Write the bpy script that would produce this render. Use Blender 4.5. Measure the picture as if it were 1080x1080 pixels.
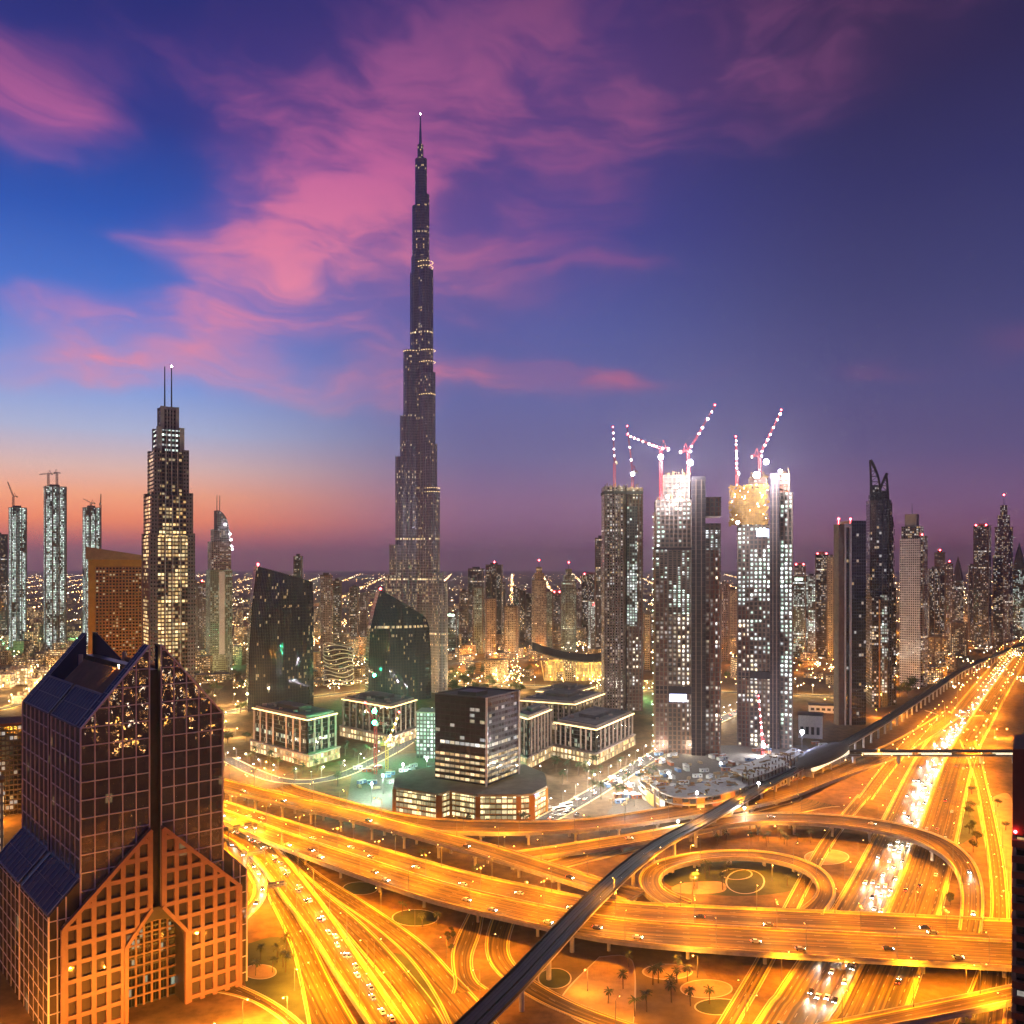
import bpy, math, random
from mathutils import Vector, Matrix
R = math.radians
PI = math.pi
random.seed(7)
C = bpy.context.scene.collection
SC = bpy.context.scene
for o in list(bpy.data.objects): bpy.data.objects.remove(o)

# ------------------------------------------------------------------ camera
HZ, F, H = 598.0, 935.0, 180.0          # horizon row, focal length in rows, eye height in metres
cam = bpy.data.cameras.new('camera'); camo = bpy.data.objects.new('camera', cam); C.objects.link(camo)
camo.location = (0, 0, H); camo.rotation_euler = (R(90), 0, 0)
cam.sensor_fit = 'HORIZONTAL'; cam.sensor_width = 36.0; cam.lens = 36.0*F/1080.0
cam.shift_y = (HZ-540.0)/1080.0
cam.clip_start = 1.0; cam.clip_end = 90000.0
SC.camera = camo
SC.view_settings.view_transform = 'Standard'; SC.view_settings.look = 'None'
SC.view_settings.exposure = 0.22; SC.view_settings.gamma = 1.0
cy = SC.cycles
cy.use_denoising = True
try: cy.denoiser = 'OPENIMAGEDENOISE'
except Exception: pass
cy.max_bounces = 5; cy.diffuse_bounces = 2; cy.glossy_bounces = 3; cy.transmission_bounces = 2
cy.volume_bounces = 0; cy.transparent_max_bounces = 4
cy.sample_clamp_indirect = 4.0; cy.sample_clamp_direct = 0.0
cy.use_light_tree = True
cy.caustics_reflective = False; cy.caustics_refractive = False
cy.use_adaptive_sampling = True; cy.adaptive_threshold = 0.02

def G(px, py, z=0.0):
    "ground (or height z) point seen at a row and column of the photograph"
    y = F*(H-z)/(py-HZ)
    return Vector(((px-540.0)/F*y, y, z))
def XZ(px, py, Y):
    return Vector(((px-540.0)/F*Y, Y, H-(py-HZ)/F*Y))
def lin(r, g, b):
    def f(c):
        c /= 255.0
        return c/12.92 if c <= .04045 else ((c+.055)/1.055)**2.4
    return (f(r), f(g), f(b), 1.0)

# ------------------------------------------------------------------ node helpers
class NB:
    def __init__(s, tree): s.t = tree; s.n = tree.nodes; s.l = tree.links
    def new(s, kind, **kw):
        n = s.n.new(kind)
        for k, v in kw.items(): setattr(n, k, v)
        return n
    def put(s, sock, v):
        if hasattr(v, 'is_output'): s.l.new(v, sock)
        elif isinstance(v, (tuple, list)): sock.default_value = v
        else: sock.default_value = v
    def m(s, op, a, b=0.0, c=0.0, clamp=False):
        n = s.n.new('ShaderNodeMath'); n.operation = op; n.use_clamp = clamp
        s.put(n.inputs[0], a); s.put(n.inputs[1], b); s.put(n.inputs[2], c)
        return n.outputs[0]
    def add(s, a, b): return s.m('ADD', a, b)
    def sub(s, a, b): return s.m('SUBTRACT', a, b)
    def mul(s, a, b): return s.m('MULTIPLY', a, b)
    def div(s, a, b): return s.m('DIVIDE', a, b)
    def gt(s, a, b): return s.m('GREATER_THAN', a, b)
    def lt(s, a, b): return s.m('LESS_THAN', a, b)
    def xyz(s, x, y, z=0.0):
        n = s.n.new('ShaderNodeCombineXYZ')
        s.put(n.inputs[0], x); s.put(n.inputs[1], y); s.put(n.inputs[2], z); return n.outputs[0]
    def sep(s, v):
        n = s.n.new('ShaderNodeSeparateXYZ'); s.l.new(v, n.inputs[0]); return n.outputs
    def mix(s, f, a, b, mode='MIX'):
        n = s.n.new('ShaderNodeMix'); n.data_type = 'RGBA'; n.blend_type = mode
        s.put(n.inputs[0], f); s.put(n.inputs[6], a); s.put(n.inputs[7], b); return n.outputs[2]
    def noise(s, v, scale, detail=3.0, rough=.5):
        n = s.n.new('ShaderNodeTexNoise'); s.put(n.inputs['Vector'], v)
        n.inputs['Scale'].default_value = scale; n.inputs['Detail'].default_value = detail
        n.inputs['Roughness'].default_value = rough
        return n.outputs
    def white(s, v):
        n = s.n.new('ShaderNodeTexWhiteNoise'); n.noise_dimensions = '3D'; s.put(n.inputs['Vector'], v); return n.outputs
    def ramp(s, f, stops, interp='LINEAR'):
        n = s.n.new('ShaderNodeValToRGB'); cr = n.color_ramp; cr.interpolation = interp
        while len(cr.elements) < len(stops): cr.elements.new(.5)
        for e, (p, c) in zip(cr.elements, stops): e.position = p; e.color = c
        s.put(n.inputs[0], f); return n.outputs[0]
    def smooth(s, v, a, b, c=0.0, d=1.0):
        n = s.n.new('ShaderNodeMapRange'); n.interpolation_type = 'SMOOTHSTEP'
        s.put(n.inputs[0], v); n.inputs[1].default_value = a; n.inputs[2].default_value = b
        n.inputs[3].default_value = c; n.inputs[4].default_value = d; return n.outputs[0]

# ------------------------------------------------------------------ world: dusk sky
SUN_EL, SUN_AZ = R(1.0), R(-40)      # afterglow low on the left of the view
wd = bpy.data.worlds.new('World'); SC.world = wd; wd.use_nodes = True
wd.node_tree.nodes.clear()
w = NB(wd.node_tree)
tc = w.new('ShaderNodeTexCoord')
dx, dy, dz = w.sep(tc.outputs['Generated'])
az = w.m('ARCTAN2', dx, dy)                                  # 0 straight ahead, negative to the left
flat = w.m('SQRT', w.add(w.mul(dx, dx), w.mul(dy, dy)))
el = w.m('ARCTAN2', dz, flat)                                # elevation in radians
def colrow(stops, azd):
    out = []
    for py, rgb in stops:
        e = math.atan((HZ-py)/F*math.cos(R(azd)))
        out.append((max(0.0, e/1.0), lin(*rgb)))
    return sorted(out)
eln = w.m('MAXIMUM', el, 0.0)
left = w.ramp(eln, colrow([(598,(158,74,92)),(575,(188,84,88)),(548,(246,132,78)),(520,(240,160,118)),(490,(216,180,172)),(450,(168,180,214)),(400,(116,152,218)),(320,(64,114,202)),(220,(26,80,172)),(110,(30,50,130)),(0,(30,40,112)),(-300,(18,22,62))], -26))
midc = w.ramp(eln, colrow([(598,(128,80,108)),(570,(124,82,112)),(530,(128,94,130)),(480,(106,102,150)),(420,(92,98,156)),(350,(78,88,154)),(250,(62,66,140)),(120,(52,50,118)),(0,(44,42,108)),(-300,(18,18,52))], 0))
right = w.ramp(eln, colrow([(598,(142,76,88)),(575,(128,76,98)),(530,(112,80,116)),(470,(90,80,126)),(400,(76,74,124)),(300,(58,60,110)),(180,(46,46,96)),(60,(42,36,78)),(-300,(16,14,34))], 26))
fl = w.smooth(az, R(-24), R(-1))
fr = w.smooth(az, R(0), R(24))
base = w.mix(fr, w.mix(fl, left, midc), right)
# the far side of the sky is plain deep blue
back = w.smooth(w.m('ABSOLUTE', az), R(70), R(140))
base = w.mix(back, base, lin(60, 56, 104))
# clouds: soft patches of pink over a warped noise, each patch with its own place in the sky
warpv = w.xyz(w.mul(az, 1.0), w.mul(el, 1.6), 0.3)
wn = w.noise(warpv, 5.0, 3.0)
wx, wy, wz = w.sep(wn[1])
azw = w.add(az, w.mul(w.sub(wx, .5), .20)); elw = w.add(el, w.mul(w.sub(wy, .5), .12))
def blob(px, py, rx, ry, amp):
    a0 = math.atan((px-540)/F); e0 = math.atan((HZ-py)/F*math.cos(a0))
    A = w.mul(w.sub(azw, a0), F/rx); E = w.mul(w.sub(elw, e0), F/ry)
    return w.mul(w.m('EXPONENT', w.mul(w.add(w.mul(A, A), w.mul(E, E)), -1.0)), amp)
dens = None
for b in [(255,190,62,100,.9),(400,150,75,90,.75),(300,255,110,60,1.0),(345,205,100,60,.7),(250,338,110,22,1.25),(75,388,80,19,1.9),(45,338,62,28,1.3),(5,100,60,42,1.0),
          (300,405,110,17,1.0),(410,402,60,36,.9),(545,402,95,20,1.0),(650,396,90,11,.6),(560,190,130,140,.65),(640,90,260,70,.7),(500,40,200,60,.5),
          (820,20,260,60,.5),(1055,368,44,24,.55),(905,400,70,9,.5),(610,297,90,8,.4),(220,375,60,12,.7),(160,240,60,12,.3),(430,280,110,70,.6),(130,30,150,50,.35)]:
    q = blob(*b); dens = q if dens is None else w.add(dens, q)
streak = w.noise(w.xyz(w.add(azw, w.mul(elw, .5)), w.mul(elw, 2.4), 1.7), 6.0, 5.0, .52)[0]
fine = w.noise(w.xyz(w.add(w.mul(azw, .9), w.mul(elw, .8)), w.mul(elw, 3.9), 5.1), 15.0, 4.0, .55)[0]
tex = w.add(w.mul(w.smooth(streak, .28, .72), .84), w.mul(w.smooth(fine, .2, .8), .36))
dens = w.div(dens, w.add(w.mul(dens, .62), 1.0))          # patches that overlap do not pile up
cl = w.add(w.mul(w.smooth(dens, .12, 1.0), .22), w.mul(w.smooth(w.mul(dens, tex), .13, .90), .74))
ccol = w.ramp(eln, [(0.0, lin(246,148,130)), (.16, lin(240,132,134)), (.30, lin(236,132,156)), (.42, lin(196,98,150)), (.60, lin(104,62,120)), (1.0, lin(60,40,80))])
ccol2 = w.mix(w.smooth(az, R(-12), R(9)), ccol, w.ramp(eln, [(0.0, lin(190,92,110)), (.22, lin(198,92,120)), (.34, lin(164,84,134)), (.5, lin(148,80,126)), (.62, lin(110,58,100)), (1.0, lin(50,34,66))]))
sky = w.mix(w.mul(cl, .95), base, ccol2)
low = w.smooth(el, R(8.5), R(0), 1.0, 1.5)      # the haze in front of the low sky takes part of it away
lv = w.new('ShaderNodeVectorMath', operation='SCALE'); w.l.new(sky, lv.inputs[0]); w.l.new(low, lv.inputs['Scale']); sky = lv.outputs[0]
below = w.smooth(dz, -.02, -.30)
sky = w.mix(below, sky, lin(46, 30, 30))
bg = w.new('ShaderNodeBackground'); w.put(bg.inputs[0], sky); bg.inputs[1].default_value = .98
nish = w.new('ShaderNodeTexSky'); nish.sky_type = 'NISHITA'; nish.sun_disc = False
nish.sun_elevation = SUN_EL; nish.sun_rotation = SUN_AZ
bg2 = w.new('ShaderNodeBackground'); w.put(bg2.inputs[0], nish.outputs[0]); bg2.inputs[1].default_value = .004
ad = w.new('ShaderNodeAddShader'); w.l.new(bg.outputs[0], ad.inputs[0]); w.l.new(bg2.outputs[0], ad.inputs[1])
wo = w.new('ShaderNodeOutputWorld'); w.l.new(ad.outputs[0], wo.inputs[0])
try: wd.cycles.sampling_method = 'MANUAL'; wd.cycles.sample_map_resolution = 512
except Exception: pass
# last trace of the sun, already down: weak, wide and warm, from the left horizon
sl = bpy.data.lights.new('sun', 'SUN'); sl.energy = .05; sl.angle = R(12); sl.color = (1, .55, .35)
so = bpy.data.objects.new('sun', sl); C.objects.link(so)
sd = Vector((math.sin(SUN_AZ)*math.cos(R(4)), math.cos(SUN_AZ)*math.cos(R(4)), math.sin(R(4))))
so.rotation_euler = (-sd).to_track_quat('-Z', 'Y').to_euler()

# ------------------------------------------------------------------ materials
M = {}
def mat(name, col, rough=.7, metal=0.0, emit=None, es=0.0, sample=False, var=0.0, vscale=.15, spec=.5):
    if name in M: return M[name]
    m = bpy.data.materials.new(name); m.use_nodes = True; m.node_tree.nodes.clear(); b = NB(m.node_tree)
    p = b.new('ShaderNodeBsdfPrincipled'); o = b.new('ShaderNodeOutputMaterial'); b.l.new(p.outputs[0], o.inputs[0])
    c = col if len(col) == 4 else (*col, 1.0)
    if var > 0:
        g = b.new('ShaderNodeTexCoord'); n = b.noise(g.outputs['Object'], vscale, 5.0, .6)[0]
        k = b.smooth(n, .25, .75, 1-var, 1+var)
        vm = b.new('ShaderNodeVectorMath', operation='SCALE'); vm.inputs[0].default_value = c[:3]; b.l.new(k, vm.inputs['Scale'])
        b.l.new(vm.outputs[0], p.inputs['Base Color'])
    else: p.inputs['Base Color'].default_value = c
    p.inputs['Roughness'].default_value = rough; p.inputs['Metallic'].default_value = metal
    p.inputs['Specular IOR Level'].default_value = spec
    if emit: p.inputs['Emission Color'].default_value = (*emit[:3], 1.0); p.inputs['Emission Strength'].default_value = es
    try: m.cycles.emission_sampling = 'AUTO' if sample else 'NONE'
    except Exception: pass
    M[name] = m; return m

def facade(name, pu, pv, fw, f0, f1, wall, glass, frac, ca, cb, es, floorfrac=0.0, grough=.12, wrough=.7, wobble=0.0, cl=(.35,.65), metal=0.0, seed=0.0, spot=0.0, col=0):
    """wall of windows in metres: pitch pu x pv, mullion share fw, window from f0 to f1 of the storey; a share of the rooms is lit"""
    m = bpy.data.materials.new(name); m.use_nodes = True; m.node_tree.nodes.clear(); b = NB(m.node_tree)
    p = b.new('ShaderNodeBsdfPrincipled'); o = b.new('ShaderNodeOutputMaterial'); b.l.new(p.outputs[0], o.inputs[0])
    uv = b.new('ShaderNodeUVMap'); u, v, _ = b.sep(uv.outputs[0])
    oi = b.new('ShaderNodeObjectInfo'); sd = b.add(b.mul(oi.outputs['Random'], 97.0), seed)
    su = b.div(u, pu); sv = b.div(v, pv)
    cu = b.m('FLOOR', su); cv = b.m('FLOOR', sv); fu = b.m('FRACT', su); fv = b.m('FRACT', sv)
    win = b.mul(b.mul(b.gt(fu, fw/2), b.lt(fu, 1-fw/2)), b.mul(b.gt(fv, f0), b.lt(fv, f1)))
    r1, rc = b.white(b.xyz(cu, cv, sd)); ra, rb, rd = b.sep(rc)
    fr_, _ = b.white(b.xyz(cv, sd, 3.3))
    n = b.noise(b.xyz(b.mul(cu, .13), b.mul(cv, .10), sd), 1.0, 2.0)[0]
    k = b.mul(b.smooth(n, cl[0], cl[1], 0.12, 1.9), frac)
    if floorfrac > 0: k = b.add(k, b.mul(b.lt(fr_, floorfrac), .62))
    lit = b.mul(b.lt(r1, k), win)
    # rooms are not evenly bright: a lamp somewhere under the ceiling, curtains, darker floor
    inn = b.noise(b.xyz(b.mul(su, 3.1), b.mul(sv, 2.3), sd), 1.0, 2.0)[0]
    rb2 = b.mul(b.add(.25, b.mul(b.m('POWER', ra, 2.0), 1.5)), b.add(.35, b.mul(inn, 1.2)))
    if spot > 0:      # bare work lamps: each bay is bright round its own lamp only
        qx = b.sub(fu, b.add(.35, b.mul(rb, .3))); qy = b.sub(fv, b.add(.5, b.mul(rd, .25)))
        rb2 = b.mul(rb2, b.add(.10, b.mul(b.m('EXPONENT', b.mul(b.add(b.mul(qx,qx), b.mul(qy,qy)), -spot)), 2.6)))
    if col:           # whole stacks of bays behind a solid strip stay darker
        cr_, _ = b.white(b.xyz(b.m('FLOOR', b.div(cu, col)), sd, 6.1)); rb2 = b.mul(rb2, b.add(.18, b.mul(b.gt(cr_, .36), .82)))
    colr = b.mix(rb, ca, cb)
    b.put(p.inputs['Emission Color'], colr)
    b.put(p.inputs['Emission Strength'], b.mul(b.mul(lit, rb2), es))
    gd = b.noise(b.xyz(u, v, sd), .08, 4.0, .6)[0]
    wv = b.mix(b.smooth(gd, .3, .7, 0.0, .45), wall, (wall[0]*.55, wall[1]*.55, wall[2]*.55, 1))
    gv = b.mix(rd, glass, (glass[0]*.75, glass[1]*.75, glass[2]*.75, 1)) if metal else b.mix(rd, glass, (glass[0]*.4, glass[1]*.4, glass[2]*.4, 1))
    b.put(p.inputs['Base Color'], b.mix(win, wv, gv))
    b.put(p.inputs['Roughness'], b.add(b.mul(win, grough-wrough), wrough))
    b.put(p.inputs['Specular IOR Level'], b.add(b.mul(win, .55), .35))
    if metal: b.put(p.inputs['Metallic'], b.mul(win, metal))
    if wobble > 0:
        ge = b.new('ShaderNodeNewGeometry'); _, wc = b.white(b.xyz(cu, cv, 9.1))
        vm = b.new('ShaderNodeVectorMath', operation='SUBTRACT'); b.l.new(wc, vm.inputs[0]); vm.inputs[1].default_value = (.5, .5, .5)
        lo = b.noise(b.xyz(u, v, 0.0), .35, 2.0)[1]
        vm2 = b.new('ShaderNodeVectorMath', operation='SUBTRACT'); b.l.new(lo, vm2.inputs[0]); vm2.inputs[1].default_value = (.5, .5, .5)
        vs = b.new('ShaderNodeVectorMath', operation='ADD'); b.l.new(vm.outputs[0], vs.inputs[0]); b.l.new(vm2.outputs[0], vs.inputs[1])
        sc2 = b.new('ShaderNodeVectorMath', operation='SCALE'); b.l.new(vs.outputs[0], sc2.inputs[0]); b.l.new(b.mul(win, wobble), sc2.inputs['Scale'])
        ng = b.new('ShaderNodeVectorMath', operation='ADD'); b.l.new(ge.outputs['Normal'], ng.inputs[0]); b.l.new(sc2.outputs[0], ng.inputs[1])
        nn = b.new('ShaderNodeVectorMath', operation='NORMALIZE'); b.l.new(ng.outputs[0], nn.inputs[0])
        b.l.new(nn.outputs[0], p.inputs['Normal'])
    try: m.cycles.emission_sampling = 'NONE'
    except Exception: pass
    M[name] = m; return m

# ------------------------------------------------------------------ mesh builder
class MB:
    def __init__(s): s.v = []; s.f = []; s.uv = []; s.mi = []
    def quad(s, pts, uv=None, mi=0):
        i = len(s.v); s.v += [tuple(p) for p in pts]; n = len(pts)
        s.f.append(tuple(range(i, i+n)))
        s.uv += uv if uv else [(0.0, 0.0)]*n
        s.mi.append(mi)
    def prism(s, poly, z0, z1, mi=0, top=True, bottom=False, topmi=None, u0=0.0, closed=True):
        "poly counter-clockwise (seen from above); z1 may be a function of (x, y)"
        n = len(poly); zt = z1 if callable(z1) else (lambda x, y: z1); u = u0
        for k in range(n if closed else n-1):
            a = poly[k]; b = poly[(k+1) % n]; L = math.hypot(b[0]-a[0], b[1]-a[1])
            za, zb = zt(*a[:2]), zt(*b[:2])
            s.quad([(a[0],a[1],z0),(b[0],b[1],z0),(b[0],b[1],zb),(a[0],a[1],za)], [(u,z0),(u+L,z0),(u+L,zb),(u,za)], mi)
            u += L
        if top: s.quad([(p[0],p[1],zt(p[0],p[1])) for p in poly], [(-5000.0,-5000.0)]*n, mi if topmi is None else topmi)
        if bottom: s.quad([(p[0],p[1],z0) for p in reversed(poly)], [(-5000.0,-5000.0)]*n, mi if topmi is None else topmi)
    def box(s, x0, x1, y0, y1, z0, z1, mi=0, topmi=None, bottom=True):
        s.prism([(x0,y0),(x1,y0),(x1,y1),(x0,y1)], z0, z1, mi, True, bottom, topmi)
    def obox(s, c, ax, ay, az_, mi=0):
        "box from its centre and three half-axis vectors"
        c, ax, ay, az_ = Vector(c), Vector(ax), Vector(ay), Vector(az_)
        P = lambda i, j, k: c+ax*i+ay*j+az_*k
        lu, lv, lw = 2*ax.length, 2*ay.length, 2*az_.length
        for q, a, b_ in (((( -1,-1,-1),(1,-1,-1),(1,-1,1),(-1,-1,1)), lu, lw), (((1,1,-1),(-1,1,-1),(-1,1,1),(1,1,1)), lu, lw), (((1,-1,-1),(1,1,-1),(1,1,1),(1,-1,1)), lv, lw),
                  (((-1,1,-1),(-1,-1,-1),(-1,-1,1),(-1,1,1)), lv, lw), (((-1,-1,1),(1,-1,1),(1,1,1),(-1,1,1)), lu, lv), (((-1,1,-1),(1,1,-1),(1,-1,-1),(-1,-1,-1)), lu, lv)):
            s.quad([P(*t) for t in q], [(0,0),(a,0),(a,b_),(0,b_)], mi)
    def bar(s, a, b, r, mi=0, r2=None):
        "square bar from a to b"
        a, b = Vector(a), Vector(b); d = b-a
        if d.length < 1e-6: return
        t = d.normalized(); up = Vector((0,0,1)) if abs(t.z) < .95 else Vector((1,0,0))
        x = t.cross(up).normalized(); y = t.cross(x).normalized()
        s.obox((a+b)/2, x*r, y*(r2 or r), d/2, mi)
    def tube(s, a, b, r0, r1=None, n=8, mi=0, cap=True):
        a, b = Vector(a), Vector(b); r1 = r0 if r1 is None else r1
        t = (b-a).normalized(); up = Vector((0,0,1)) if abs(t.z) < .95 else Vector((1,0,0))
        x = t.cross(up).normalized(); y = t.cross(x).normalized()
        ca = [a+(x*math.cos(2*PI*k/n)+y*math.sin(2*PI*k/n))*r0 for k in range(n)]
        cb = [b+(x*math.cos(2*PI*k/n)+y*math.sin(2*PI*k/n))*r1 for k in range(n)]
        for k in range(n):
            j = (k+1) % n; s.quad([ca[j],ca[k],cb[k],cb[j]], None, mi)
        if cap:
            if r1 > 1e-4: s.quad(list(reversed(cb)), None, mi)
            if r0 > 1e-4: s.quad(ca, None, mi)
    def ball(s, c, r, mi=0, nu=8, nv=5):
        c = Vector(c); P = lambda i, j: c+Vector((math.cos(2*PI*i/nu)*math.sin(PI*j/nv), math.sin(2*PI*i/nu)*math.sin(PI*j/nv), math.cos(PI*j/nv)))*r
        for j in range(nv):
            for i in range(nu):
                if j == 0: s.quad([P(i,0),P(i,1),P(i+1,1)], None, mi)
                elif j == nv-1: s.quad([P(i,j),P(i,j+1),P(i+1,j)], None, mi)
                else: s.quad([P(i,j),P(i,j+1),P(i+1,j+1),P(i+1,j)], None, mi)
    def truss(s, a, b, wdt, n, r, mi=0, tip=1.0):
        "lattice girder with four chords and zig-zag bracing"
        a, b = Vector(a), Vector(b); d = b-a; t = d.normalized()
        up = Vector((0,0,1)) if abs(t.z) < .9 else Vector((0,1,0))
        x = t.cross(up).normalized()*wdt/2; y = t.cross(x).normalized()*wdt/2
        K = [(-1,-1),(1,-1),(1,1),(-1,1)]
        P = lambda i, k: a+d*(k/n)+(x*K[i][0]+y*K[i][1])*(1+(tip-1)*k/n)
        for i in range(4): s.bar(P(i,0), P(i,n), r, mi)
        for k in range(n):
            for i in range(4):
                j = (i+1) % 4
                s.bar(P(i if k % 2 else j, k), P(j if k % 2 else i, k+1), r*.7, mi)
    def build(s, name, mats, parent=None, loc=None, smooth=False):
        me = bpy.data.meshes.new(name); me.from_pydata(s.v, [], s.f)
        for m in (mats if isinstance(mats, (list, tuple)) else [mats]): me.materials.append(m)
        ul = me.uv_layers.new(name='UVMap')
        flat = [c for q in s.uv for c in q]
        ul.data.foreach_set('uv', flat)
        me.polygons.foreach_set('material_index', s.mi)
        if smooth: me.polygons.foreach_set('use_smooth', [True]*len(s.f))
        me.validate(); me.update()
        o = bpy.data.objects.new(name, me); C.objects.link(o)
        if parent is not None: o.parent = parent
        if loc is not None: o.location = loc
        return o

def tag(o, label=None, cat=None, group=None, kind=None):
    if label: o['label'] = label
    if cat: o['category'] = cat
    if group: o['group'] = group
    if kind: o['kind'] = kind
    return o
def root(name, loc, rz=0.0, label=None, cat=None, group=None):
    o = bpy.data.objects.new(name, None); C.objects.link(o); o.location = loc; o.rotation_euler = (0, 0, rz)
    o.empty_display_size = 2.0
    return tag(o, label, cat, group)
KIDS = {}
def copy_tree(o, parent=None, loc=None, rz=None, label=None, group=None):
    c = o.copy(); C.objects.link(c)
    if parent is not None: c.parent = parent
    if loc is not None: c.location = loc
    if rz is not None: c.rotation_euler = (0, 0, rz)
    if label: c['label'] = label
    if group: c['group'] = group
    for ch in KIDS.get(o.name, None) or [q for q in bpy.data.objects if q.parent == o]: copy_tree(ch, c)
    return c
def freeze(o):
    "remember a prototype's children so that copying does not search the scene each time"
    ch = [q for q in bpy.data.objects if q.parent == o]; KIDS[o.name] = ch
    for q in ch: freeze(q)

# common materials
mat('concrete', (.36,.33,.29), .8, var=.25, vscale=.25)
mat('pale_concrete', (.5,.46,.40), .75, var=.2, vscale=.3)
mat('dark_metal', (.06,.06,.07), .45, .6)
mat('steel', (.45,.45,.46), .35, .9)
mat('roof_grey', (.12,.11,.11), .85, var=.35, vscale=.08)
mat('roof_dark', (.035,.03,.032), .8, var=.3, vscale=.1)
mat('white_paint', (.78,.76,.72), .6, var=.1, vscale=.4)
mat('yellow_paint', (.75,.50,.06), .6, var=.15, vscale=.4)
mat('red_beacon', (.3,.02,.02), .4, emit=(1,.05,.06), es=40)
mat('white_bulb', (.8,.8,.8), .4, emit=(.9,.92,1), es=60)
mat('warm_bulb', (.8,.7,.5), .4, emit=(1,.72,.35), es=40)
mat('sodium_bulb', (.8,.6,.3), .4, emit=(1,.55,.14), es=16)
mat('crane_red', (.45,.05,.05), .5); mat('crane_yellow', (.6,.42,.06), .5)
mat('lamp_pole', (.16,.15,.14), .5, .3)
# ------------------------------------------------------------------ ground, roads, flyovers
def ground_mat():
    m = bpy.data.materials.new('dusty_ground'); m.use_nodes = True; m.node_tree.nodes.clear(); b = NB(m.node_tree)
    p = b.new('ShaderNodeBsdfPrincipled'); o = b.new('ShaderNodeOutputMaterial'); b.l.new(p.outputs[0], o.inputs[0])
    g = b.new('ShaderNodeTexCoord'); v = g.outputs['Object']
    n1 = b.noise(v, .012, 5.0, .6)[0]; n2 = b.noise(v, .15, 4.0, .6)[0]; n3 = b.noise(v, .0022, 3.0)[0]
    c = b.mix(b.smooth(n1, .4, .6), lin(138,104,66), lin(104,84,50))
    c = b.mix(b.smooth(n3, .45, .6), c, lin(120,98,74))
    c = b.mix(b.mul(b.smooth(n2, .3, .7), .5), c, lin(44,36,28))
    b.put(p.inputs['Base Color'], c); p.inputs['Roughness'].default_value = .9; p.inputs['Specular IOR Level'].default_value = .2
    return m
M['ground'] = ground_mat()
mb = MB(); S = 42000.0
# one sheet to the horizon, finer near the eye
mb.quad([(-S,-4000,0),(S,-4000,0),(S,S,0),(-S,S,0)])
tag(mb.build('ground', M['ground']), 'dusty brown city ground stretching to the horizon', kind='structure')

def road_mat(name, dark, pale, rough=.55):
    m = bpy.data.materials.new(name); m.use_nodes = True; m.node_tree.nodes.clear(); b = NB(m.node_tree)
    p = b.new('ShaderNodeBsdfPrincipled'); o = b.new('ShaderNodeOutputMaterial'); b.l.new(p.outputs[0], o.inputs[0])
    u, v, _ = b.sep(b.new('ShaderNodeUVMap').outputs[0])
    lane = b.noise(b.xyz(b.mul(u, .75), b.mul(v, .004), 0.0), 1.0, 2.5, .55)[0]      # wheel tracks along the lanes, contrast raised to imitate traffic light trails
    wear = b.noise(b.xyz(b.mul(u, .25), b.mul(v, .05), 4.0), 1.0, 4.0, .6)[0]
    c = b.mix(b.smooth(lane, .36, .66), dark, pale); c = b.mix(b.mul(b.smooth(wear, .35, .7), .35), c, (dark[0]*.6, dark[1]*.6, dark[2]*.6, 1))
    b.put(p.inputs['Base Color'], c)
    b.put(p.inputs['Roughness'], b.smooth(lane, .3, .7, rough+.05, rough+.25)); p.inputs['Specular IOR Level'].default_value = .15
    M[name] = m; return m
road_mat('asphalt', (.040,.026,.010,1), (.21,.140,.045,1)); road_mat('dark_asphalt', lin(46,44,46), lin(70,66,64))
mat('kerb', (.55,.46,.28), .8, var=.12, vscale=.2)
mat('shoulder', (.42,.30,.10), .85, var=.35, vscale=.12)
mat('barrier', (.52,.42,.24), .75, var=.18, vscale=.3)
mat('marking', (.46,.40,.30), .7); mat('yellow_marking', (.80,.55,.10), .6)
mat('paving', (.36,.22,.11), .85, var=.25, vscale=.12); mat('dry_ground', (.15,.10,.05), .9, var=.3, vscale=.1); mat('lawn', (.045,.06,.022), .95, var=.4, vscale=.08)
mat('path_stone', (.50,.42,.33), .8)

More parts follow.
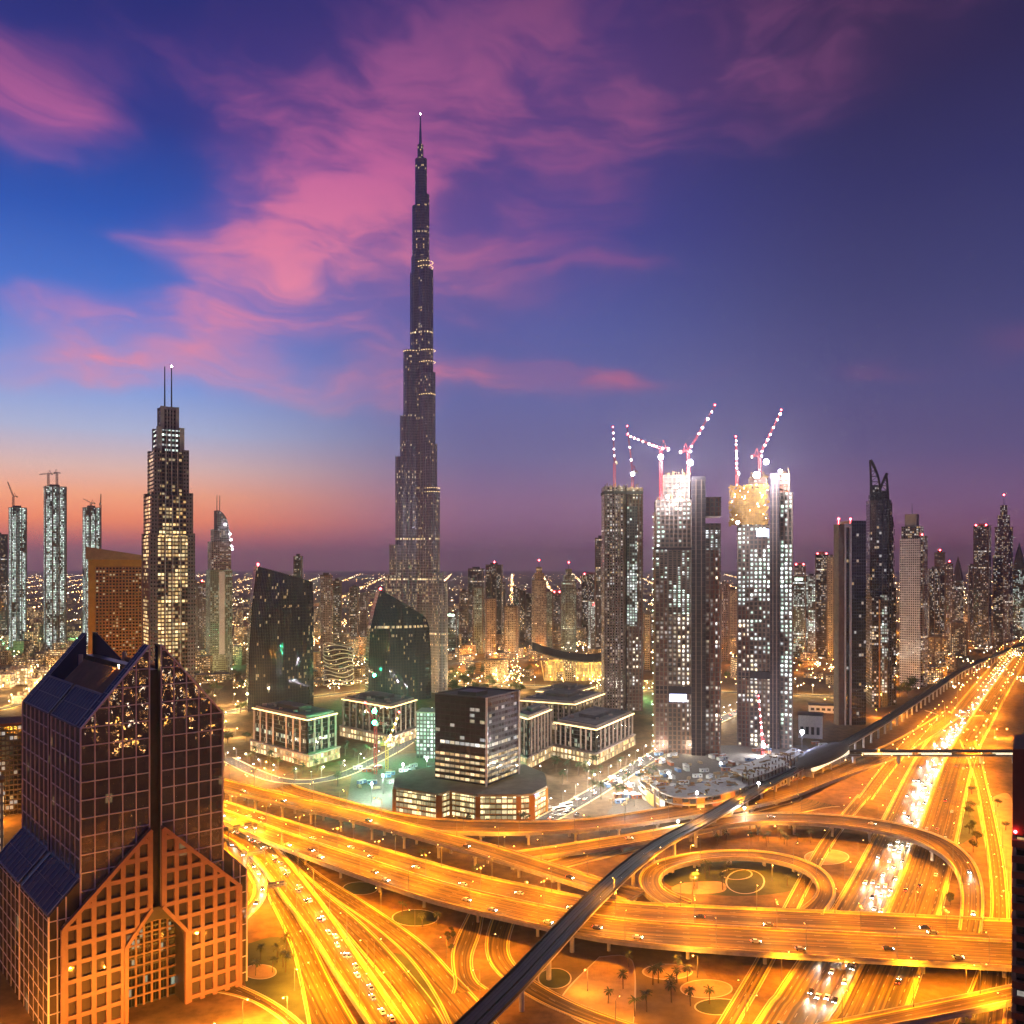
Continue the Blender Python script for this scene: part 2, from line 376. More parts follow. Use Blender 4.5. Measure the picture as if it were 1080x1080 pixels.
def catmull(P, step):
    P = [Vector(p) for p in P]; out = []
    for k in range(len(P)-1):
        p0, p1, p2, p3 = P[max(k-1,0)], P[k], P[k+1], P[min(k+2,len(P)-1)]
        n = max(2, int((p2-p1).length/step))
        for i in range(n):
            t = i/n
            out.append(.5*((2*p1)+(p2-p0)*t+(2*p0-5*p1+4*p2-p3)*t*t+(3*p1-p0-3*p2+p3)*t**3))
    out.append(P[-1]); return out
def resample(P, n):
    d = [0.0]
    for a, b in zip(P, P[1:]): d.append(d[-1]+(b-a).length)
    out = []; j = 0
    for k in range(n):
        t = d[-1]*k/(n-1)
        while j < len(d)-2 and d[j+1] < t: j += 1
        f = (t-d[j])/max(1e-6, d[j+1]-d[j]); out.append(P[j].lerp(P[j+1], min(1, max(0, f))))
    return out
class Path:
    "a road's centre line with its half width at each station"
    def __init__(s, left, right, zs, step=6.0):
        zf = zs if isinstance(zs, (list, tuple)) else [zs]*2
        def lift(pts):
            out = []
            for k, (x, y) in enumerate(pts):
                t = k/(len(pts)-1)*(len(zf)-1); i = min(int(t), len(zf)-2); z = zf[i]+(zf[i+1]-zf[i])*(t-i)
                out.append(G(x, y, z))
            return catmull(out, 4.0)
        L, Rr = lift(left), lift(right)
        ln = sum((b-a).length for a, b in zip(L, L[1:])); n = max(8, int(ln/step))
        L = resample(L, n); Rd = resample(Rr, 600)
        c = []; wd_ = []
        for q in L:
            r = min(Rd, key=lambda t: (t-q).length_squared); c.append((q+r)/2); wd_.append((q-r).length/2)
        for _ in range(3):
            c = [c[0]]+[(c[i-1]+2*c[i]+c[i+1])/4 for i in range(1, n-1)]+[c[-1]]
            wd_ = [wd_[0]]+[(wd_[i-1]+2*wd_[i]+wd_[i+1])/4 for i in range(1, n-1)]+[wd_[-1]]
        s.set(c, wd_)
    def set(s, c, wd_):
        s.c = c; s.w = wd_; n = len(c); s.t = []; s.s = [0.0]
        for i in range(n):
            a, b = c[max(0,i-1)], c[min(n-1,i+1)]; d = (b-a); d.z = 0; s.t.append(d.normalized())
            if i: s.s.append(s.s[-1]+(c[i]-c[i-1]).length)
        s.nv = [Vector((-t.y, t.x, 0)) for t in s.t]        # to the left of travel
        s.L = s.s[-1]
    def at(s, d, off=0.0, rel=None, dz=0.0):
        d = min(max(d, 0), s.L-1e-3); i = 0
        lo, hi = 0, len(s.s)-1
        while hi-lo > 1:
            m_ = (lo+hi)//2
            if s.s[m_] <= d: lo = m_
            else: hi = m_
        f = (d-s.s[lo])/max(1e-6, s.s[hi]-s.s[lo])
        p = s.c[lo].lerp(s.c[hi], f); nn = s.nv[lo].lerp(s.nv[hi], f); wv = s.w[lo]+(s.w[hi]-s.w[lo])*f
        o = off if rel is None else rel*wv+off
        return p+nn*o+Vector((0,0,dz)), s.t[lo].lerp(s.t[hi], f).normalized(), nn
    def strip(s, mb, r0, o0, r1, o1, dz, mi=0, d0=0, d1=None, step=None):
        "flat strip between two offsets (share of the half width + metres)"
        d1 = s.L if d1 is None else d1; n = max(1, int(math.ceil((d1-d0)/(step or 6.0)))); pr = None
        for k in range(n+1):
            d = d0+(d1-d0)*k/n; a = s.at(d, o0, r0, dz)[0]; b = s.at(d, o1, r1, dz)[0]
            if pr:
                wa = (a-b).length
                mb.quad([pr[1], b, a, pr[0]], [(pr[2], pr[3]), (wa, d), (0, d), (0, pr[3])], mi)
            pr = (a, b, wa if pr else (a-b).length, d)
    def wall(s, mb, rel, off, th, z0, z1, mi=0, d0=0, d1=None, step=6.0):
        d1 = s.L if d1 is None else d1; n = max(1, int(math.ceil((d1-d0)/step))); pr = None
        for k in range(n+1):
            d = d0+(d1-d0)*k/n; a = s.at(d, off-th/2, rel)[0]; b = s.at(d, off+th/2, rel)[0]
            q = [a+Vector((0,0,z0)), b+Vector((0,0,z0)), b+Vector((0,0,z1)), a+Vector((0,0,z1))]
            if pr:
                for i in range(4):
                    j = (i+1) % 4; mb.quad([pr[i], q[i], q[j], pr[j]], None, mi)
            else: mb.quad(q, None, mi)
            pr = q
        mb.quad(list(reversed(pr)), None, mi)

LAMP_SPOTS = []       # (position, heading, reach, road key, double)
def lamps_along(path, key, spacing, rel=1.0, off=0.3, start=8.0, double=False, stag=0, end=None):
    d = start
    while d < (end or path.L)-3:
        p, t, nn = path.at(d, off if rel > 0 else -off, rel)
        face = -nn if rel > 0 else nn
        LAMP_SPOTS.append((p, math.atan2(face.y, face.x), key, double)); d += spacing
def lanes(path, n, dz, parent, mname='marking', rel0=-1, rel1=1, dash=3.5, gap=8.0, d0=0.0, d1=None, edge=True, ekind='yellow_marking'):
    mk = MB(); d1 = path.L if d1 is None else d1
    for i in range(1, n):
        r = rel0+(rel1-rel0)*i/n; d = d0+2
        while d+dash < d1:
            path.strip(mk, r, -.075, r, .075, dz, 0, d, d+dash, dash); d += dash+gap
    mk.build('lane_marking', M[mname], parent)
    if edge:
        for r, sg in ((rel0, 1), (rel1, -1)):
            ek = MB(); path.strip(ek, r, sg*.9-.14, r, sg*.9+.14, dz, 0, d0, d1); ek.build('edge_line', M[ekind], parent)
def flyover(name, path, label, n, pier=34.0, thick=1.5, cat='flyover', median=None, pier_off=14.0, par=1.0, deckm='asphalt', minz=4.0):
    rt = root(name, path.c[len(path.c)//2]*1.0, 0, label, cat); o = -rt.location
    def put(m_, nm, mt): q = m_.build(nm, mt, rt); q.location = o; return q
    dk = MB(); path.strip(dk, 1, 0, -1, 0, 0.0)
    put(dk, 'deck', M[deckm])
    hw0 = min(path.w); sw = 1.7 if hw0 > 6.5 else 1.0
    for r in (1, -1):
        sh = MB(); path.strip(sh, r, -.4 if r > 0 else sw+.4, r, -sw-.4 if r > 0 else .4, .015); put(sh, 'shoulder', M['shoulder'])
    if median is not None:
        sh = MB(); path.strip(sh, median, 1.5, median, -1.5, .015); put(sh, 'shoulder', M['shoulder'])
    gd = MB()
    for k in range(1):
        path.strip(gd, -1, -.25, 1, .25, -thick); path.wall(gd, 1, .12, .25, -thick, -.02); path.wall(gd, -1, -.12, .25, -thick, -.02)
        path.wall(gd, 0, 0, 3.0, -thick-1.0, -thick-.01)
    put(gd, 'girder', M['concrete'])
    for r in (1, -1):
        bm_ = MB(); path.wall(bm_, r, -.2*r, .4, .0, par); put(bm_, 'barrier', M['barrier'])
    if median is not None:
        bm_ = MB(); path.wall(bm_, median, 0, .6, .0, .95); put(bm_, 'median_barrier', M['barrier'])
    h = root('lane_markings_holder', (0,0,0)); bpy.data.objects.remove(h)
    mk = MB()
    lanes_on(path, n, put)
    d = pier_off
    while d < path.L-6:
        p, t, nn = path.at(d)
        if p.z > minz:
            pm = MB(); wv = path.at(d, 0, 1)[0]-p; hw = wv.length
            top = p.z-thick-1.02
            k_ = 1 if hw < 9 else (2 if hw < 17 else 3)
            for i in range(k_):
                c = p+nn*((i-(k_-1)/2)*hw*1.2/max(1, k_-1) if k_ > 1 else 0)
                c = Vector((c.x, c.y, 0)); pm.tube(c, c+Vector((0,0,top-1.4)), .85, .8, 10)
            cc = Vector((p.x, p.y, top-.7)); pm.obox(cc, t*.9, nn*(hw*.72), Vector((0,0,.69)))
            put(pm, 'pier', M['pale_concrete'])
        d += pier
    return rt
def lanes_on(path, n, put):
    mk = MB()
    for i in range(1, n):
        r = -1+2*i/n; d = 2.0
        while d+3.5 < path.L:
            path.strip(mk, r, -.075, r, .075, .03, 0, d, d+3.0, 3.0); d += 12.0
    if n > 1: put(mk, 'lane_marking', M['marking'])
    for r in (-1, 1):
        ek = MB(); path.strip(ek, r, -r*1.0-.14, r, -r*1.0+.14, .03); put(ek, 'edge_line', M['yellow_marking'])
ZR = [0.03]
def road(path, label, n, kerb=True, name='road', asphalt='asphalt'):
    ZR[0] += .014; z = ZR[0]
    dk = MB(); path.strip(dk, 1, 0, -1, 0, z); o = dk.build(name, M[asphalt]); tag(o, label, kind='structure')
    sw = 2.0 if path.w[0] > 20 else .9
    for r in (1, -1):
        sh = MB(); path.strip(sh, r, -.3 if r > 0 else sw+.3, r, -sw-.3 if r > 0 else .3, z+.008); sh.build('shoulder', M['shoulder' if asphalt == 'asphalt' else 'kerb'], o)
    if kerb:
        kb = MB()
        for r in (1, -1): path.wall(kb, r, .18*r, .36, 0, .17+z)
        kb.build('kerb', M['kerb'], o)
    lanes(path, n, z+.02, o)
    return o

P_A = Path([(100,800),(160,818),(237,845),(335,875),(480,917),(560,935),(640,950),(760,957),(900,963),(1068,971),(1200,977)],
           [(70,805),(140,825),(237,868),(292,892),(380,925),(462,952),(560,975),(640,992),(760,1003),(900,1012),(1068,1021),(1200,1030)], 9)
P_B = Path([(180,806),(237,822),(300,838),(380,856),(460,876),(520,892),(616,922),(680,940)], [(170,816),(237,834),(300,849),(380,868),(460,889),(520,906),(600,931),(670,953)], [10.5,10.5,10.5,10.5,10.5,10,9.4,9.2])
P_C = Path([(300,826),(340,838),(427,860),(500,866),(610,865),(720,848),(820,826),(900,800),(950,778),(1000,748)],
           [(290,834),(335,847),(427,872),(500,879),(610,876),(720,863),(820,846),(892,820),(955,795),(1012,757)], [10,9,9,9,9,8,5,.8,.25,.25])
P_D = Path([(545,899),(628,886),(700,874),(775,860),(835,858),(902,862),(960,872),(1000,886),(1025,906),(1036,930),(1038,960),(1035,985)],
           [(545,907),(640,895),(715,882),(780,869),(835,868),(895,872),(945,881),(978,893),(1004,912),(1013,935),(1013,962),(1010,985)], [1,4,8,9,9,9,9,9,9,9,9,9.05])
P_E = Path([(705,958),(686,948),(676,938),(673,927),(680,915),(700,906),(740,899),(780,897),(820,900),(850,908),(872,920),(881,935),(880,948),(866,966)],
           [(727,950),(712,944),(700,937),(696,929),(700,920),(716,913),(745,907),(780,905),(815,908),(840,915),(856,924),(862,935),(860,946),(846,958)], [9.03,8.4,7,6,6,6,6,6,6,6,6.5,7.5,8.4,9.03])
P_D2 = Path([(560,914),(588,906),(650,889),(720,872),(790,858),(860,840)], [(565,923),(590,917),(660,900),(735,881),(800,868),(870,852)], 0)
P_H1 = Path([(215,858),(262,877),(294,897),(335,945),(370,995),(405,1045),(432,1085)], [(210,868),(236,882),(267,905),(297,945),(330,990),(350,1022),(395,1090)], [3.2]*7)
P_H2a = Path([(296,897),(335,935),(380,972),(410,1002),(455,1055),(475,1090)], [(286,902),(330,944),(375,997),(412,1042),(442,1085),(448,1095)], 0)
P_H2b = Path([(300,890),(337,922),(370,942),(420,975),(455,1002),(480,1030),(500,1050),(540,1098)], [(300,902),(330,930),(355,950),(390,974),(430,1009),(462,1055),(475,1085),(490,1110)], 0)
P_H4 = Path([(275,908),(290,930),(312,965),(330,995),(347,1030),(378,1086)], [(258,908),(272,928),(287,955),(307,998),(317,1037),(327,1090)], 0)
P_H3 = Path([(220,872),(236,880),(262,903),(280,925),(281,945),(267,964),(240,985),(215,1000)], [(215,885),(232,893),(255,915),(266,930),(268,943),(258,957),(235,973),(215,985)], 0)
P_H5 = Path([(225,1030),(260,1042),(290,1057),(315,1075),(330,1092)], [(225,1045),(260,1053),(285,1067),(303,1080),(312,1094)], 0)
P_I = Path([(545,966),(537,990),(535,1003),(542,1018),(556,1030),(575,1042),(610,1060),(660,1078),(720,1095)], [(520,966),(512,990),(512,1005),(520,1025),(540,1040),(560,1053),(600,1072),(640,1086),(700,1105)], 0)
P_I2 = Path([(510,962),(506,988),(497,1008),(500,1032),(510,1052)], [(495,962),(484,984),(477,1000),(476,1018),(482,1040)], 0)
P_Gs = Path([(1012,780),(1022,805),(1030,830),(1036,863),(1043,916),(1045,964),(1032,1020),(1004,1085),(960,1160)], [(1028,780),(1036,805),(1042,830),(1050,863),(1060,916),(1064,964),(1064,1020),(1060,1085),(1050,1160)], 0)
P_L = Path([(860,1082),(960,1062),(1040,1046),(1075,1038),(1150,1022)], [(870,1094),(970,1077),(1040,1063),(1080,1054),(1150,1040)], 7)
P_J = Path([(905,838),(880,868),(862,893),(838,935),(812,985),(795,1017),(757,1080),(720,1140)], [(918,840),(893,870),(876,895),(853,937),(830,985),(813,1020),(777,1084),(745,1140)], 0)
P_SL = Path([(985,748),(950,786),(925,815),(905,842)], [(996,750),(962,788),(938,818),(919,845)], 0)
# the wide highway: its median line runs almost straight away from the eye
med = [(134-.6*560, 363-560, 0)] + [tuple(G(x, y)) for x, y in ((840,1150),(885,1061),(948,930),(997,800),(1024,757),(1048,722),(1074,688),(1098,667),(1140,645))]
mc = catmull(med, 8.0)
P_S = Path.__new__(Path); P_S.set(resample(mc, int(sum((b-a).length for a, b in zip(mc, mc[1:]))/8)), [1]); P_S.w = [25.0]*len(P_S.c)

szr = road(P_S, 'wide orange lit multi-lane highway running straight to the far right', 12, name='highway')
mds = MB(); P_S.strip(mds, 0, 1.9, 0, -1.9, .06); mds.build('shoulder', M['shoulder'], szr)
mdn = MB(); P_S.wall(mdn, 0, 0, 1.6, 0, .32); mdn.build('median_kerb', M['kerb'], szr)
mdr = MB(); P_S.wall(mdr, 0, 0, .3, .32, 1.1); mdr.build('guard_rail', M['steel'], szr)
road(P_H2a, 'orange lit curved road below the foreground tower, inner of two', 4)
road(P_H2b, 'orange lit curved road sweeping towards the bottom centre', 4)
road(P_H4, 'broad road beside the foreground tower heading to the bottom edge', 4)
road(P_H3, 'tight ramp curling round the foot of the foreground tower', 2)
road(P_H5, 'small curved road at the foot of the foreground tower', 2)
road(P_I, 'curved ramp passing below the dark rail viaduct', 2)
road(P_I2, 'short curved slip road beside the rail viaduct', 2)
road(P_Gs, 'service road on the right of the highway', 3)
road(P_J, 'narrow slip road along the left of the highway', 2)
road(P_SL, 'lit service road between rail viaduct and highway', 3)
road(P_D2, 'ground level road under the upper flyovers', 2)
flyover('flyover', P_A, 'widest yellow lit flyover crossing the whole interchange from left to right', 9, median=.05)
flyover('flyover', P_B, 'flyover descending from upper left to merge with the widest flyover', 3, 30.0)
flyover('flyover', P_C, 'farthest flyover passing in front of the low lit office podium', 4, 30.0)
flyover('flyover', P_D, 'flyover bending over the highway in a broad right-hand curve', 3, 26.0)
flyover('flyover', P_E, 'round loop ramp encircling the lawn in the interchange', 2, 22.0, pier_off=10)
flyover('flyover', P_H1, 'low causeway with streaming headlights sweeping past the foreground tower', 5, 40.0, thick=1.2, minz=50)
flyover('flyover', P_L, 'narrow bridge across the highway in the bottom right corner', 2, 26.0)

# lawns, paved fans and ring paths inside the interchange
def flat_area(name, pts, mt, z, label, ring=None):
    c = catmull([G(x, y) for x, y in pts]+[G(*pts[0])], 3.0)[:-1]
    mb = MB(); ar = sum(a.x*b.y-b.x*a.y for a, b in zip(c, c[1:]+c[:1]))
    if ar < 0: c = list(reversed(c))
    mb.quad([(p.x, p.y, z) for p in c], [(p.x, p.y) for p in c]); o = mb.build(name, M[mt]); tag(o, label, kind='structure')
    if ring:
        k = MB(); n = len(c); cen = sum(c, Vector())/n
        for i in range(n):
            a, b = c[i], c[(i+1) % n]; ai = a+(cen-a).normalized()*ring; bi = b+(cen-b).normalized()*ring
            k.quad([(a.x,a.y,z+.05),(b.x,b.y,z+.05),(bi.x,bi.y,z+.05),(ai.x,ai.y,z+.05)])
        k.build('edging', M['path_stone'], o)
    return o
def ell(cx, cy_, rx, ry, n=20): return [(cx+rx*math.cos(2*PI*k/n), cy_+ry*math.sin(2*PI*k/n)) for k in range(n)]
flat_area('lawn', ell(779,926,80,19), 'lawn', .006, 'dark lawn inside the loop ramp')
flat_area('paving', [(708,936),(722,931),(760,930),(764,940),(735,943),(712,941)], 'paving', .018, 'paved apron in the loop lawn')
flat_area('lawn', ell(777,922,17,6), 'lawn', .020, 'small ringed lawn bed inside the loop', 1.0)
flat_area('lawn', ell(786,930,21,13), 'lawn', .013, 'larger ringed lawn bed inside the loop', 1.0)
flat_area('paving', ell(872,904,24,8), 'paving', .018, 'ringed paved oval right of the loop', .8)
flat_area('lawn', [(650,978),(700,1000),(740,1020),(750,1080),(640,1085),(600,1060),(575,1030),(600,1000)], 'dry_ground', .006, 'dry brown ground below the widest flyover')
flat_area('paving', [(632,1009),(667,1013),(667,1085),(640,1090),(590,1058)], 'paving', .022, 'brown paved fan below the widest flyover', .8)
flat_area('paving', ell(704,1025,27,8.5), 'paving', .026, 'ribbed paved oval below the widest flyover', .9)
flat_area('paving', ell(745,1043,28,10), 'paving', .024, 'ringed paved disc beside the highway', .7)
flat_area('paving', ell(758,1062,26,9), 'lawn', .027, 'ringed lawn disc beside the highway', .7) if False else flat_area('lawn', ell(758,1062,26,9), 'lawn', .027, 'ringed lawn disc beside the highway', .7)
flat_area('lawn', ell(438,968,25,9), 'lawn', .020, 'oval bed with pale edging under the flyover', .7)
flat_area('lawn', ell(380,937,19,7), 'lawn', .020, 'small oval bed left under the flyover', .6)
flat_area('lawn', ell(319,906,11,5.5), 'lawn', .020, 'tiny oval bed by the left ramps', .6)
flat_area('paving', ell(274,1025,18,8), 'paving', .022, 'paved disc at the foot of the foreground tower', .6)
flat_area('lawn', [(262,995),(300,990),(318,1040),(330,1085),(262,1045)], 'lawn', .008, 'lawn at the foot of the foreground tower')
flat_area('lawn', [(415,1005),(430,1012),(462,1055),(455,1062)], 'lawn', .10, 'lawn wedge between the curved roads')
flat_area('paving', [(1030,850),(1066,840),(1066,960),(1048,930)], 'paving', .010, 'sandy lot beside the right service road')
flat_area('lawn', [(1018,840),(1030,875),(1000,895),(1008,868)], 'lawn', .006, 'grass triangle beside the highway')
flat_area('lawn', ell(585,1032,18,11), 'lawn', .024, 'round shrub bed beside the rail viaduct', .6)
for nm_, (bx, by, rx, ry) in {'a': (490,1015,10,26)}.items(): pass

# lamps
lamps_along(P_A, 'widest flyover', 38, 1.0, -.9, 20); lamps_along(P_A, 'widest flyover', 38, -1.0, -.9, 34)
lamps_along(P_A, 'widest flyover', 38, .06, 0, 26, True)
lamps_along(P_B, 'descending flyover', 34, 1.0, -.5, 10)
lamps_along(P_C, 'farthest flyover', 34, -1.0, -.5, 14)
lamps_along(P_D, 'curving flyover', 36, -1.0, -.5, 14)
lamps_along(P_E, 'loop ramp', 34, -1.0, -.5, 30, end=P_E.L-20)
lamps_along(P_H1, 'causeway', 34, 1.0, -.6, 10); lamps_along(P_H1, 'causeway', 36, -1.0, -.6, 26)
lamps_along(P_H2b, 'curved roads', 36, 1.0, .6, 20); lamps_along(P_H2a, 'curved roads', 36, -1.0, .6, 40)
lamps_along(P_H4, 'broad road', 34, -1.0, .8, 12)
lamps_along(P_H3, 'tight ramp', 34, -1.0, .6, 20)
lamps_along(P_I, 'ramp below the rail viaduct', 38, -1.0, .6, 16)
lamps_along(P_Gs, 'right service road', 42, 1.0, .6, 10); lamps_along(P_Gs, 'right service road', 42, -1.0, .6, 30)
lamps_along(P_J, 'slip road', 46, 1.0, .6, 20); lamps_along(P_SL, 'lit service road', 34, 1.0, .6, 10)
lamps_along(P_D2, 'ground level road', 44, -1.0, .6, 10)
lamps_along(P_L, 'narrow bridge', 34, 1.0, -.4, 12)
d0_ = 470.0
lamps_along(P_S, 'highway median', 44, 0.0, 0, 8.0, True, end=2900)
lamps_along(P_S, 'highway edges', 46, 1.0, 1.0, 20, end=2400); lamps_along(P_S, 'highway edges', 46, -1.0, 1.0, 42, end=2400)

# ------------------------------------------------------------------ rail viaduct, station and footbridge
P_K = Path([(440,1120),(480,1080),(540,1015),(600,956),(650,913),(690,886),(740,862),(800,828),(850,802),(884,785),(930,758),(985,722),(1020,700),(1080,675),(1125,659)],
           [(470,1130),(520,1080),(575,1030),(630,965),(665,928),(700,898),(745,870),(805,834),(855,806),(889,789),(936,763),(991,727),(1026,705),(1086,680),(1130,663)], 14)
P_K.w = [5.1]*len(P_K.w)
mat('track_bed', (.022,.020,.022), .6, var=.3, vscale=.4); mat('rail_steel', (.55,.53,.52), .22, 1.0); mat('viaduct_wall', (.022,.020,.020), .55, var=.2)
rt = root('rail_viaduct', P_K.c[10], 0, 'dark curved metro viaduct with two tracks on yellow lit piers', 'viaduct'); o_ = -rt.location
def kput(m_, nm, mt): q = m_.build(nm, M[mt], rt); q.location = o_; return q
m_ = MB(); P_K.strip(m_, 1, 0, -1, 0, 0); kput(m_, 'track_bed', 'track_bed')
m_ = MB()
P_K.strip(m_, -.55, 0, .55, 0, -2.1); P_K.strip(m_, -1, 0, -.55, 0, -.6) ; 
n_ = len(P_K.c)
for r in (1, -1):
    P_K.wall(m_, r*.55, 0, .3, -2.1, -.6); P_K.wall(m_, r, .16*r, .3, -.7, -.02)
P_K.strip(m_, .55, 0, 1, 0, -.6); kput(m_, 'girder', 'pale_concrete')
for r in (1, -1):
    m_ = MB(); P_K.wall(m_, r, .16*r, .3, 0, 1.25); kput(m_, 'parapet', 'viaduct_wall')
m_ = MB(); P_K.wall(m_, 0, 0, 1.0, 0.01, .5); kput(m_, 'walkway', 'viaduct_wall')
for off in (-3.4, -1.9, 1.9, 3.4):
    m_ = MB(); P_K.wall(m_, 0, off, .12, .01, .26); kput(m_, 'rail', 'rail_steel')
d = 12.0
while d < P_K.L-5:
    p, t, nn = P_K.at(d); m_ = MB(); c = Vector((p.x, p.y, 0)); m_.tube(c, c+Vector((0,0,p.z-4.2)), 1.1, 1.1, 12)
    m_.tube(c+Vector((0,0,p.z-4.2)), c+Vector((0,0,p.z-2.12)), 1.1, 2.6, 12); kput(m_, 'pier', 'pale_concrete'); d += 30.0

mat('station_shell', (.03,.023,.022), .65, .2, var=.2, vscale=.1)
mat('strip_light', (.8,.8,.8), .5, emit=(1,.80,.50), es=1.15); mat('bridge_glass', (.05,.05,.055), .1)
stp = P_K.at(P_K.L*.0)[0]
best = min(range(n_), key=lambda i: abs(540+F*P_K.c[i].x/P_K.c[i].y-866)); sd_ = P_K.s[best]
p, t, nn = P_K.at(sd_)
rt = root('metro_station', Vector((p.x, p.y, 0)), math.atan2(t.y, t.x), 'dark shell-roofed metro station straddling the rail viaduct', 'station')
m_ = MB(); nseg, na = 20, 12; Ls, Wm, Hm = 62.0, 14.0, 7.2
def shell(i, j, s_=1.0):
    a = -1+2*i/nseg; k = math.sqrt(max(0.0, 1-(a*.96)**2)); th = PI*j/na
    return Vector((a*Ls*s_, -math.cos(th)*Wm*k*s_, 13.4+math.sin(th)**.8*Hm*(k**.8)*s_))
for i in range(nseg):
    for j in range(na):
        m_.quad([shell(i,j), shell(i+1,j), shell(i+1,j+1), shell(i,j+1)])
m_.build('roof_shell', M['station_shell'], rt, smooth=True)
m_ = MB()
for r in (-1, 1): m_.box(-45, 45, r*9.3-1.2, r*9.3+1.2, 10.2, 13.2)
m_.build('concourse', M['strip_light'], rt)
m_ = MB(); m_.box(-40, 40, -7.9, 7.9, 8.0, 10.1); m_.build('platform_slab', M['concrete'], rt)
for x in (-34, -11, 11, 34):
    m_ = MB(); m_.box(x-1, x+1, -6, 6, 0, 7.9); m_.build('pier', M['pale_concrete'], rt)
m_ = MB()
for i in range(2, nseg-1): m_.tube(shell(i,4,1.005), shell(i,8,1.005), .22, .22, 6)
m_.build('roof_rib', M['dark_metal'], rt, smooth=False)

fa = G(893,795,9.0); fb = G(1075,795,9.0)
d_ = fb-fa; L_ = d_.length
rt = root('footbridge', Vector((fa.x, fa.y, 0)), math.atan2(d_.y, d_.x), 'long enclosed footbridge with glowing window strip across the highway', 'footbridge')
m_ = MB(); m_.box(0, L_, -3, 3, 7.0, 7.9); m_.build('floor_slab', M['concrete'], rt)
m_ = MB(); m_.box(0, L_, -3.2, 3.2, 11.2, 12.4); m_.build('roof', M['station_shell'], rt)
m_ = MB()
x = 3.0
while x < L_-4:
    if .08*L_ < x < .36*L_ or .40*L_ < x < .58*L_ or .85*L_ < x:
        for r in (-1, 1): m_.box(x, x+3.6, r*2.95-.06, r*2.95+.06, 8.7, 10.4)
    x += 4.0
m_.build('window_strip', M['strip_light'], rt)
m_ = MB()
for r in (-1, 1): m_.box(0, L_, r*2.95-.10, r*2.95+.10, 7.92, 8.58); m_.box(0, L_, r*2.95-.10, r*2.95+.10, 10.62, 11.18)
m_.build('side_panel', M['station_shell'], rt)
for f_ in (.04, .30, .54, .78, .97):
    m_ = MB(); m_.box(f_*L_-.9, f_*L_+.9, -2, 2, 0, 6.98); m_.build('pier', M['pale_concrete'], rt)
# ------------------------------------------------------------------ facades
W1, W2, WH, GRN = (1,.62,.24,1), (1,.80,.48,1), (.95,.98,1,1), (.70,1,.80,1)
facade('glazed_gallery', 3.0, 3.5, .26, .2, .82, lin(110,80,66), lin(30,26,26), .60, (1,.58,.20,1), (1,.76,.40,1), 1.4, .25)
facade('glazed_gallery_dim', 3.0, 3.5, .26, .2, .82, lin(96,74,66), lin(30,26,26), .22, W1, W2, 1.4, .06)
facade('stone_panel', 2.6, 3.5, .5, .25, .7, lin(120,98,96), lin(44,36,38), .02, W1, W2, 1)
facade('cool_top_floors', 3.0, 4.6, .3, .3, .7, lin(84,72,74), lin(36,36,42), .5, WH, GRN, 1.5, .3)
facade('spire_glass', 2.0, 3.9, .30, .30, .86, (.36,.32,.37,1), (.26,.24,.29,1), .07, W1, W2, 2.6, .012, .28, .32, cl=(.42,.66), metal=.6)
facade('spire_glass_low', 1.9, 3.9, .32, .34, .88, (.38,.34,.34,1), (.22,.19,.20,1), .15, W1, W2, 2.2, .02, .28, .32, cl=(.38,.62), metal=.5)
facade('dark_curtain', 1.9, 3.9, .12, .10, .92, (.012,.011,.014,1), (.045,.05,.10,1), .06, W1, W2, 1.6, .02, .05, .3, .012, cl=(.46,.68), metal=.55)
facade('open_floors', 4.1, 4.4, .26, .12, .9, lin(118,98,86), lin(52,44,40), .62, WH, GRN, 1.35, .12, .6, .8, spot=13.0, col=2)
facade('open_floors_warm', 4.1, 4.4, .26, .12, .9, lin(150,82,56), lin(96,48,34), .34, WH, W2, 1.8, .06, .6, .8, spot=12.0, col=2)
facade('apartments_rose', 3.4, 3.5, .42, .22, .80, lin(140,116,112), lin(40,34,38), 0.24, W1, WH, 1.3, .02)
facade('apartments_beige', 3.2, 3.4, .45, .25, .75, lin(170,146,122), lin(48,42,40), 0.21, W1, W2, 1.3, .02)
facade('apartments_green', 3.2, 3.4, .45, .25, .75, lin(140,146,126), lin(40,48,44), 0.26, GRN, W2, 1.2, .02)
facade('green_strips', 2.8, 3.6, .30, .2, .9, lin(58,52,56), lin(30,34,34), .50, GRN, WH, 1.15, .0, .4, cl=(.25,.5), col=2)
facade('tower_grey', 3.0, 3.6, .30, .25, .85, lin(108,98,102), lin(34,32,40), 0.21, W1, WH, 1.3, .03)
facade('tower_dark', 2.6, 3.6, .22, .2, .88, lin(62,54,60), lin(18,17,24), 0.21, W1, WH, 1.3, .03, .1)
facade('tower_teal', 2.8, 3.6, .25, .2, .88, lin(84,92,92), lin(20,30,32), .30, GRN, WH, 1.4, .08, .1)
facade('lit_stack', 3.3, 3.6, .35, .2, .85, lin(104,98,92), lin(34,34,34), .55, WH, GRN, 1.3, .12, .3)
facade('white_grid', 3.0, 3.5, .42, .25, .78, lin(238,224,230), lin(52,44,62), .05, W1, WH, 1.2)
facade('ochre_hotel', 3.2, 3.4, .40, .26, .8, lin(156,104,54), lin(36,24,16), .12, W1, W2, 1.3, .01)
facade('slab_glass', 3.0, 3.7, .12, .1, .95, (.05,.05,.075,1), (.012,.014,.034,1), .045, W1, WH, 1.5, 0, .05, .3, .015)
facade('office_band', 4.4, 4.3, .10, .30, .88, (.016,.012,.014,1), (.12,.09,.105,1), .12, W2, WH, 1.5, .12, .05, .3, .02, metal=.5)
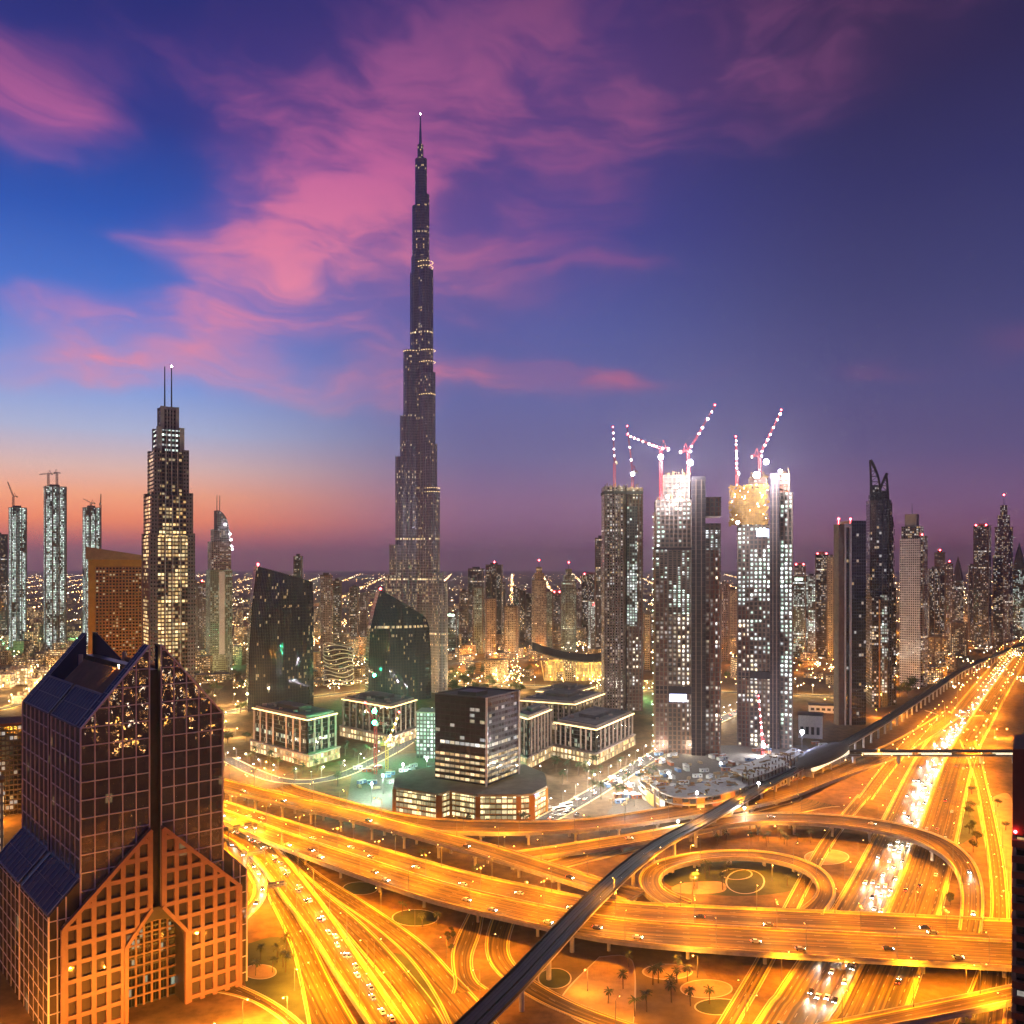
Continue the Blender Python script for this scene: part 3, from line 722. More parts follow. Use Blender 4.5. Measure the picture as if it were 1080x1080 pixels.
facade('podium_glass', 4.0, 3.9, .08, .14, .95, lin(70,56,40), lin(60,48,30), .92, (1,.76,.34,1), (1,.84,.46,1), 1.2, .7, .3, cl=(.05,.3))
facade('arcade', 5.0, 5.2, .32, .08, .78, lin(190,164,124), lin(40,30,22), .75, W1, W2, 1.3, .4, cl=(.1,.4))
facade('block_glass', 1.6, 3.9, .10, .12, .94, (.05,.05,.052,1), (.010,.013,.015,1), .10, W2, GRN, 1.2, .05, .06, .3, .02)
facade('low_rise', 3.4, 3.4, .5, .3, .72, lin(150,126,98), lin(40,34,30), .42, (1,.50,.14,1), W2, 2.6, 0)
facade('gold_hall', 2.4, 5.0, .14, .04, .97, lin(160,100,30), lin(120,70,16), 1.0, (1,.52,.08,1), (1,.60,.14,1), 1.3, 1.0, .4, cl=(.0,.1))
facade('thermal_slats', 40.0, 3.6, .02, .38, .99, lin(138,74,44), (.012,.008,.008,1), .0, W1, W2, 2.0, 0, .2)
facade('dusit_glass', 2.53, 3.5, .0, .0, 1.0, (.02,.014,.012,1), (.52,.44,.40,1), .012, W1, W2, .5, .0, .03, .3, .03, cl=(.5,.7), metal=.85)
facade('dusit_low_glass', 5.2, 6.8, .0, .0, 1.0, (.02,.014,.012,1), (.20,.15,.12,1), .03, W1, W2, .5, .0, .05, .3, .04, metal=.6)
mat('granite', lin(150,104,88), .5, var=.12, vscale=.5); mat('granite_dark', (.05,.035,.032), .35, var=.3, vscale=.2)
mat('mullion', lin(226,200,196), .5); mat('solar_panel', (.016,.030,.115), .6, 0, spec=.25); mat('panel_frame', (.20,.20,.26), .4, .5)
mat('louvre', lin(150,112,84), .6, var=.2); mat('ochre_plaster', lin(170,118,46), .8, var=.15); mat('plaster', lin(170,150,140), .8, var=.15)

# ------------------------------------------------------------------ foreground twin-gable tower
rt = root('gabled_tower', (-144.7, 359.5, 0), R(41), 'foreground glass tower with split twin-gable top and granite grid base', 'tower')
HWD, DEP, EAV, PK = 28.2, 93.0, 117.7, 151.0
zg = lambda x: PK-1.18*abs(x)
m_ = MB()
for s_ in (-1, 1):
    a, b = sorted((s_*HWD, s_*2.2))
    for y, flip in ((0.0, False), (DEP, True)):
        zb_ = 40.0 if y == 0 else 0.0; q = [(a,y,zb_),(b,y,zb_),(b,y,zg(b)),(a,y,zg(a))]; uvq = [(a+100,zb_),(b+100,zb_),(b+100,zg(b)),(a+100,zg(a))]
        m_.quad(q if not flip else q[::-1], uvq if not flip else uvq[::-1])
for s_ in (-1, 1):
    for y0, y1 in ((0,43),(47,DEP)):
        q = [(s_*HWD,y1,0),(s_*HWD,y0,0),(s_*HWD,y0,EAV),(s_*HWD,y1,EAV)]; uvq = [(y1,0),(y0,0),(y0,EAV),(y1,EAV)]
        m_.quad(q if s_ < 0 else q[::-1], uvq if s_ < 0 else uvq[::-1])
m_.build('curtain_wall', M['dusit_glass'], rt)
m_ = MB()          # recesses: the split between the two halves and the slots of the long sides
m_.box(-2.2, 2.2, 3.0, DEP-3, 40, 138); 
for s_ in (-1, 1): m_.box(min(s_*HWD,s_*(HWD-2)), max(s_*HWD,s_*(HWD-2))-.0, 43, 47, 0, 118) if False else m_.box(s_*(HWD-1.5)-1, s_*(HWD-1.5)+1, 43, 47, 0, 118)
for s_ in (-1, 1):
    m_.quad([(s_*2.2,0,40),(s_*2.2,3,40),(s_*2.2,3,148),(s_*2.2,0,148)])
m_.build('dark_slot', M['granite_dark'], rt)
m_ = MB(); bw = .20
for s_ in (-1, 1):
    for k in range(6):
        x = s_*(2.35+(HWD-2.35)*k/5); m_.bar((x,-.12,38), (x,-.12,zg(x)-.1), .25 if 0 < k < 5 else .5, r2=.2)
    z = 41.0
    while z < 148:
        xm = min(HWD, (PK-z)/1.18)
        if xm > 3: m_.bar((s_*2.3,-.06,z), (s_*xm,-.06,z), .25, r2=.2)
        z += 7.0
    m_.bar((s_*2.2,-.2,zg(2.2)), (s_*HWD,-.2,EAV), .5, r2=.3)
    for y in [0]+[43*k/6 for k in range(1,6)]+[42.7,47.3]+[47+(DEP-47)*k/6 for k in range(1,6)]+[DEP]:
        m_.bar((s_*(HWD+.1),y,45), (s_*(HWD+.1),y,EAV), .16 if y not in (0,42.7,47.3,DEP) else .4, r2=.16)
    z = 45.0
    while z < EAV+1:
        m_.bar((s_*(HWD+.06),0,min(z,EAV)), (s_*(HWD+.06),42.9,min(z,EAV)), .16); m_.bar((s_*(HWD+.06),47.1,min(z,EAV)), (s_*(HWD+.06),DEP,min(z,EAV)), .16); z += 7.4
m_.build('mullion_grid', M['mullion'], rt)
for y0, y1 in ((.05,6.5),(DEP-6.5,DEP-.05)):          # the two gables: sloping bands of roof in front and behind
    g_ = MB()
    for s_ in (-1, 1):
        P_ = [(s_*HWD,y0,EAV),(s_*HWD,y1,EAV),(s_*2.2,y1,zg(2.2)),(s_*2.2,y0,zg(2.2))]
        g_.quad(P_ if s_ > 0 else P_[::-1], [(0,0)]*4)
        Q_ = [(s_*HWD,y1,EAV-9),(s_*2.2,y1,zg(2.2)-11),(s_*2.2,y1,zg(2.2)),(s_*HWD,y1,EAV)]; g_.quad(Q_); 
        Q2 = [(p[0],y0+.02,p[2]) for p in Q_]; g_.quad(Q2)
    gb = g_.build('gable_roof', M['solar_panel'], rt)
    g_ = MB()
    for s_ in (-1, 1):
        for y in (y0+.1, (y0+y1)/2, y1-.1): g_.bar((s_*HWD,y,EAV+.15), (s_*2.2,y,zg(2.2)+.15), .14)
        for k in range(0, 11):
            x = s_*(2.4+(HWD-2.5)*k/10); g_.bar((x,y0,zg(x)+.12), (x,y1,zg(x)+.12), .1)
    g_.build('roof_frame', M['panel_frame'], gb)
for s_ in (-1, 1):
    for y0, y1 in ((6.7,43.0),(47.0,DEP-6.7)):
        x1 = 18.5; g_ = MB(); P_ = [(s_*HWD,y0,EAV),(s_*HWD,y1,EAV),(s_*x1,y1,zg(x1)),(s_*x1,y0,zg(x1))]
        g_.quad(P_ if s_ > 0 else P_[::-1]); pn = g_.build('solar_roof', M['solar_panel'], rt)
        g_ = MB(); n_ = 9
        for k in range(n_+1):
            y = y0+(y1-y0)*k/n_; g_.bar((s_*HWD,y,EAV+.1), (s_*x1,y,zg(x1)+.1), .10 if 0 < k < n_ else .28)
        for f_ in (0, .5, 1):
            x = HWD+(x1-HWD)*f_; g_.bar((s_*x,y0,zg(x)+.1), (s_*x,y1,zg(x)+.1), .10 if f_ == .5 else .35)
        g_.build('roof_frame', M['panel_frame'], pn)
    g_ = MB(); y = 7.5
    while y < 66:
        g_.bar((s_*18.0,y,zg(18.0)-1.6), (s_*8.5,y,zg(8.5)-3.2), .22, r2=.5); y += 1.75
    g_.quad([(s_*18.2,7,zg(18.2)-2.6),(s_*18.2,66,zg(18.2)-2.6),(s_*8.2,66,zg(8.2)-4.4),(s_*8.2,7,zg(8.2)-4.4)])
    g_.build('louvre_roof', M['louvre'], rt)
m_ = MB(); m_.box(-26,26,6.6,DEP-6.6,110,117.5); m_.build('roof_well', M['granite_dark'], rt)
l_ = bpy.data.lights.new('roof_lamp', 'POINT'); l_.energy = 5200; l_.color = (1,.55,.12); l_.shadow_soft_size = .4; lo_ = bpy.data.objects.new('roof_lamp', l_); C.objects.link(lo_); lo_.parent = rt; lo_.location = (-8,20,139)
m_ = MB(); m_.ball((-8,20,139), .3); m_.tube((-8,20,130), (-8,20,138.8), .12, .1, 6); m_.build('roof_lantern', M['warm_bulb'], rt)
m_ = MB(); m_.box(-7,7,44,66,117.5,134.5); m_.box(-6.0,6.0,30,43.8,117.5,129); m_.build('penthouse', M['ochre_plaster'], rt)
for x in (-9.5, 9.5):
    m_ = MB(); m_.tube((x,69,117.5), (x,69,140), 1.0, 1.0, 12); m_.build('column', M['plaster'], rt)
# lower front screen of pink granite with square openings
HB, EB, PB, SB = 35.0, 43.0, 76.5, .957
zt_ = lambda x: PB-SB*abs(x)
lowz = lambda x: 0.0 if abs(x) >= 12 else 30+(12-abs(x))*1.275
m_ = MB(); mg = MB()
for s_ in (-1, 1):
    xs = [2.9, 7.8, 13.2, 18.6, 24.0, 29.4, 34.1]
    for x in xs:
        hw_ = .9
        m_.quad([(s_*x-hw_,-2.6,lowz(x)),(s_*x+hw_,-2.6,lowz(x)),(s_*x+hw_,-2.6,zt_(x)-.2),(s_*x-hw_,-2.6,zt_(x)-.2)])
        for e_ in (-hw_, hw_): 
            q = [(s_*x+e_,-2.6,lowz(x)),(s_*x+e_,-1.4,lowz(x)),(s_*x+e_,-1.4,zt_(x)-.2),(s_*x+e_,-2.6,zt_(x)-.2)]
            m_.quad(q if e_ > 0 else q[::-1])
    z = 2.0
    while z < 72:
        xo = min(HB, (PB-z)/SB); xi = 2.2 if z > 42.5 else (12.0 if z < 30 else 12-(z-30)/1.275)
        if xo-xi > 1.2:
            a_, b_ = sorted((s_*xi, s_*xo)); m_.box(a_, b_, -2.57, -1.4, z-.85, z+.85)
        z += 6.8
    m_.bar((s_*2.2,-2.2,zt_(2.2)), (s_*HB,-2.2,EB), 1.1, r2=.75); m_.bar((s_*2.2,-2.2,42.5), (s_*12,-2.2,30), .9, r2=.7)
    m_.bar((s_*12,-2.2,0), (s_*12,-2.2,30), .8, r2=.7); m_.bar((s_*HB,-2.2,0), (s_*HB,-2.2,EB), .8, r2=.7); m_.bar((s_*2.5,-2.2,42.5), (s_*2.5,-2.2,zt_(2.5)), .5, r2=.7)
    # glass set back behind the grid
    st = [2.2,4,6,8,10,12,12.01,20,HB]
    for a_, b_ in zip(st, st[1:]):
        A, B = (s_*a_, s_*b_); la = lowz(a_) if a_ < 12.005 and b_ <= 12 else 0.0; lb = lowz(b_) if b_ < 12 else (30.0 if a_ < 12 else 0.0)
        q = [(A,-1.5,la),(B,-1.5,lb),(B,-1.5,zt_(b_)),(A,-1.5,zt_(a_))]; uvq = [(p[0]+100,p[2]) for p in q]
        mg.quad(q if s_ > 0 else q[::-1], uvq if s_ > 0 else uvq[::-1])
m_.build('granite_grid', M['granite'], rt); mg.build('recessed_glazing', M['dusit_low_glass'], rt)
m_ = MB()       # thickness of the screen: sides and sloping top
for s_ in (-1, 1):
    for q in ([(s_*HB,-1.5,0),(s_*HB,-.2,0),(s_*HB,-.2,EB),(s_*HB,-1.5,EB)], [(s_*HB,-1.6,EB),(s_*HB,-.2,EB),(s_*2.2,-.2,zt_(2.2)),(s_*2.2,-1.6,zt_(2.2))], [(s_*2.2,-1.5,40),(s_*2.2,3,40),(s_*2.2,3,75),(s_*2.2,-1.5,75)]): m_.quad(q); 
m_.build('screen_return', M['granite_dark'], rt)
# arched entrance hall
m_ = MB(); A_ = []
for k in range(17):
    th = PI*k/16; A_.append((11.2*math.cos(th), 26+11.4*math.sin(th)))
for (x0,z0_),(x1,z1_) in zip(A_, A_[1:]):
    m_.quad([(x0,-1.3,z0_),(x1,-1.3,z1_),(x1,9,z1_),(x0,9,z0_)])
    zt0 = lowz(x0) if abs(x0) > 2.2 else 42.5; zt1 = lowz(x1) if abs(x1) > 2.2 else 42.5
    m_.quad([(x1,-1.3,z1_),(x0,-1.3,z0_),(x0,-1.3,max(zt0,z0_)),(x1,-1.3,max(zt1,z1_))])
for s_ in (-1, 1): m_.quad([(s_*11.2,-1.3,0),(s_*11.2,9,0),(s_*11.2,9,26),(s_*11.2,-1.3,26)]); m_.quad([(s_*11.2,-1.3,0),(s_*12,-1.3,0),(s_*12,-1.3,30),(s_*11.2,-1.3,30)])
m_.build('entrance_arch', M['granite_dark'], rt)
m_ = MB(); m_.quad([(-11.2,8.9,0),(11.2,8.9,0),(11.2,8.9,38),(-11.2,8.9,38)], [(0,0),(22.4,0),(22.4,38),(0,38)]); m_.build('hall_glazing', M['block_glass'], rt)
m_ = MB()
for k in range(1, 7): m_.bar((-11.2+22.4*k/7,8.6,0), (-11.2+22.4*k/7,8.6,37), .38)
for k in range(1, 9): m_.bar((-11.2,8.55,4.2*k), (11.2,8.55,4.2*k), .34)
m_.build('hall_grid', M['louvre'], rt)
# low side wings under sloping solar roofs
for s_ in (-1, 1):
    wx0, wx1 = HWD, HWD+11.0
    m_ = MB()
    q = [(s_*wx1,DEP,0),(s_*wx1,.6,0),(s_*wx1,.6,48),(s_*wx1,DEP,48)]; uvq = [(p[1],p[2]) for p in q]; m_.quad(q if s_ < 0 else q[::-1], uvq if s_ < 0 else uvq[::-1])
    q = [(s_*wx1,.6,0),(s_*wx0,.6,0),(s_*wx0,.6,59.5),(s_*wx1,.6,48)]; uvq = [(p[0]+100,p[2]) for p in q]; m_.quad(q if s_ < 0 else q[::-1], uvq if s_ < 0 else uvq[::-1])
    wg = m_.build('side_wing', M['dusit_low_glass'], rt)
    m_ = MB()
    for k in range(0, 13):
        y = .6+(DEP-.6)*k/12
        m_.bar((s_*(wx1+.05),y,0), (s_*(wx1+.05),y,48), .10 if k % 6 else .3)
    for z in range(4, 49, 6): m_.bar((s_*(wx1+.03),.6,z), (s_*(wx1+.03),DEP,z), .12)
    for k in range(3): x = wx0+5+(wx1-wx0-5)*k/2; m_.bar((s_*x,.45,0), (s_*x,.45,59.5-(x-wx0)*1.045), .22)
    for z in range(4, 49, 7): m_.bar((s_*wx0,.45,z), (s_*wx1,.45,z), .18)
    m_.build('mullion', M['mullion'], wg)
    m_ = MB(); q = [(s_*wx1,.6,48),(s_*wx0,.6,59.5),(s_*wx0,DEP,59.5),(s_*wx1,DEP,48)]; m_.quad(q); m_.build('wing_roof', M['granite_dark'], rt)
    for y0, y1 in ((1.5,42.0),(48.0,DEP-2)):
        nx, nz = (59.5-48)/math.hypot(11,11.5)*s_, 11/math.hypot(11,11.5)
        g_ = MB(); q = [(s_*wx1+nx*.2,y0,48+nz*.25),(s_*wx0+nx*.2,y0,59.5+nz*.25),(s_*wx0+nx*.2,y1,59.5+nz*.25),(s_*wx1+nx*.2,y1,48+nz*.25)]; g_.quad(q)
        pn = g_.build('solar_roof', M['solar_panel'], rt); g_ = MB()
        for k in range(9):
            y = y0+(y1-y0)*k/8; g_.bar((s_*wx1+nx*.3,y,48+nz*.35), (s_*wx0+nx*.3,y,59.5+nz*.35), .12 if 0 < k < 8 else .32)
        for f_ in (0,.5,1): g_.bar((s_*(wx1-11*f_)+nx*.3,y0,48+11.5*f_+nz*.35), (s_*(wx1-11*f_)+nx*.3,y1,48+11.5*f_+nz*.35), .12 if f_ == .5 else .32)
        g_.build('roof_frame', M['panel_frame'], pn)

# ------------------------------------------------------------------ the very tall stepped spire
YB = 1300.0; kx = YB/F
bx = (443.4-540)*kx; ZB = lambda y: H+(HZ-y)*kx
rt = root('spire_skyscraper', (bx, YB, 0), 0, 'tallest tower of all, dark three-winged spire stepping up to a needle', 'skyscraper')
def stadium(ang, r, w_, r0=0.0, n=8):
    d = Vector((math.cos(ang), math.sin(ang), 0)); e = Vector((-d.y, d.x, 0)); P_ = [d*r0-e*w_/2]
    cc = d*(r-w_/2)
    for k in range(n+1):
        th = -PI/2+PI*k/n; P_.append(cc+d*math.cos(th)*w_/2+e*math.sin(th)*w_/2)
    P_.append(d*r0+e*w_/2); return P_
wings = [(R(200), [(52,606),(46,575),(37,483),(30,440),(25,371),(15,290)]), (R(318), [(54,613),(44,604),(37,518),(31,470),(27,395),(22,287)]), (R(80), [(54,600),(46,560),(38,500),(30,415),(24,330),(17,250)])]
up_ = MB(); lo_ = MB(); bands = MB()
for ang, tiers in wings:
    for k, (r, ypx) in enumerate(tiers):
        w_ = 15.5+1.15*k; P_ = stadium(ang, r, w_); zt = ZB(ypx); zs = min(zt, 190.0)
        lo_.prism(P_, 0, zs, 0, top=zt <= 190)
        if zt > 190: up_.prism(P_, zs, zt, 0, top=True)
        for q in stadium(ang, r+.12, w_+.1)[1:-1:2]: bands.bar((q.x,q.y,0), (q.x,q.y,zt+2.2), .32)
def ngon(r, n=12, a0=0.0): return [Vector((r*math.cos(a0+2*PI*k/n), r*math.sin(a0+2*PI*k/n), 0)) for k in range(n)]
up_.prism(ngon(13.6), 190, ZB(272), 0)
lo_.prism(ngon(13.6), 0, 190, 0, top=False)
lo_.build('lower_shaft', M['spire_glass_low'], rt); up_.build('upper_shaft', M['spire_glass'], rt); bands.build('vertical_fin', M['steel'], rt)
m_ = MB(); off = [(-3.0,0,9.2,272,218),(4.6,-1,8.6,272,206),(-.6,1,7.4,218,168),(3.6,-.5,6.0,206,168),(0,0,4.4,168,153)]
for x, y, r, y0, y1 in off: m_.prism([p+Vector((x,y,0)) for p in ngon(r, 10)], ZB(y0)-30, ZB(y1), 0)
m_.build('upper_tier', M['spire_glass'], rt)
m_ = MB(); m_.tube((0,0,ZB(160)), (0,0,ZB(138)), 2.6, 1.6, 10); m_.tube((0,0,ZB(138)), (0,0,ZB(121)), 1.5, .5, 10); m_.build('needle', M['steel'], rt)
m_ = MB(); m_.ball((0,0,ZB(121)+1), 1.1); m_.build('beacon', M['white_bulb'], rt)
M_ring = mat('ring_light', (.6,.5,.4), .5, emit=(1,.66,.28), es=1.6)
def lamp_ring(ypx, ang, r, w_, dash=2.2, gap=2.0):
    m_ = MB(); P_ = stadium(ang, r+.35, w_+.5); 
    for a, b in zip(P_, P_[1:]):
        L_ = (b-a).length; n_ = max(1, int(L_/(dash+gap)))
        for k in range(n_):
            u = a.lerp(b, (k+.15)/n_); v = a.lerp(b, (k+.6)/n_); m_.bar((u.x,u.y,ZB(ypx)), (v.x,v.y,ZB(ypx)), .35)
    m_.build('terrace_light', M_ring, rt)
for ypx, ang, r, w_ in ((372,R(200),25,20.1),(372,R(318),27,20.1),(384,R(318),27,20.1),(516,R(318),37,17.8),(520,R(318),37,17.8),(284,R(318),22,21.3),(279,R(318),22,21.3),(418,R(318),27,20.1)): lamp_ring(ypx, ang, r, w_)

# ------------------------------------------------------------------ stepped tower with twin masts
Y0 = 800.0
def boxes_tower(rt, tiers, facs, rot_d=.85):
    pass
c0 = XZ(166, 598, Y0)
rt = root('stepped_tower', (c0.x, Y0+25, 0), R(33), 'tall stepped tower with twin masts and rows of warm lit windows', 'tower')
k0 = (Y0+8)/F
def ztop(y): return H+(HZ-y)*k0
tiers = [(62,565,'glazed_gallery',0),(57.5,522,'glazed_gallery',0),(48,476,'glazed_gallery_dim',1),(37,452,'cool_top_floors',0),(24.5,429.5,'stone_panel',0)]
z0 = 0.0
for i, (sil, yt, fc, _) in enumerate(tiers):
    sm = sil*k0; w_ = sm/1.40; z1 = ztop(yt)
    m_ = MB(); m_.prism([(-w_/2,-w_/2),(w_/2,-w_/2),(w_/2,w_/2),(-w_/2,w_/2)], z0, z1, 0, True, False, 1); m_.build('tier', [M[fc], M['roof_dark']], rt)
    m_ = MB(); e_ = w_*.16
    for sx in (-1, 1):
        for sy in (-1, 1):
            m_.box(sx*w_/2-(e_ if sx > 0 else .5), sx*w_/2+(e_ if sx < 0 else .5), sy*w_/2-(e_ if sy > 0 else .5), sy*w_/2+(e_ if sy < 0 else .5), max(0, z0-12), z1+2.5)
    m_.build('corner_pier', M['stone_panel'] if i < 3 else M['plaster'], rt)
    m_ = MB()
    for f_ in (-.17, 0, .17):
        for a_ in (0, 1):
            if a_ == 0: m_.box(f_*w_-.45, f_*w_+.45, -w_/2-.7, -w_/2-.02, z0, z1+.6)
            else: m_.box(w_/2+.02, w_/2+.7, f_*w_-.45, f_*w_+.45, z0, z1+.6)
    m_.build('pilaster', M['plaster'], rt); z0 = z1-.5
m_ = MB(); m_.box(-7,7,-7,7,z0+.6,z0+3); m_.build('penthouse', M['plaster'], rt)
for x in (-3.4, 2.6):
    m_ = MB(); m_.tube((x,-2,z0), (x,-2,ztop(383)), .75, .45, 8); ms = m_.build('mast', M['dark_metal'], rt)
m_ = MB(); m_.ball((2.6,-2,ztop(382)), .9); m_.build('beacon', M['white_bulb'], rt)

# ------------------------------------------------------------------ ochre hotel beside it
Y1 = 930.0; a = XZ(93, 598, Y1); b = XZ(136, 598, Y1)
rt = root('ochre_hotel', (a.x, Y1, 0), R(22), 'ochre framed hotel block with slanted roof beside the stepped tower', 'hotel')
zt1 = H+(HZ-590)*Y1/F; w_ = 52
m_ = MB(); m_.box(7, w_, 0, 26, 0, zt1-6, 0, 1); m_.build('window_wall', [M['ochre_hotel'], M['roof_dark']], rt)
m_ = MB(); m_.box(0, 6.9, -2, 27, 0, zt1); m_.box(6.95, w_+1, -2, -.1, zt1-7, zt1-.1); m_.build('portal_frame', M['ochre_plaster'], rt)
m_ = MB(); m_.prism([(-2,-4),(w_+3,-4),(w_+3,30),(-2,30)], zt1+.1, lambda x, y: zt1+13-x*.16, 0, True, True); m_.build('roof_slab', M['louvre'], rt)

# ------------------------------------------------------------------ two dark glass sail towers
def sail(name, pts_px, Yd, thick, rot, label, fac='dark_curtain'):
    """front outline given by rows (photo y, left x, right x); thickness follows a soft lens"""
    rows = sorted(pts_px); cxp = sum(p[1]+p[2] for p in rows)/(2*len(rows)); c = XZ(cxp, 598, Yd)
    az_ = math.atan2(c.x, c.y); rt = root(name, (c.x, Yd, 0), rot, label, 'tower')
    co = math.cos(rot+az_)/math.cos(az_); m_ = MB(); secs = []
    for py, xl, xr in rows:
        z = H+(HZ-py)*Yd/F; l = (xl-cxp)*Yd/F/co; r = (xr-cxp)*Yd/F/co; secs.append((z, l, r))
    n = 10
    def ring(z, l, r):
        P_ = []
        for k in range(n+1): t = k/n; P_.append((l+(r-l)*t, -thick*.32*math.sin(PI*t)**.8, z))
        for k in range(n+1): t = 1-k/n; P_.append((l+(r-l)*t, thick*.68, z))
        return P_
    return rt, secs, ring
def build_sail(rt, secs, ring, ztop_f, fac):
    m_ = MB(); secs = [s_ for s_ in secs]; secs.sort(key=lambda t: -t[0]); secs = secs[::-1]
    if secs[0][0] > 0: secs = [(0.0, secs[0][1], secs[0][2])]+secs
    rings = [ring(*s_) for s_ in secs]
    clip = lambda p: (p[0], p[1], min(p[2], ztop_f(p[0])))
    for A, B in zip(rings, rings[1:]):
        u = 0.0; n = len(A)
        for k in range(n):
            j = (k+1) % n; L_ = math.hypot(A[j][0]-A[k][0], A[j][1]-A[k][1]); a, b, c, d = A[k], A[j], clip(B[j]), clip(B[k])
            if c[2] <= a[2]+.01 and d[2] <= b[2]+.01: u += L_; continue
            m_.quad([a, b, c, d], [(u,a[2]),(u+L_,b[2]),(u+L_,c[2]),(u,d[2])], 0); u += L_
    T = [clip(p) for p in rings[-1]]; n2 = len(T)//2
    for k in range(n2-1): m_.quad([T[k], T[k+1], T[len(T)-2-k], T[len(T)-1-k]], [(-5000,-5000)]*4, 1)
    m_.build('glass_skin', [M[fac], M['roof_dark']], rt)
    f_ = MB()
    A, B = rings[0], rings[-1]
    for k in range(0, 41):
        t = k/40
        pr = None
        for (z, l, r), rg in zip(secs, rings):
            p = Vector((l+(r-l)*t, -9999, z)); i = min(int(t*10), 9); g = t*10-i; p.y = (rg[i][1]*(1-g)+rg[i+1][1]*g)-.25
            q = Vector((p.x, p.y, min(z, ztop_f(p.x)+.8)))
            if pr is not None and q.z > pr.z+.1: f_.bar(pr, q, .10, r2=.16)
            pr = q
    f_.build('vertical_fin', M['fin_metal'], rt)
mat('fin_metal', (.05,.048,.055), .4, .6)
Yd = 1120.0
rt, secs, ring = sail('sail_tower', [(597,271,330),(640,266,331),(690,263,331),(740,262,331)], Yd, 34, R(24), 'left of two dark glass towers with slanted tops and red roof beacon')
zl = H+(HZ-597)*Yd/F; zr = H+(HZ-614)*Yd/F
xl_, xr_ = secs[0][1], secs[0][2]
build_sail(rt, secs, ring, lambda x: zl+(zr-zl)*(x-xl_)/(xr_-xl_), 'dark_curtain')
m_ = MB(); m_.ball((xl_+2,2,zl+2.2), 1.5); m_.tube((xl_+2,2,zl-3), (xl_+2,2,zl+1), .3, .3, 6); m_.build('beacon', M['red_beacon'], rt)
Yd = 1200.0
rt, secs, ring = sail('sail_tower', [(622,401,440),(640,396,449),(662,391,453),(700,389,455),(735,389,455)], Yd, 34, R(20), 'right of two dark glass towers, sail shaped and green lit at its foot')
zl = H+(HZ-622)*Yd/F; s0 = [s_ for s_ in secs]; xl_ = secs[0][1]; xr_ = secs[-1][2]
build_sail(rt, secs, ring, lambda x: zl-.62*max(0,(x-xl_-1))*1.0 if x > xl_ else zl, 'dark_curtain')
m_ = MB(); m_.ball((xl_+1,2,zl+1.5), 1.5); m_.tube((xl_+1,2,zl-4), (xl_+1,2,zl+.5), .3, .3, 6); m_.build('beacon', M['red_beacon'], rt)

# ------------------------------------------------------------------ black office cube on its lit podium
B0 = Vector((-18.5,642,0)); A0 = Vector((-57.6,665,0)); D0 = Vector((5,681,0)); E0 = A0+D0-B0
rt = root('black_office', B0, 0, 'black glass office cube with a white corner column and lit floors', 'office building')
zq = 84.5; loc_ = lambda p: (p.x-B0.x, p.y-B0.y)
facade('office_lit', 4.4, 4.3, .10, .30, .80, (.016,.012,.014,1), (.12,.09,.105,1), .72, W1, W2, .95, .2, .05, .3, .02, metal=.5, cl=(.1,.5))
m_ = MB(); m_.prism([loc_(A0),loc_(B0),loc_(D0),loc_(E0)], 21.5, 43.0, 0, False); m_.build('lit_band', M['office_lit'], rt)
m_ = MB(); m_.prism([loc_(A0),loc_(B0),loc_(D0),loc_(E0)], 43.0, zq, 0, True, False, 1); m_.build('window_band', [M['office_band'], M['roof_dark']], rt)
m_ = MB()
def edge_bars(P_, Q_, n, z0, z1, r, out, skip=()):
    for k in range(n+1):
        p = P_.lerp(Q_, k/n); m_.bar((p.x-B0.x+out.x, p.y-B0.y+out.y, z0), (p.x-B0.x+out.x, p.y-B0.y+out.y, z1), r)
o1 = Vector((-.5,-.86,0))*.25; o2 = Vector((.86,-.5,0))*.25
edge_bars(A0, B0, 10, 23.0, zq, .11, o1); edge_bars(B0, D0, 14, 23.0, zq, .09, o2)
for k in range(15):
    z = 23.0+k*4.3
    for P_, Q_, o in ((A0,B0,o1*.3),(B0,D0,o2*.3)): m_.bar((P_.x-B0.x+o.x,P_.y-B0.y+o.y,z), (Q_.x-B0.x+o.x,Q_.y-B0.y+o.y,z), .10)
m_.build('mullion', mat('black_frame', (.022,.018,.02), .6), rt)
for p, o in ((B0, Vector((0,-.3,0))), (D0, Vector((.4,0,0)))):
    m_ = MB(); q = p-B0+o; m_.tube((q.x,q.y,21), (q.x,q.y,zq+.8), .8, .8, 10); m_.build('corner_column', M['white_paint'], rt)
m_ = MB(); pp = [A0,B0,D0,E0]
for a, b in zip(pp, pp[1:]+pp[:1]): m_.bar((a.x-B0.x,a.y-B0.y,zq+.5), (b.x-B0.x,b.y-B0.y,zq+.5), .5)
m_.box(-18, -2, 25, 40, zq, zq+3.2) if False else m_.prism([(-22,20),(-8,12),(0,24),(-14,33)], zq+.01, zq+3, 0); m_.build('parapet', M['dark_metal'], rt)

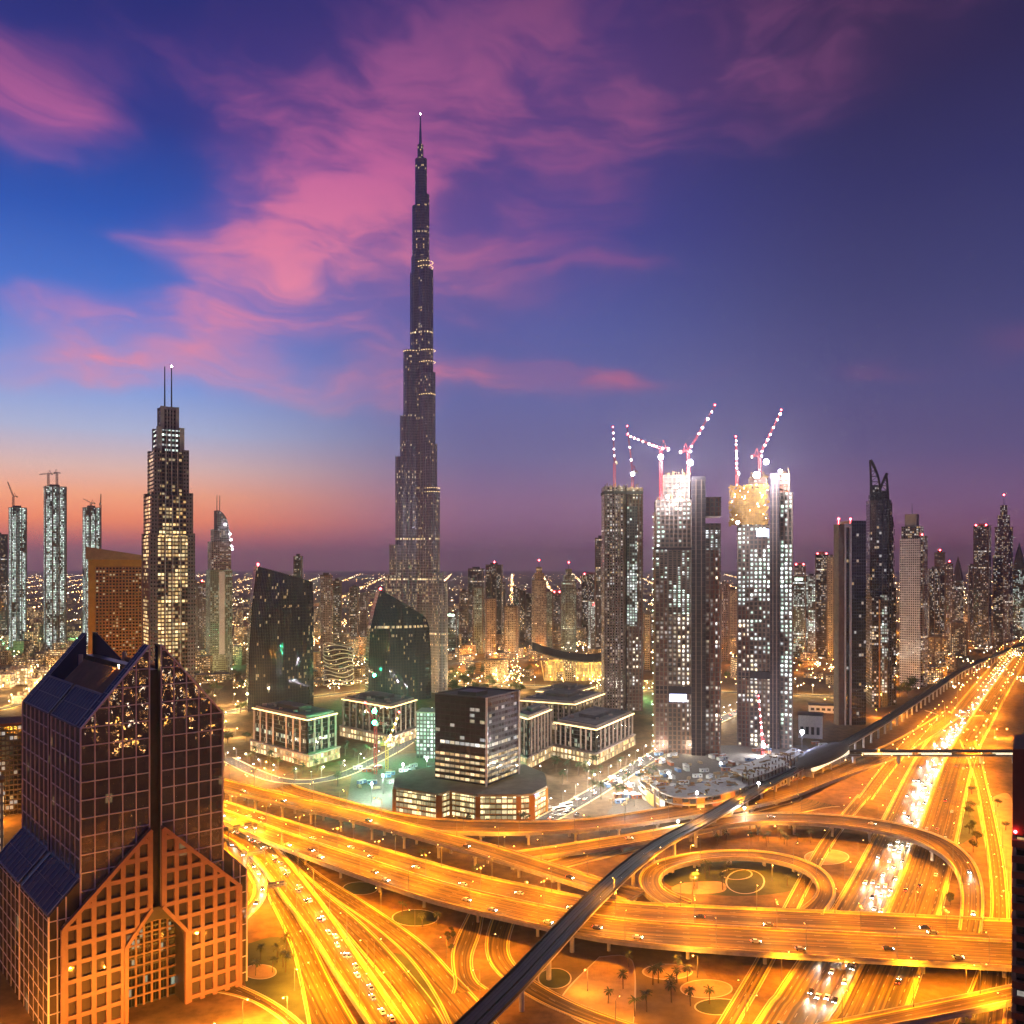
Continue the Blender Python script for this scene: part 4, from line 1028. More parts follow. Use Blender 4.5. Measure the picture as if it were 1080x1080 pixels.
pb = [G(416,857), G(463,865), G(475,861), G(504,866), G(547,866), G(561,864.5), G(576,856)]
cen = Vector((-20,672,0)); far = [Vector((25,692,0)), Vector((10,722,0)), Vector((-58,722,0)), Vector((-90,690,0))]
PP = pb+far; pl = [(p.x-cen.x, p.y-cen.y) for p in PP]; zp = 19.0
rt = root('office_podium', cen, 0, 'low podium with flat grey roof, ochre piers and brightly lit yellow windows', 'office building')
m_ = MB(); m_.prism(pl, 0, zp-1.6, 0, False); m_.build('window_wall', M['podium_glass'], rt)
def inset(pl, f): 
    cx_ = sum(p[0] for p in pl)/len(pl); cy_ = sum(p[1] for p in pl)/len(pl); return [(cx_+(x-cx_)*f, cy_+(y-cy_)*f) for x, y in pl]
m_ = MB(); m_.prism(inset(pl,1.015), zp-1.55, zp, 0, True, True); rf = m_.build('roof', mat('podium_roof', lin(150,138,112), .85, var=.2, vscale=.1), rt)
m_ = MB()
for (x, y), s_ in zip(pl[:7], (1,1.6,1.6,1.3,1.3,1.6,1)):
    m_.box(x-1.4*s_, x+1.4*s_, y-.8, y+1.6, 0, zp-1.6)
m_.build('pier', M['ochre_plaster'], rt)
m_ = MB()
for a, b in zip(pl[:6], pl[1:7]):
    n = max(2, int(math.hypot(b[0]-a[0], b[1]-a[1])/4))
    for k in range(1, n):
        x = a[0]+(b[0]-a[0])*k/n; y = a[1]+(b[1]-a[1])*k/n; m_.bar((x,y-.15,0), (x,y-.15,zp-1.7), .14)
    for z in (1, 4.9, 8.8, 12.7): m_.bar((a[0],a[1]-.12,z), (b[0],b[1]-.12,z), .3)
m_.build('mullion', M['ochre_plaster'], rt)
mat('blue_sign', (.1,.1,.3), .5, emit=(.35,.42,1), es=4.0)
m_ = MB(); a = Vector((*pl[5],0)); b = Vector((*pl[6],0)); t = (b-a).normalized(); nn = Vector((t.y,-t.x,0))
for k in range(5):
    p = a+t*(2.2+k*1.5)+nn*.5; m_.bar(p+Vector((0,0,15.4)), p+Vector((0,0,17.0)), .18)
    m_.bar(p+Vector((0,0,15.5))+t*.2, p+Vector((0,0,15.5))+t*.95, .16); 
    if k % 2: m_.bar(p+Vector((0,0,16.9))+t*.2, p+Vector((0,0,16.9))+t*.95, .16)
m_.build('sign', M['blue_sign'], rt)
# ------------------------------------------------------------------ classic low office blocks with lit cornices
facade('arcade_dim', 3.4, 4.6, .46, .12, .72, lin(120,104,88), lin(20,18,18), .18, W1, W2, 1.2, .05)
mat('cornice_light', (.8,.7,.5), .5, emit=(1,.70,.28), es=2.4)
def scaled(pl, f):
    cx_ = sum(p[0] for p in pl)/len(pl); cy_ = sum(p[1] for p in pl)/len(pl); return [(cx_+(x-cx_)*f, cy_+(y-cy_)*f) for x, y in pl]
def block(L_px, C_px, R_px, ytop, label, npl=(7,7), pod=1.22, podh=11.0, glass='block_glass', pil='plaster', depth=1.0):
    A, B, D = G(*L_px), G(*C_px), G(*R_px); E = A+D-B; rt = root('office_block', B, 0, label, 'office block')
    zt = H-(ytop-HZ)*B.y/F
    pl = [(p.x-B.x, p.y-B.y) for p in (A,B,D,E)]; ins = scaled(pl, .965)
    m_ = MB(); m_.prism(ins, podh, zt-2.6, 0, False); m_.build('window_wall', M[glass], rt)
    m_ = MB(); m_.prism(scaled(pl,1.03), zt-2.55, zt-1.2, 0, True, True); m_.prism(scaled(pl,.96), zt-1.19, zt+.6, 0, True); m_.build('cornice', M['plaster'], rt)
    m_ = MB(); q = scaled(pl,1.045)
    for a, b in zip(q[:2], q[1:3]): m_.bar((a[0],a[1],zt-1.9), (b[0],b[1],zt-1.9), .5)
    m_.build('cornice_light', M['cornice_light'], rt)
    m_ = MB(); m_.prism(scaled(pl,.9), zt+.61, zt+1.2, 0, True); s2 = scaled(pl,.42); m_.prism(s2, zt+1.21, zt+4.5, 0, True); m_.build('roof', M['roof_grey'], rt)
    rq = random.Random(int(B.x*7)); cx_ = sum(p[0] for p in pl)/4; cy_ = sum(p[1] for p in pl)/4
    for q in range(9):
        i = rq.randrange(4); f_ = rq.uniform(.5,.8); a = pl[i]; b = pl[(i+1)%4]; t = rq.random(); x = cx_+(a[0]+(b[0]-a[0])*t-cx_)*f_; y = cy_+(a[1]+(b[1]-a[1])*t-cy_)*f_
        m_ = MB(); m_.box(x-rq.uniform(.8,2.4), x+rq.uniform(.8,2.4), y-1, y+rq.uniform(.6,2), zt+1.21, zt+rq.uniform(2.2,3.8)); m_.build('roof_plant', M['plaster'], rt)
    for (a, b), n in zip(((pl[0],pl[1]),(pl[1],pl[2])), npl):
        for k in range(n+1):
            if n > 5 and k in (n//2,) and n % 2 == 0: continue
            x = a[0]+(b[0]-a[0])*k/n; y = a[1]+(b[1]-a[1])*k/n
            m_ = MB(); m_.box(x-.75, x+.75, y-.75, y+.75, podh, zt-2.6); m_.build('pilaster', M[pil], rt)
    m_ = MB(); pq = scaled(pl, pod); m_.prism(pq, 0, podh-1.2, 0, False); m_.build('arcade', M['arcade'], rt)
    m_ = MB(); m_.prism(scaled(pl,pod+.02), podh-1.15, podh-.01, 0, True, True); m_.build('terrace', M['plaster'], rt)
    return rt
block((268,792),(324,808),(354,799),757, 'classic office block with lit cornice below the left dark glass tower', (8,4), 1.10)
block((362,776),(412,787),(438,777),744, 'classic office block with lit cornice and green glow below the sail tower', (7,5), 1.10)
block((545,806),(557,811),(581,798),756, 'classic office block with white pilasters right behind the black cube', (3,7), 1.10)
block((586,797),(629,806),(667,786),767, 'classic office block with white pilasters farthest right of the four', (8,9), 1.08)
block((550,766),(606,771),(636,758),741, 'long classic block with rows of arches behind the white pilastered blocks', (10,6), 1.06, 8.0, glass='arcade_dim')
block((566,752),(604,755),(626,747),730, 'low classic block with lit terrace in front of the golden hall', (6,4), 1.06, 7.0, glass='arcade_dim')

# lit car-park style block between the sail tower block and the black cube
A = G(439,800); rt = root('parking_block', A, R(-8), 'pale gridded block with glowing openings beside the black cube', 'parking block')
zt = H-(752-HZ)*A.y/F
m_ = MB(); m_.box(0, 34, 0, 24, 0, zt, 0, 1); m_.build('wall', [M['lit_stack'], M['roof_grey']], rt)
m_ = MB(); m_.box(-1, 35, -1, 25, zt+.01, zt+1.2); m_.build('parapet', M['plaster'], rt)

# oval building with waving lit bands
c = G(357,722); rt = root('oval_building', c, 0, 'oval building wrapped in waving pale lit bands', 'office building')
zt = H-(679-HZ)*c.y/F; rx, ry = 16*c.y/F, 24.0
m_ = MB(); m_.prism([(rx*math.cos(2*PI*k/28)*.94, ry*math.sin(2*PI*k/28)*.94) for k in range(28)], 0, zt-4, 0); m_.build('drum', M['tower_dark'], rt)
mat('pale_band', (.62,.60,.52), .6, emit=(.85,.95,.75), es=.03)
z = 3.0; i = 0
while z < zt:
    m_ = MB(); pr = None
    for k in range(41):
        th = 2*PI*k/40; dzb = 2.2*math.sin(3*th+i*.7); p = Vector((rx*math.cos(th), ry*math.sin(th), z+dzb))
        if pr is not None: m_.bar(pr, p, .5)
        pr = p
    m_.build('band', M['pale_band'], rt); z += 6.4; i += 1
m_ = MB(); m_.box(-4,4,-4,4,zt-4,zt+.5); m_.build('penthouse', M['roof_grey'], rt)

# golden hall with the sagging boat roof
A = G(571,718); B_ = G(648,718); L_ = (B_-A).length; zt = H-(688-HZ)*A.y/F
rt = root('golden_hall', A, 0, 'hall with a dark boat shaped roof over glowing golden glazing', 'concert hall')
m_ = MB(); m_.prism([(6,0),(L_+20,0),(L_+14,50),(14,50)], 0, zt*.62, 0, False); m_.build('glazing', M['gold_hall'], rt)
m_ = MB(); n = 16; T = []
for k in range(n+1):
    t = k/n; x = -14+(L_+46)*t; zz = zt*(.70+.36*(2*abs(t-.55))**1.8); T.append((x, zz))
for (x0,z0_),(x1,z1_) in zip(T, T[1:]):
    m_.quad([(x0,-9,z0_),(x1,-9,z1_),(x1,22,z1_+9),(x0,22,z0_+9)]); m_.quad([(x0,22,z0_+9),(x1,22,z1_+9),(x1,58,z1_),(x0,58,z0_)]); m_.quad([(x0,-9,z0_-1.6),(x1,-9,z1_-1.6),(x1,-9,z1_),(x0,-9,z0_)]); m_.quad([(x0,-9,z0_-1.6),(x0,58,z0_-1.6),(x1,58,z1_-1.6),(x1,-9,z1_-1.6)])
m_.build('boat_roof', M['roof_dark'], rt)
for x in [4+ (L_)*k/7 for k in range(8)]:
    m_ = MB(); m_.bar((x-5,-7,zt*.72), (x+1,-.5,0), .8); m_.build('raking_strut', M['gold_strut'] if 'gold_strut' in M else mat('gold_strut', (.6,.45,.2), .5), rt)

# ------------------------------------------------------------------ towers under construction
mat('scaffold', lin(150,116,70), .6, .3); mat('formwork', lin(178,132,60), .7, var=.3, vscale=.3); mat('core_wall', lin(44,34,42), .85, var=.2); mat('bare_concrete', lin(116,96,86), .85, var=.25, vscale=.2)
mat('panel_screen', (.7,.72,.8), .5, emit=(.55,.62,1), es=2.5); mat('flood_bulb', (.9,.9,.9), .4, emit=(.90,.90,1), es=60)
facade('open_floors_mix', 4.1, 4.4, .26, .12, .9, lin(132,96,78), lin(60,44,38), .46, WH, W2, 1.4, .08, .6, .8, spot=12.0, col=2)
def open_frame(rt, x0, x1, y0, y1, z0, z1, fac, fh=4.4, bay=4.1, proud=1.0):
    m_ = MB(); m_.box(x0, x1, y0, y1, z0, z1, 0, 1); m_.build('lit_floors', [M[fac], M['bare_concrete']], rt)
    s_ = MB(); z = z0
    while z <= z1:
        s_.box(x0-proud, x1+proud, y0-proud, y1+proud, z-.42, z+.42); z += fh
    s_.build('floor_slab', M['bare_concrete'], rt)
    s_ = MB(); n = max(2, int(round((x1-x0)/bay)))
    for k in range(n+1):
        x = x0+(x1-x0)*k/n; s_.box(x-.5, x+.5, y0-proud*1.25, y0-.01, z0, z1)
    n = max(2, int(round((y1-y0)/bay)))
    for k in range(n+1):
        y = y0+(y1-y0)*k/n
        s_.box(x0-proud*.8, x0-.01, y-.32, y+.32, z0, z1); s_.box(x1+.01, x1+proud*.8, y-.32, y+.32, z0, z1)
    s_.build('column', M['bare_concrete'], rt)
mat('green_site', (.5,.8,.6), .5, emit=(.6,1,.75), es=16)
def site_tower(name, Yt, parts, label, rot, pxc):
    c = XZ(pxc, 598, Yt); az_ = math.atan2(c.x, c.y); rt = root(name, (c.x, Yt, 0), -az_+rot, label, 'unfinished tower')
    k = Yt/F*math.cos(az_); Z = lambda y: H+(HZ-y)*Yt/F
    for (xa, xb, yt, yb, kind, dy) in parts:
        x0, x1 = (xa-pxc)*k, (xb-pxc)*k; z1 = Z(yt); z0 = 0 if yb is None else Z(yb); dep = 30.0
        if kind.startswith('open'): open_frame(rt, x0, x1, dy, dy+dep, z0, z1, kind)
        elif kind == 'core':
            m_ = MB(); m_.box(x0, x1, dy, dy+22, z0, z1); m_.build('core_wall', M['core_wall'], rt)
            m_ = MB(); z = z0+3.0
            while z < z1: m_.box(x0-.12, x1+.12, dy-.12, dy+22.12, z-.09, z+.09); z += 4.4
            for f_ in (.3, .7): m_.box(x0+(x1-x0)*f_-.5, x0+(x1-x0)*f_+.5, dy-.3, dy-.13, z0, z1-3)
            m_.build('pour_joint', M['bare_concrete'], rt)
        elif kind == 'dark':
            m_ = MB(); m_.box(x0-.9, x1+.9, dy-.9, dy+dep+.9, z0, z1); m_.build('plant_floor', M['core_wall'], rt)
        elif kind == 'scaffold':
            m_ = MB(); m_.box(x0+4, x1-4, dy+5, dy+dep-4, z0, z1-4); rq = random.Random(9)
            for q in range(420):
                x = rq.uniform(x0-.5, x1); z = z0+(z1-z0)*rq.random(); y = dy+rq.uniform(-1.2, 5); m_.obox((x,y,z), (rq.uniform(.4,1.7),0,rq.uniform(-.3,.3)), (0,rq.uniform(.1,.9),0), (0,0,rq.uniform(.4,1.9)))
            m_.build('formwork', M['formwork'], rt)
            b_ = MB()
            for q in range(26): b_.ball((rq.uniform(x0,x1), dy-1.9, z0+(z1-z0)*rq.random()**.6), rq.uniform(.25,.6), 0, 6, 4)
            b_.build('work_lamp', M['warm_bulb'], rt)
            s_ = MB(); z = z0; 
            nx = int((x1-x0)/2.2)
            for i in range(nx+1):
                x = x0+(x1-x0)*i/nx; hh = z1+random.uniform(-4, 3); s_.bar((x,dy,z0), (x,dy,hh), .12); s_.bar((x,dy-1.4,z0), (x,dy-1.4,hh-random.uniform(0,4)), .12)
            while z < z1:
                s_.bar((x0-.5,dy-1.4,z), (x1+.5,dy-1.4,z), .12); s_.bar((x0,dy,z), (x1,dy,z), .14); z += 2.1
            for i in range(40):
                x = random.uniform(x0, x1-3); z = random.uniform(z0, z1-3); s_.bar((x,dy-1.4,z), (x+random.uniform(1,3),dy-1.4,z+random.uniform(1.5,3)), .1)
                if i % 2: s_.obox((x+1,dy-.7,z), (random.uniform(.5,1.6),0,0), (0,.5,0), (0,0,random.uniform(.3,.9)))
            s_.build('scaffold', M['scaffold'], rt)
        elif kind == 'glow':
            m_ = MB(); m_.box(x0, x1, dy-1.6, dy-1.2, z0, z1); m_.build('light_panel', M['panel_screen'], rt)
    return rt, k, Z
def crown_clutter(rt, x0, x1, y0, y1, z, n, seed):
    rnd = random.Random(seed); m_ = MB()
    for i in range(n):
        x = rnd.uniform(x0, x1); y = rnd.uniform(y0, y1); h_ = rnd.uniform(1.5, 6.5)
        if rnd.random() < .6: m_.bar((x,y,z), (x+rnd.uniform(-.5,.5),y,z+h_), rnd.uniform(.15,.4))
        else: m_.box(x-1, x+1.4, y-1, y+1, z, z+h_*.5)
        if rnd.random() < .4: m_.bar((x,y,z+h_*.8), (x+rnd.uniform(-4,4),y,z+h_*.8), .15)
    m_.build('rooftop_formwork', M['scaffold'], rt)
FLOODS = []
def flood(pos, e, col=(.92,.93,1), label=None, r=1.1, aim=None, bulb='flood_bulb', mast=True, base=None):
    "a site floodlight: lamp housing, glowing lens and its own light"
    FLOODS.append((Vector(pos), e, col, label, r, aim, bulb, base))

# left finished-looking tower under construction
rt, k, Z = site_tower('unfinished_tower', 1107.0, [(639,658,514,None,'apartments_rose_open',0)][:0]+[(660,678,514,None,'open_floors_warm',2)], 'left of three unfinished towers, rose stone with one strip of white lit floors', R(8), 658)
m_ = MB(); m_.box(-21*k, .5*k, 0, 30, 0, Z(513), 0, 1); m_.build('clad_wing', [M['apartments_rose'], M['roof_dark']], rt)
m_ = MB(); m_.box(3*k, 14*k, -1.2, .7, Z(660), Z(534), 0); m_.build('lit_strip', M['lit_stack'], rt)
m_ = MB()
for x in (-20,-15,-10,-5,0): m_.box(x*k-.5, x*k+.5, -1.2, -.02, 0, Z(511))
m_.build('pilaster', M['bare_concrete'], rt)
m_ = MB(); m_.box(-21.6*k, 20*k, -1.4, 31.5, Z(521), Z(518)); m_.box(2.2*k, 2.8*k, -2.2, 1.9, 0, Z(512)); m_.build('cornice', M['core_wall'], rt)
crown_clutter(rt, -20*k, 18*k, 2, 26, Z(514), 26, 3)
T1 = (rt.location.copy(), Z(513))
rt, k, Z = site_tower('unfinished_tower', 852.0, [(691,704,610,None,'open_floors_warm',0),(704.6,729,648,None,'open_floors_mix',1.2),(691,704,580,610,'open_floors',0),(704.6,729,580,648,'open_floors',1.2),(691.5,728.5,577,580,'dark',0),(692,729,527,577,'open_floors',0),(700,727,500,527,'open_floors',4),(729.3,743.6,503,None,'core',-5),(744,759.5,580,None,'open_floors_warm',2),(744,759.5,552,580,'open_floors',2),(744.5,760,524,544,'open_floors_warm',4),(691,729,724,732,'dark',.05),(706,724,732,740,'glow',0)],
    'middle unfinished tower, white lit open floors split by a dark core wall', R(4), 725)
for y_ in (527, 500): crown_clutter(rt, -24*k if y_ == 500 else -33*k, 3*k, 0, 24, Z(y_), 22, int(y_))
T2 = (rt.location.copy(), Z(500))
m_ = MB(); m_.truss((-35.5*k,-1.8,0), (-35.5*k,-1.8,Z(540)), 1.8, 60, .14); m_.build('hoist_mast', M['scaffold'], rt)
for y_ in range(545, 800, 11): m_ = MB(); m_.ball((-35.5*k-1.2,-2.6,Z(y_)), .42, 0, 6, 4); m_.build('hoist_lamp', M['green_site'], rt)
rt, k, Z = site_tower('unfinished_tower', 885.0, [(778,790,640,None,'open_floors_warm',0),(790.6,812,690,None,'open_floors_mix',1.2),(778,790,553,640,'open_floors',0),(790.6,812,553,690,'open_floors',1.2),(769.5,810,511,553,'scaffold',-1),(790,808,503,513,'open_floors_warm',6),(812.3,822,500,None,'core',-4),(822.5,835,520,None,'open_floors',2),(821,832,500,520,'open_floors_warm',3),(778,812,708,716,'dark',.05),(798,811,558,566,'glow',0)],
    'right unfinished tower, crowned with ochre scaffolding and glaring floodlights', R(-2), 803)
crown_clutter(rt, -12*k, 6*k, 4, 26, Z(503), 26, 11); crown_clutter(rt, 18*k, 29*k, 4, 24, Z(500), 14, 12)
T3 = (rt.location.copy(), Z(500))

lrnd = random.Random(99)
def crane(px, ybase, ytip, Yc, jib, label, col='crane_red', lights=True, group=None, wdt=2.2, base_z=None, nl=6, bulb='flood_bulb'):
    """luffing crane: mast from row ybase to row ytip at column px; jib end at photo (x, y)"""
    kk = Yc/F; b = XZ(px, ybase, Yc); b.z = b.z if base_z is None else base_z; t = XZ(px, ytip, Yc)
    rt = root('tower_crane', (b.x, b.y, b.z), 0, label, 'tower crane', group)
    L = lambda v: Vector(v)-Vector((b.x,b.y,b.z))
    m_ = MB(); hgt = t.z-b.z; m_.truss((0,0,0), (0,0,hgt), wdt, max(3,int(hgt/2.4)), .16*wdt/2.2); m_.build('mast', M[col], rt)
    je = XZ(jib[0], jib[1], Yc-4); je = L(je); jb = Vector((0,0,hgt+1.2))
    m_ = MB(); dj = je-jb; m_.truss(jb, je, wdt*.75, max(5,int(dj.length/2.4)), .13*wdt/2.2, tip=.45); m_.build('jib', M[col], rt)
    back = Vector((-dj.x, -dj.y, 0)); back = back.normalized() if back.length > .5 else Vector((-1,0,0))
    m_ = MB(); cj = jb+back*7.5; m_.truss(jb, cj, wdt*.7, 4, .13*wdt/2.2); m_.build('counter_jib', M[col], rt)
    m_ = MB(); m_.obox(cj+Vector((0,0,-1.0)), (1.2,0,0), (0,1.0,0), (0,0,1.5)); m_.build('counterweight', M['concrete'], rt)
    m_ = MB(); apex = jb+back*2.5+Vector((0,0,7.5)); m_.bar(jb+Vector((0,.8,0)), apex, .2); m_.bar(jb+back*5, apex, .2); m_.build('apex_frame', M[col], rt)
    m_ = MB(); m_.bar(apex, je, .07); m_.bar(apex, cj, .07); m_.build('stay_cable', M['dark_metal'], rt)
    m_ = MB(); m_.obox(jb+Vector((1.6,-1.2,-.4)), (1,0,0), (0,1,0), (0,0,1.2)); m_.build('cab', M['white_paint'], rt)
    if lights:
        for q in range(nl):
            p = jb.lerp(je, (q+.9+lrnd.uniform(-.28,.28))/(nl+.5)); m_ = MB(); m_.ball(p+Vector((0,-1.2,-.6)), lrnd.uniform(.5,1.05)*min(1, wdt/2.2)); m_.build('floodlight', M[bulb], rt)
        m_ = MB(); m_.ball(je+Vector((0,0,.8)), .8); m_.build('beacon', M['red_beacon'], rt)
    return rt
mat('small_flood', (.9,.9,.9), .4, emit=(.93,.93,1), es=45)
crane(648, 514, 488, 1107, (646.5,451), 'crane with near vertical jib on the left unfinished tower', nl=4, bulb='small_flood')
crane(667, 514, 498, 1115, (661.5,450), 'crane with upright jib beside the yellowish lamp on the left unfinished tower', nl=3, bulb='small_flood')
crane(697, 527, 474, 845, (662,459), 'crane with lit jib reaching left on the middle unfinished tower', 'crane_red', nl=7, bulb='small_flood')
crane(726, 500, 477, 850, (754,428), 'crane with lit jib leaning right on the middle unfinished tower', 'crane_red', nl=5)
crane(777, 512, 500, 880, (776,461), 'crane with a vertical row of lamps on the right unfinished tower', 'crane_red', nl=7)
crane(801, 503, 482, 885, (824,433), 'crane with lit jib leaning right on the right unfinished tower', 'crane_red', nl=7)
crane(804.5, 800, 788, 850, (800,735), 'low crane with slanting lit jib at the foot of the right unfinished tower', 'crane_red', nl=7, base_z=0)
crane(408, 800, 787, 790, (421,752), 'yellow crane on the floodlit building site', 'crane_yellow', nl=5, base_z=0, bulb='warm_bulb')
crane(396, 800, 765, 770, (385,742), 'red crane with green lamps on the floodlit building site', 'crane_red', nl=0, base_z=0)
flood(XZ(697,482,842), 222300, label='glaring floodlight at the top of the left-reaching crane', r=2.47)
flood(XZ(728,488,846), 222300, label='glaring floodlight below the right-leaning crane of the middle tower', r=2.73)
flood(XZ(667,500,1100), 86450, (.9,1,.6), label='yellowish floodlight on top of the left unfinished tower', r=2.21)
flood(XZ(808,487,875), 222300, label='glaring floodlight among the formwork of the right unfinished tower', r=2.60)
flood(XZ(798,501,868), 247000, label='largest glaring floodlight on the right unfinished tower', r=3.25)
flood(XZ(823,497,875), 123500, label='floodlight at the right corner of the right unfinished tower', r=1.82)
flood(XZ(704,524,845), 74100, label='floodlight on the shoulder of the middle unfinished tower', r=1.56)
flood(XZ(778,551,865), 74100, label='floodlight under the ochre scaffolding', r=1.56)
flood(XZ(805,786,842), 123500, label='floodlight at the base of the slanting low crane', r=1.82)
flood(XZ(714,513,846), 74100, label='small floodlight between the cranes of the middle tower', r=1.43)

# podium and hoardings of the middle and right towers, still being built
mat('cabin_rust2', (.40,.16,.08), .75, var=.2)
rt = root('site_podium', G(740,850), 0, 'curved unfinished podium with bare slabs below the middle unfinished tower', 'unfinished building')
o_ = -G(740,850)
edge = [G(688,848), G(696,857), G(720,864), G(760,860), G(800,846), G(838,828), G(862,811)]; edge = catmull(edge, 6); back = [p+Vector((-6,34,0)) for p in edge]
for z in (0.3, 5.0, 10.0, 15.0, 20.0):
    m_ = MB(); ne = len(edge); a_ = int(ne*{0.3:0,5.0:0,10.0:0,15.0:.06,20.0:.42}[z]); b__ = int(ne*{0.3:1,5.0:1,10.0:1,15.0:.92,20.0:.7}[z]); pl = [((p+o_).x,(p+o_).y) for p in edge[a_:b__]]+[((p+o_).x,(p+o_).y) for p in reversed(back[a_:b__])]; m_.prism(pl, z-.45, z+.45, 0, True, True); m_.build('floor_slab', M['pale_concrete'], rt)
m_ = MB()
for i, p in enumerate(edge):
    for q in (p+Vector((0,1,0)), p+Vector((-2,12,0))): q = q+o_; m_.box(q.x-.4, q.x+.4, q.y-.4, q.y+.4, .55, (9.75 if i < 2 or i > len(edge)-3 else 14.75 if i < len(edge)*.4 or i > len(edge)*.75 else 22.5))
m_.build('column', M['bare_concrete'], rt)
m_ = MB(); pl = [((p+Vector((-3,15,0))+o_).x,(p+Vector((-3,15,0))+o_).y) for p in edge]
for a, b in zip(pl, pl[1:]): m_.quad([(a[0],a[1],.6),(b[0],b[1],.6),(b[0],b[1],9.7),(a[0],a[1],9.7)], [(0,0),(6,0),(6,9),(0,9)])
m_.build('back_wall', M['formwork'], rt)
rq = random.Random(8)
for i, (a, b) in enumerate(zip(edge, edge[1:])):
    for z in (0.8, 5.5, 10.5):
        if rq.random() < .55:
            a2 = a+o_+Vector((0,.6,0)); b2 = b+o_+Vector((0,.6,0)); hh = rq.choice([1.2,3.9,3.9]); m_ = MB(); m_.quad([(a2.x,a2.y,z),(b2.x,b2.y,z),(b2.x,b2.y,z+hh),(a2.x,a2.y,z+hh)]); m_.quad([(a2.x,a2.y+.15,z+hh),(b2.x,b2.y+.15,z+hh),(b2.x,b2.y+.15,z),(a2.x,a2.y+.15,z)]); m_.build('hoarding_panel', M[rq.choice(['formwork','formwork','cabin_rust2','white_paint'])], rt)
m_ = MB(); rnd = random.Random(5)
for i in range(240):
    a = rnd.choice(edge[:int(len(edge)*.85)])+Vector((rnd.uniform(-6,0), rnd.uniform(2,32), 0))+o_; L2 = rnd.uniform(1,4); th = rnd.uniform(0,3.1); m_.obox((a.x,a.y,rnd.choice([10.3,15.3,20.3])+rnd.uniform(.1,1.6)), (L2*math.cos(th),L2*math.sin(th),0), (-.4*math.sin(th),.4*math.cos(th),0), (0,0,rnd.uniform(.1,.7)))
m_.build('building_material', M['scaffold'], rt)
flood(G(715,866,13), 16000, (1,.86,.72), label='floodlight in front of the left end of the unfinished podium', r=.7, base=0)
flood(G(785,852,13), 16000, (1,.86,.72), label='floodlight in front of the right half of the unfinished podium', r=.7, base=0)
flood(G(735,836,30), 14000, (1,.93,.85), label='floodlight over the curved unfinished podium', r=.9, base=20.3)
flood(G(705,815,16), 20000, (1,.95,.9), label='floodlight at the foot of the middle unfinished tower', r=.9, base=0)
flood(G(760,805,16), 20000, (1,.95,.95), label='floodlight between the two lit unfinished towers', r=.9, base=0)
flood(G(800,826,29), 12000, (1,.93,.9), label='floodlight over the right end of the unfinished podium', r=.9, base=20.3)
flood(G(675,800,16), 39000, (1,.92,.85), label='floodlight on the lane left of the middle unfinished tower', r=.9, base=0)
flood(G(660,835,16), 39000, (1,.92,.85), label='floodlight on the lane by the white pilastered block', r=.9, base=0)
# floodlit pit left of the black cube
for i, (x, y, lab) in enumerate(((440,820,'nearest'),(404,818,'left'),(425,806,'middle'),(450,800,'right'),(392,826,'lowest'),(455,826,'rightmost lower'))):
    flood(G(x,y,15), 62000, (.62,1,.82), label='cold %s floodlight mast on the building pit beside the black cube' % lab, r=.8, base=0)
mat('green_bulb', (.2,.8,.4), .4, emit=(.05,1,.35), es=60)
for i, (x, y, Yc, lab) in enumerate(((395,712,1150,'upper'),(395,750,800,'middle'),(395,762,795,'lower'))):
    flood(XZ(x,y,Yc), 130000, (.06,1,.36), label='%s of three green lamps left of the black cube' % lab, r=2.08, bulb='green_bulb')

# cabins, containers and stacked material on the two building sites
mat('cabin_white', (.66,.67,.66), .6, var=.1); mat('cabin_blue', (.10,.18,.34), .6); mat('cabin_rust', (.34,.12,.06), .7); mat('timber', (.42,.30,.17), .8, var=.2); mat('rubble', (.11,.09,.07), .95, var=.3, vscale=.4)
def make_cabin(col):
    rt = root('site_cabin', (0,0,-50), 0, 'x', 'cabin'); m_ = MB(); m_.box(-4,4,-1.5,1.5,.15,2.9); m_.build('body', M[col], rt)
    m_ = MB(); m_.box(-4.1,4.1,-1.6,1.6,2.91,3.05); m_.build('roof', M['steel'], rt)
    for x in (-2.4, 2.2): m_ = MB(); m_.box(x-.7, x+.7, -1.55, -1.51, 1.3, 2.3); m_.build('window', M['dark_metal'], rt)
    m_ = MB(); m_.box(-.5, .4, -1.55, -1.51, .2, 2.2); m_.build('door', M['cabin_blue'] if col != 'cabin_blue' else M['cabin_white'], rt)
    freeze(rt); return rt
def make_stack(seed):
    rq = random.Random(seed); rt = root('timber_stack', (0,0,-50), 0, 'x', 'timber stack'); m_ = MB()
    for i in range(5):
        for j in range(4): m_.obox((rq.uniform(-.4,.4), -1.2+.6*j, .2+.36*i), (rq.uniform(2,3.4),0,0), (0,.24,0), (0,0,.15))
    m_.build('planks', M['timber'], rt); freeze(rt); return rt
CAB = {c: make_cabin(c) for c in ('cabin_white','cabin_blue','cabin_rust')}; STK = [make_stack(1), make_stack(2)]; seen_ = set()
CN = {'cabin_white':'white', 'cabin_blue':'blue', 'cabin_rust':'rust red'}
def put_copy(pr, p, rz, lab, gr):
    if pr.name not in seen_: seen_.add(pr.name); pr.location = p; pr.rotation_euler.z = rz; pr['label'] = lab; pr['group'] = gr; return
    copy_tree(pr, None, p, rz, lab, gr)
rnd = random.Random(31)
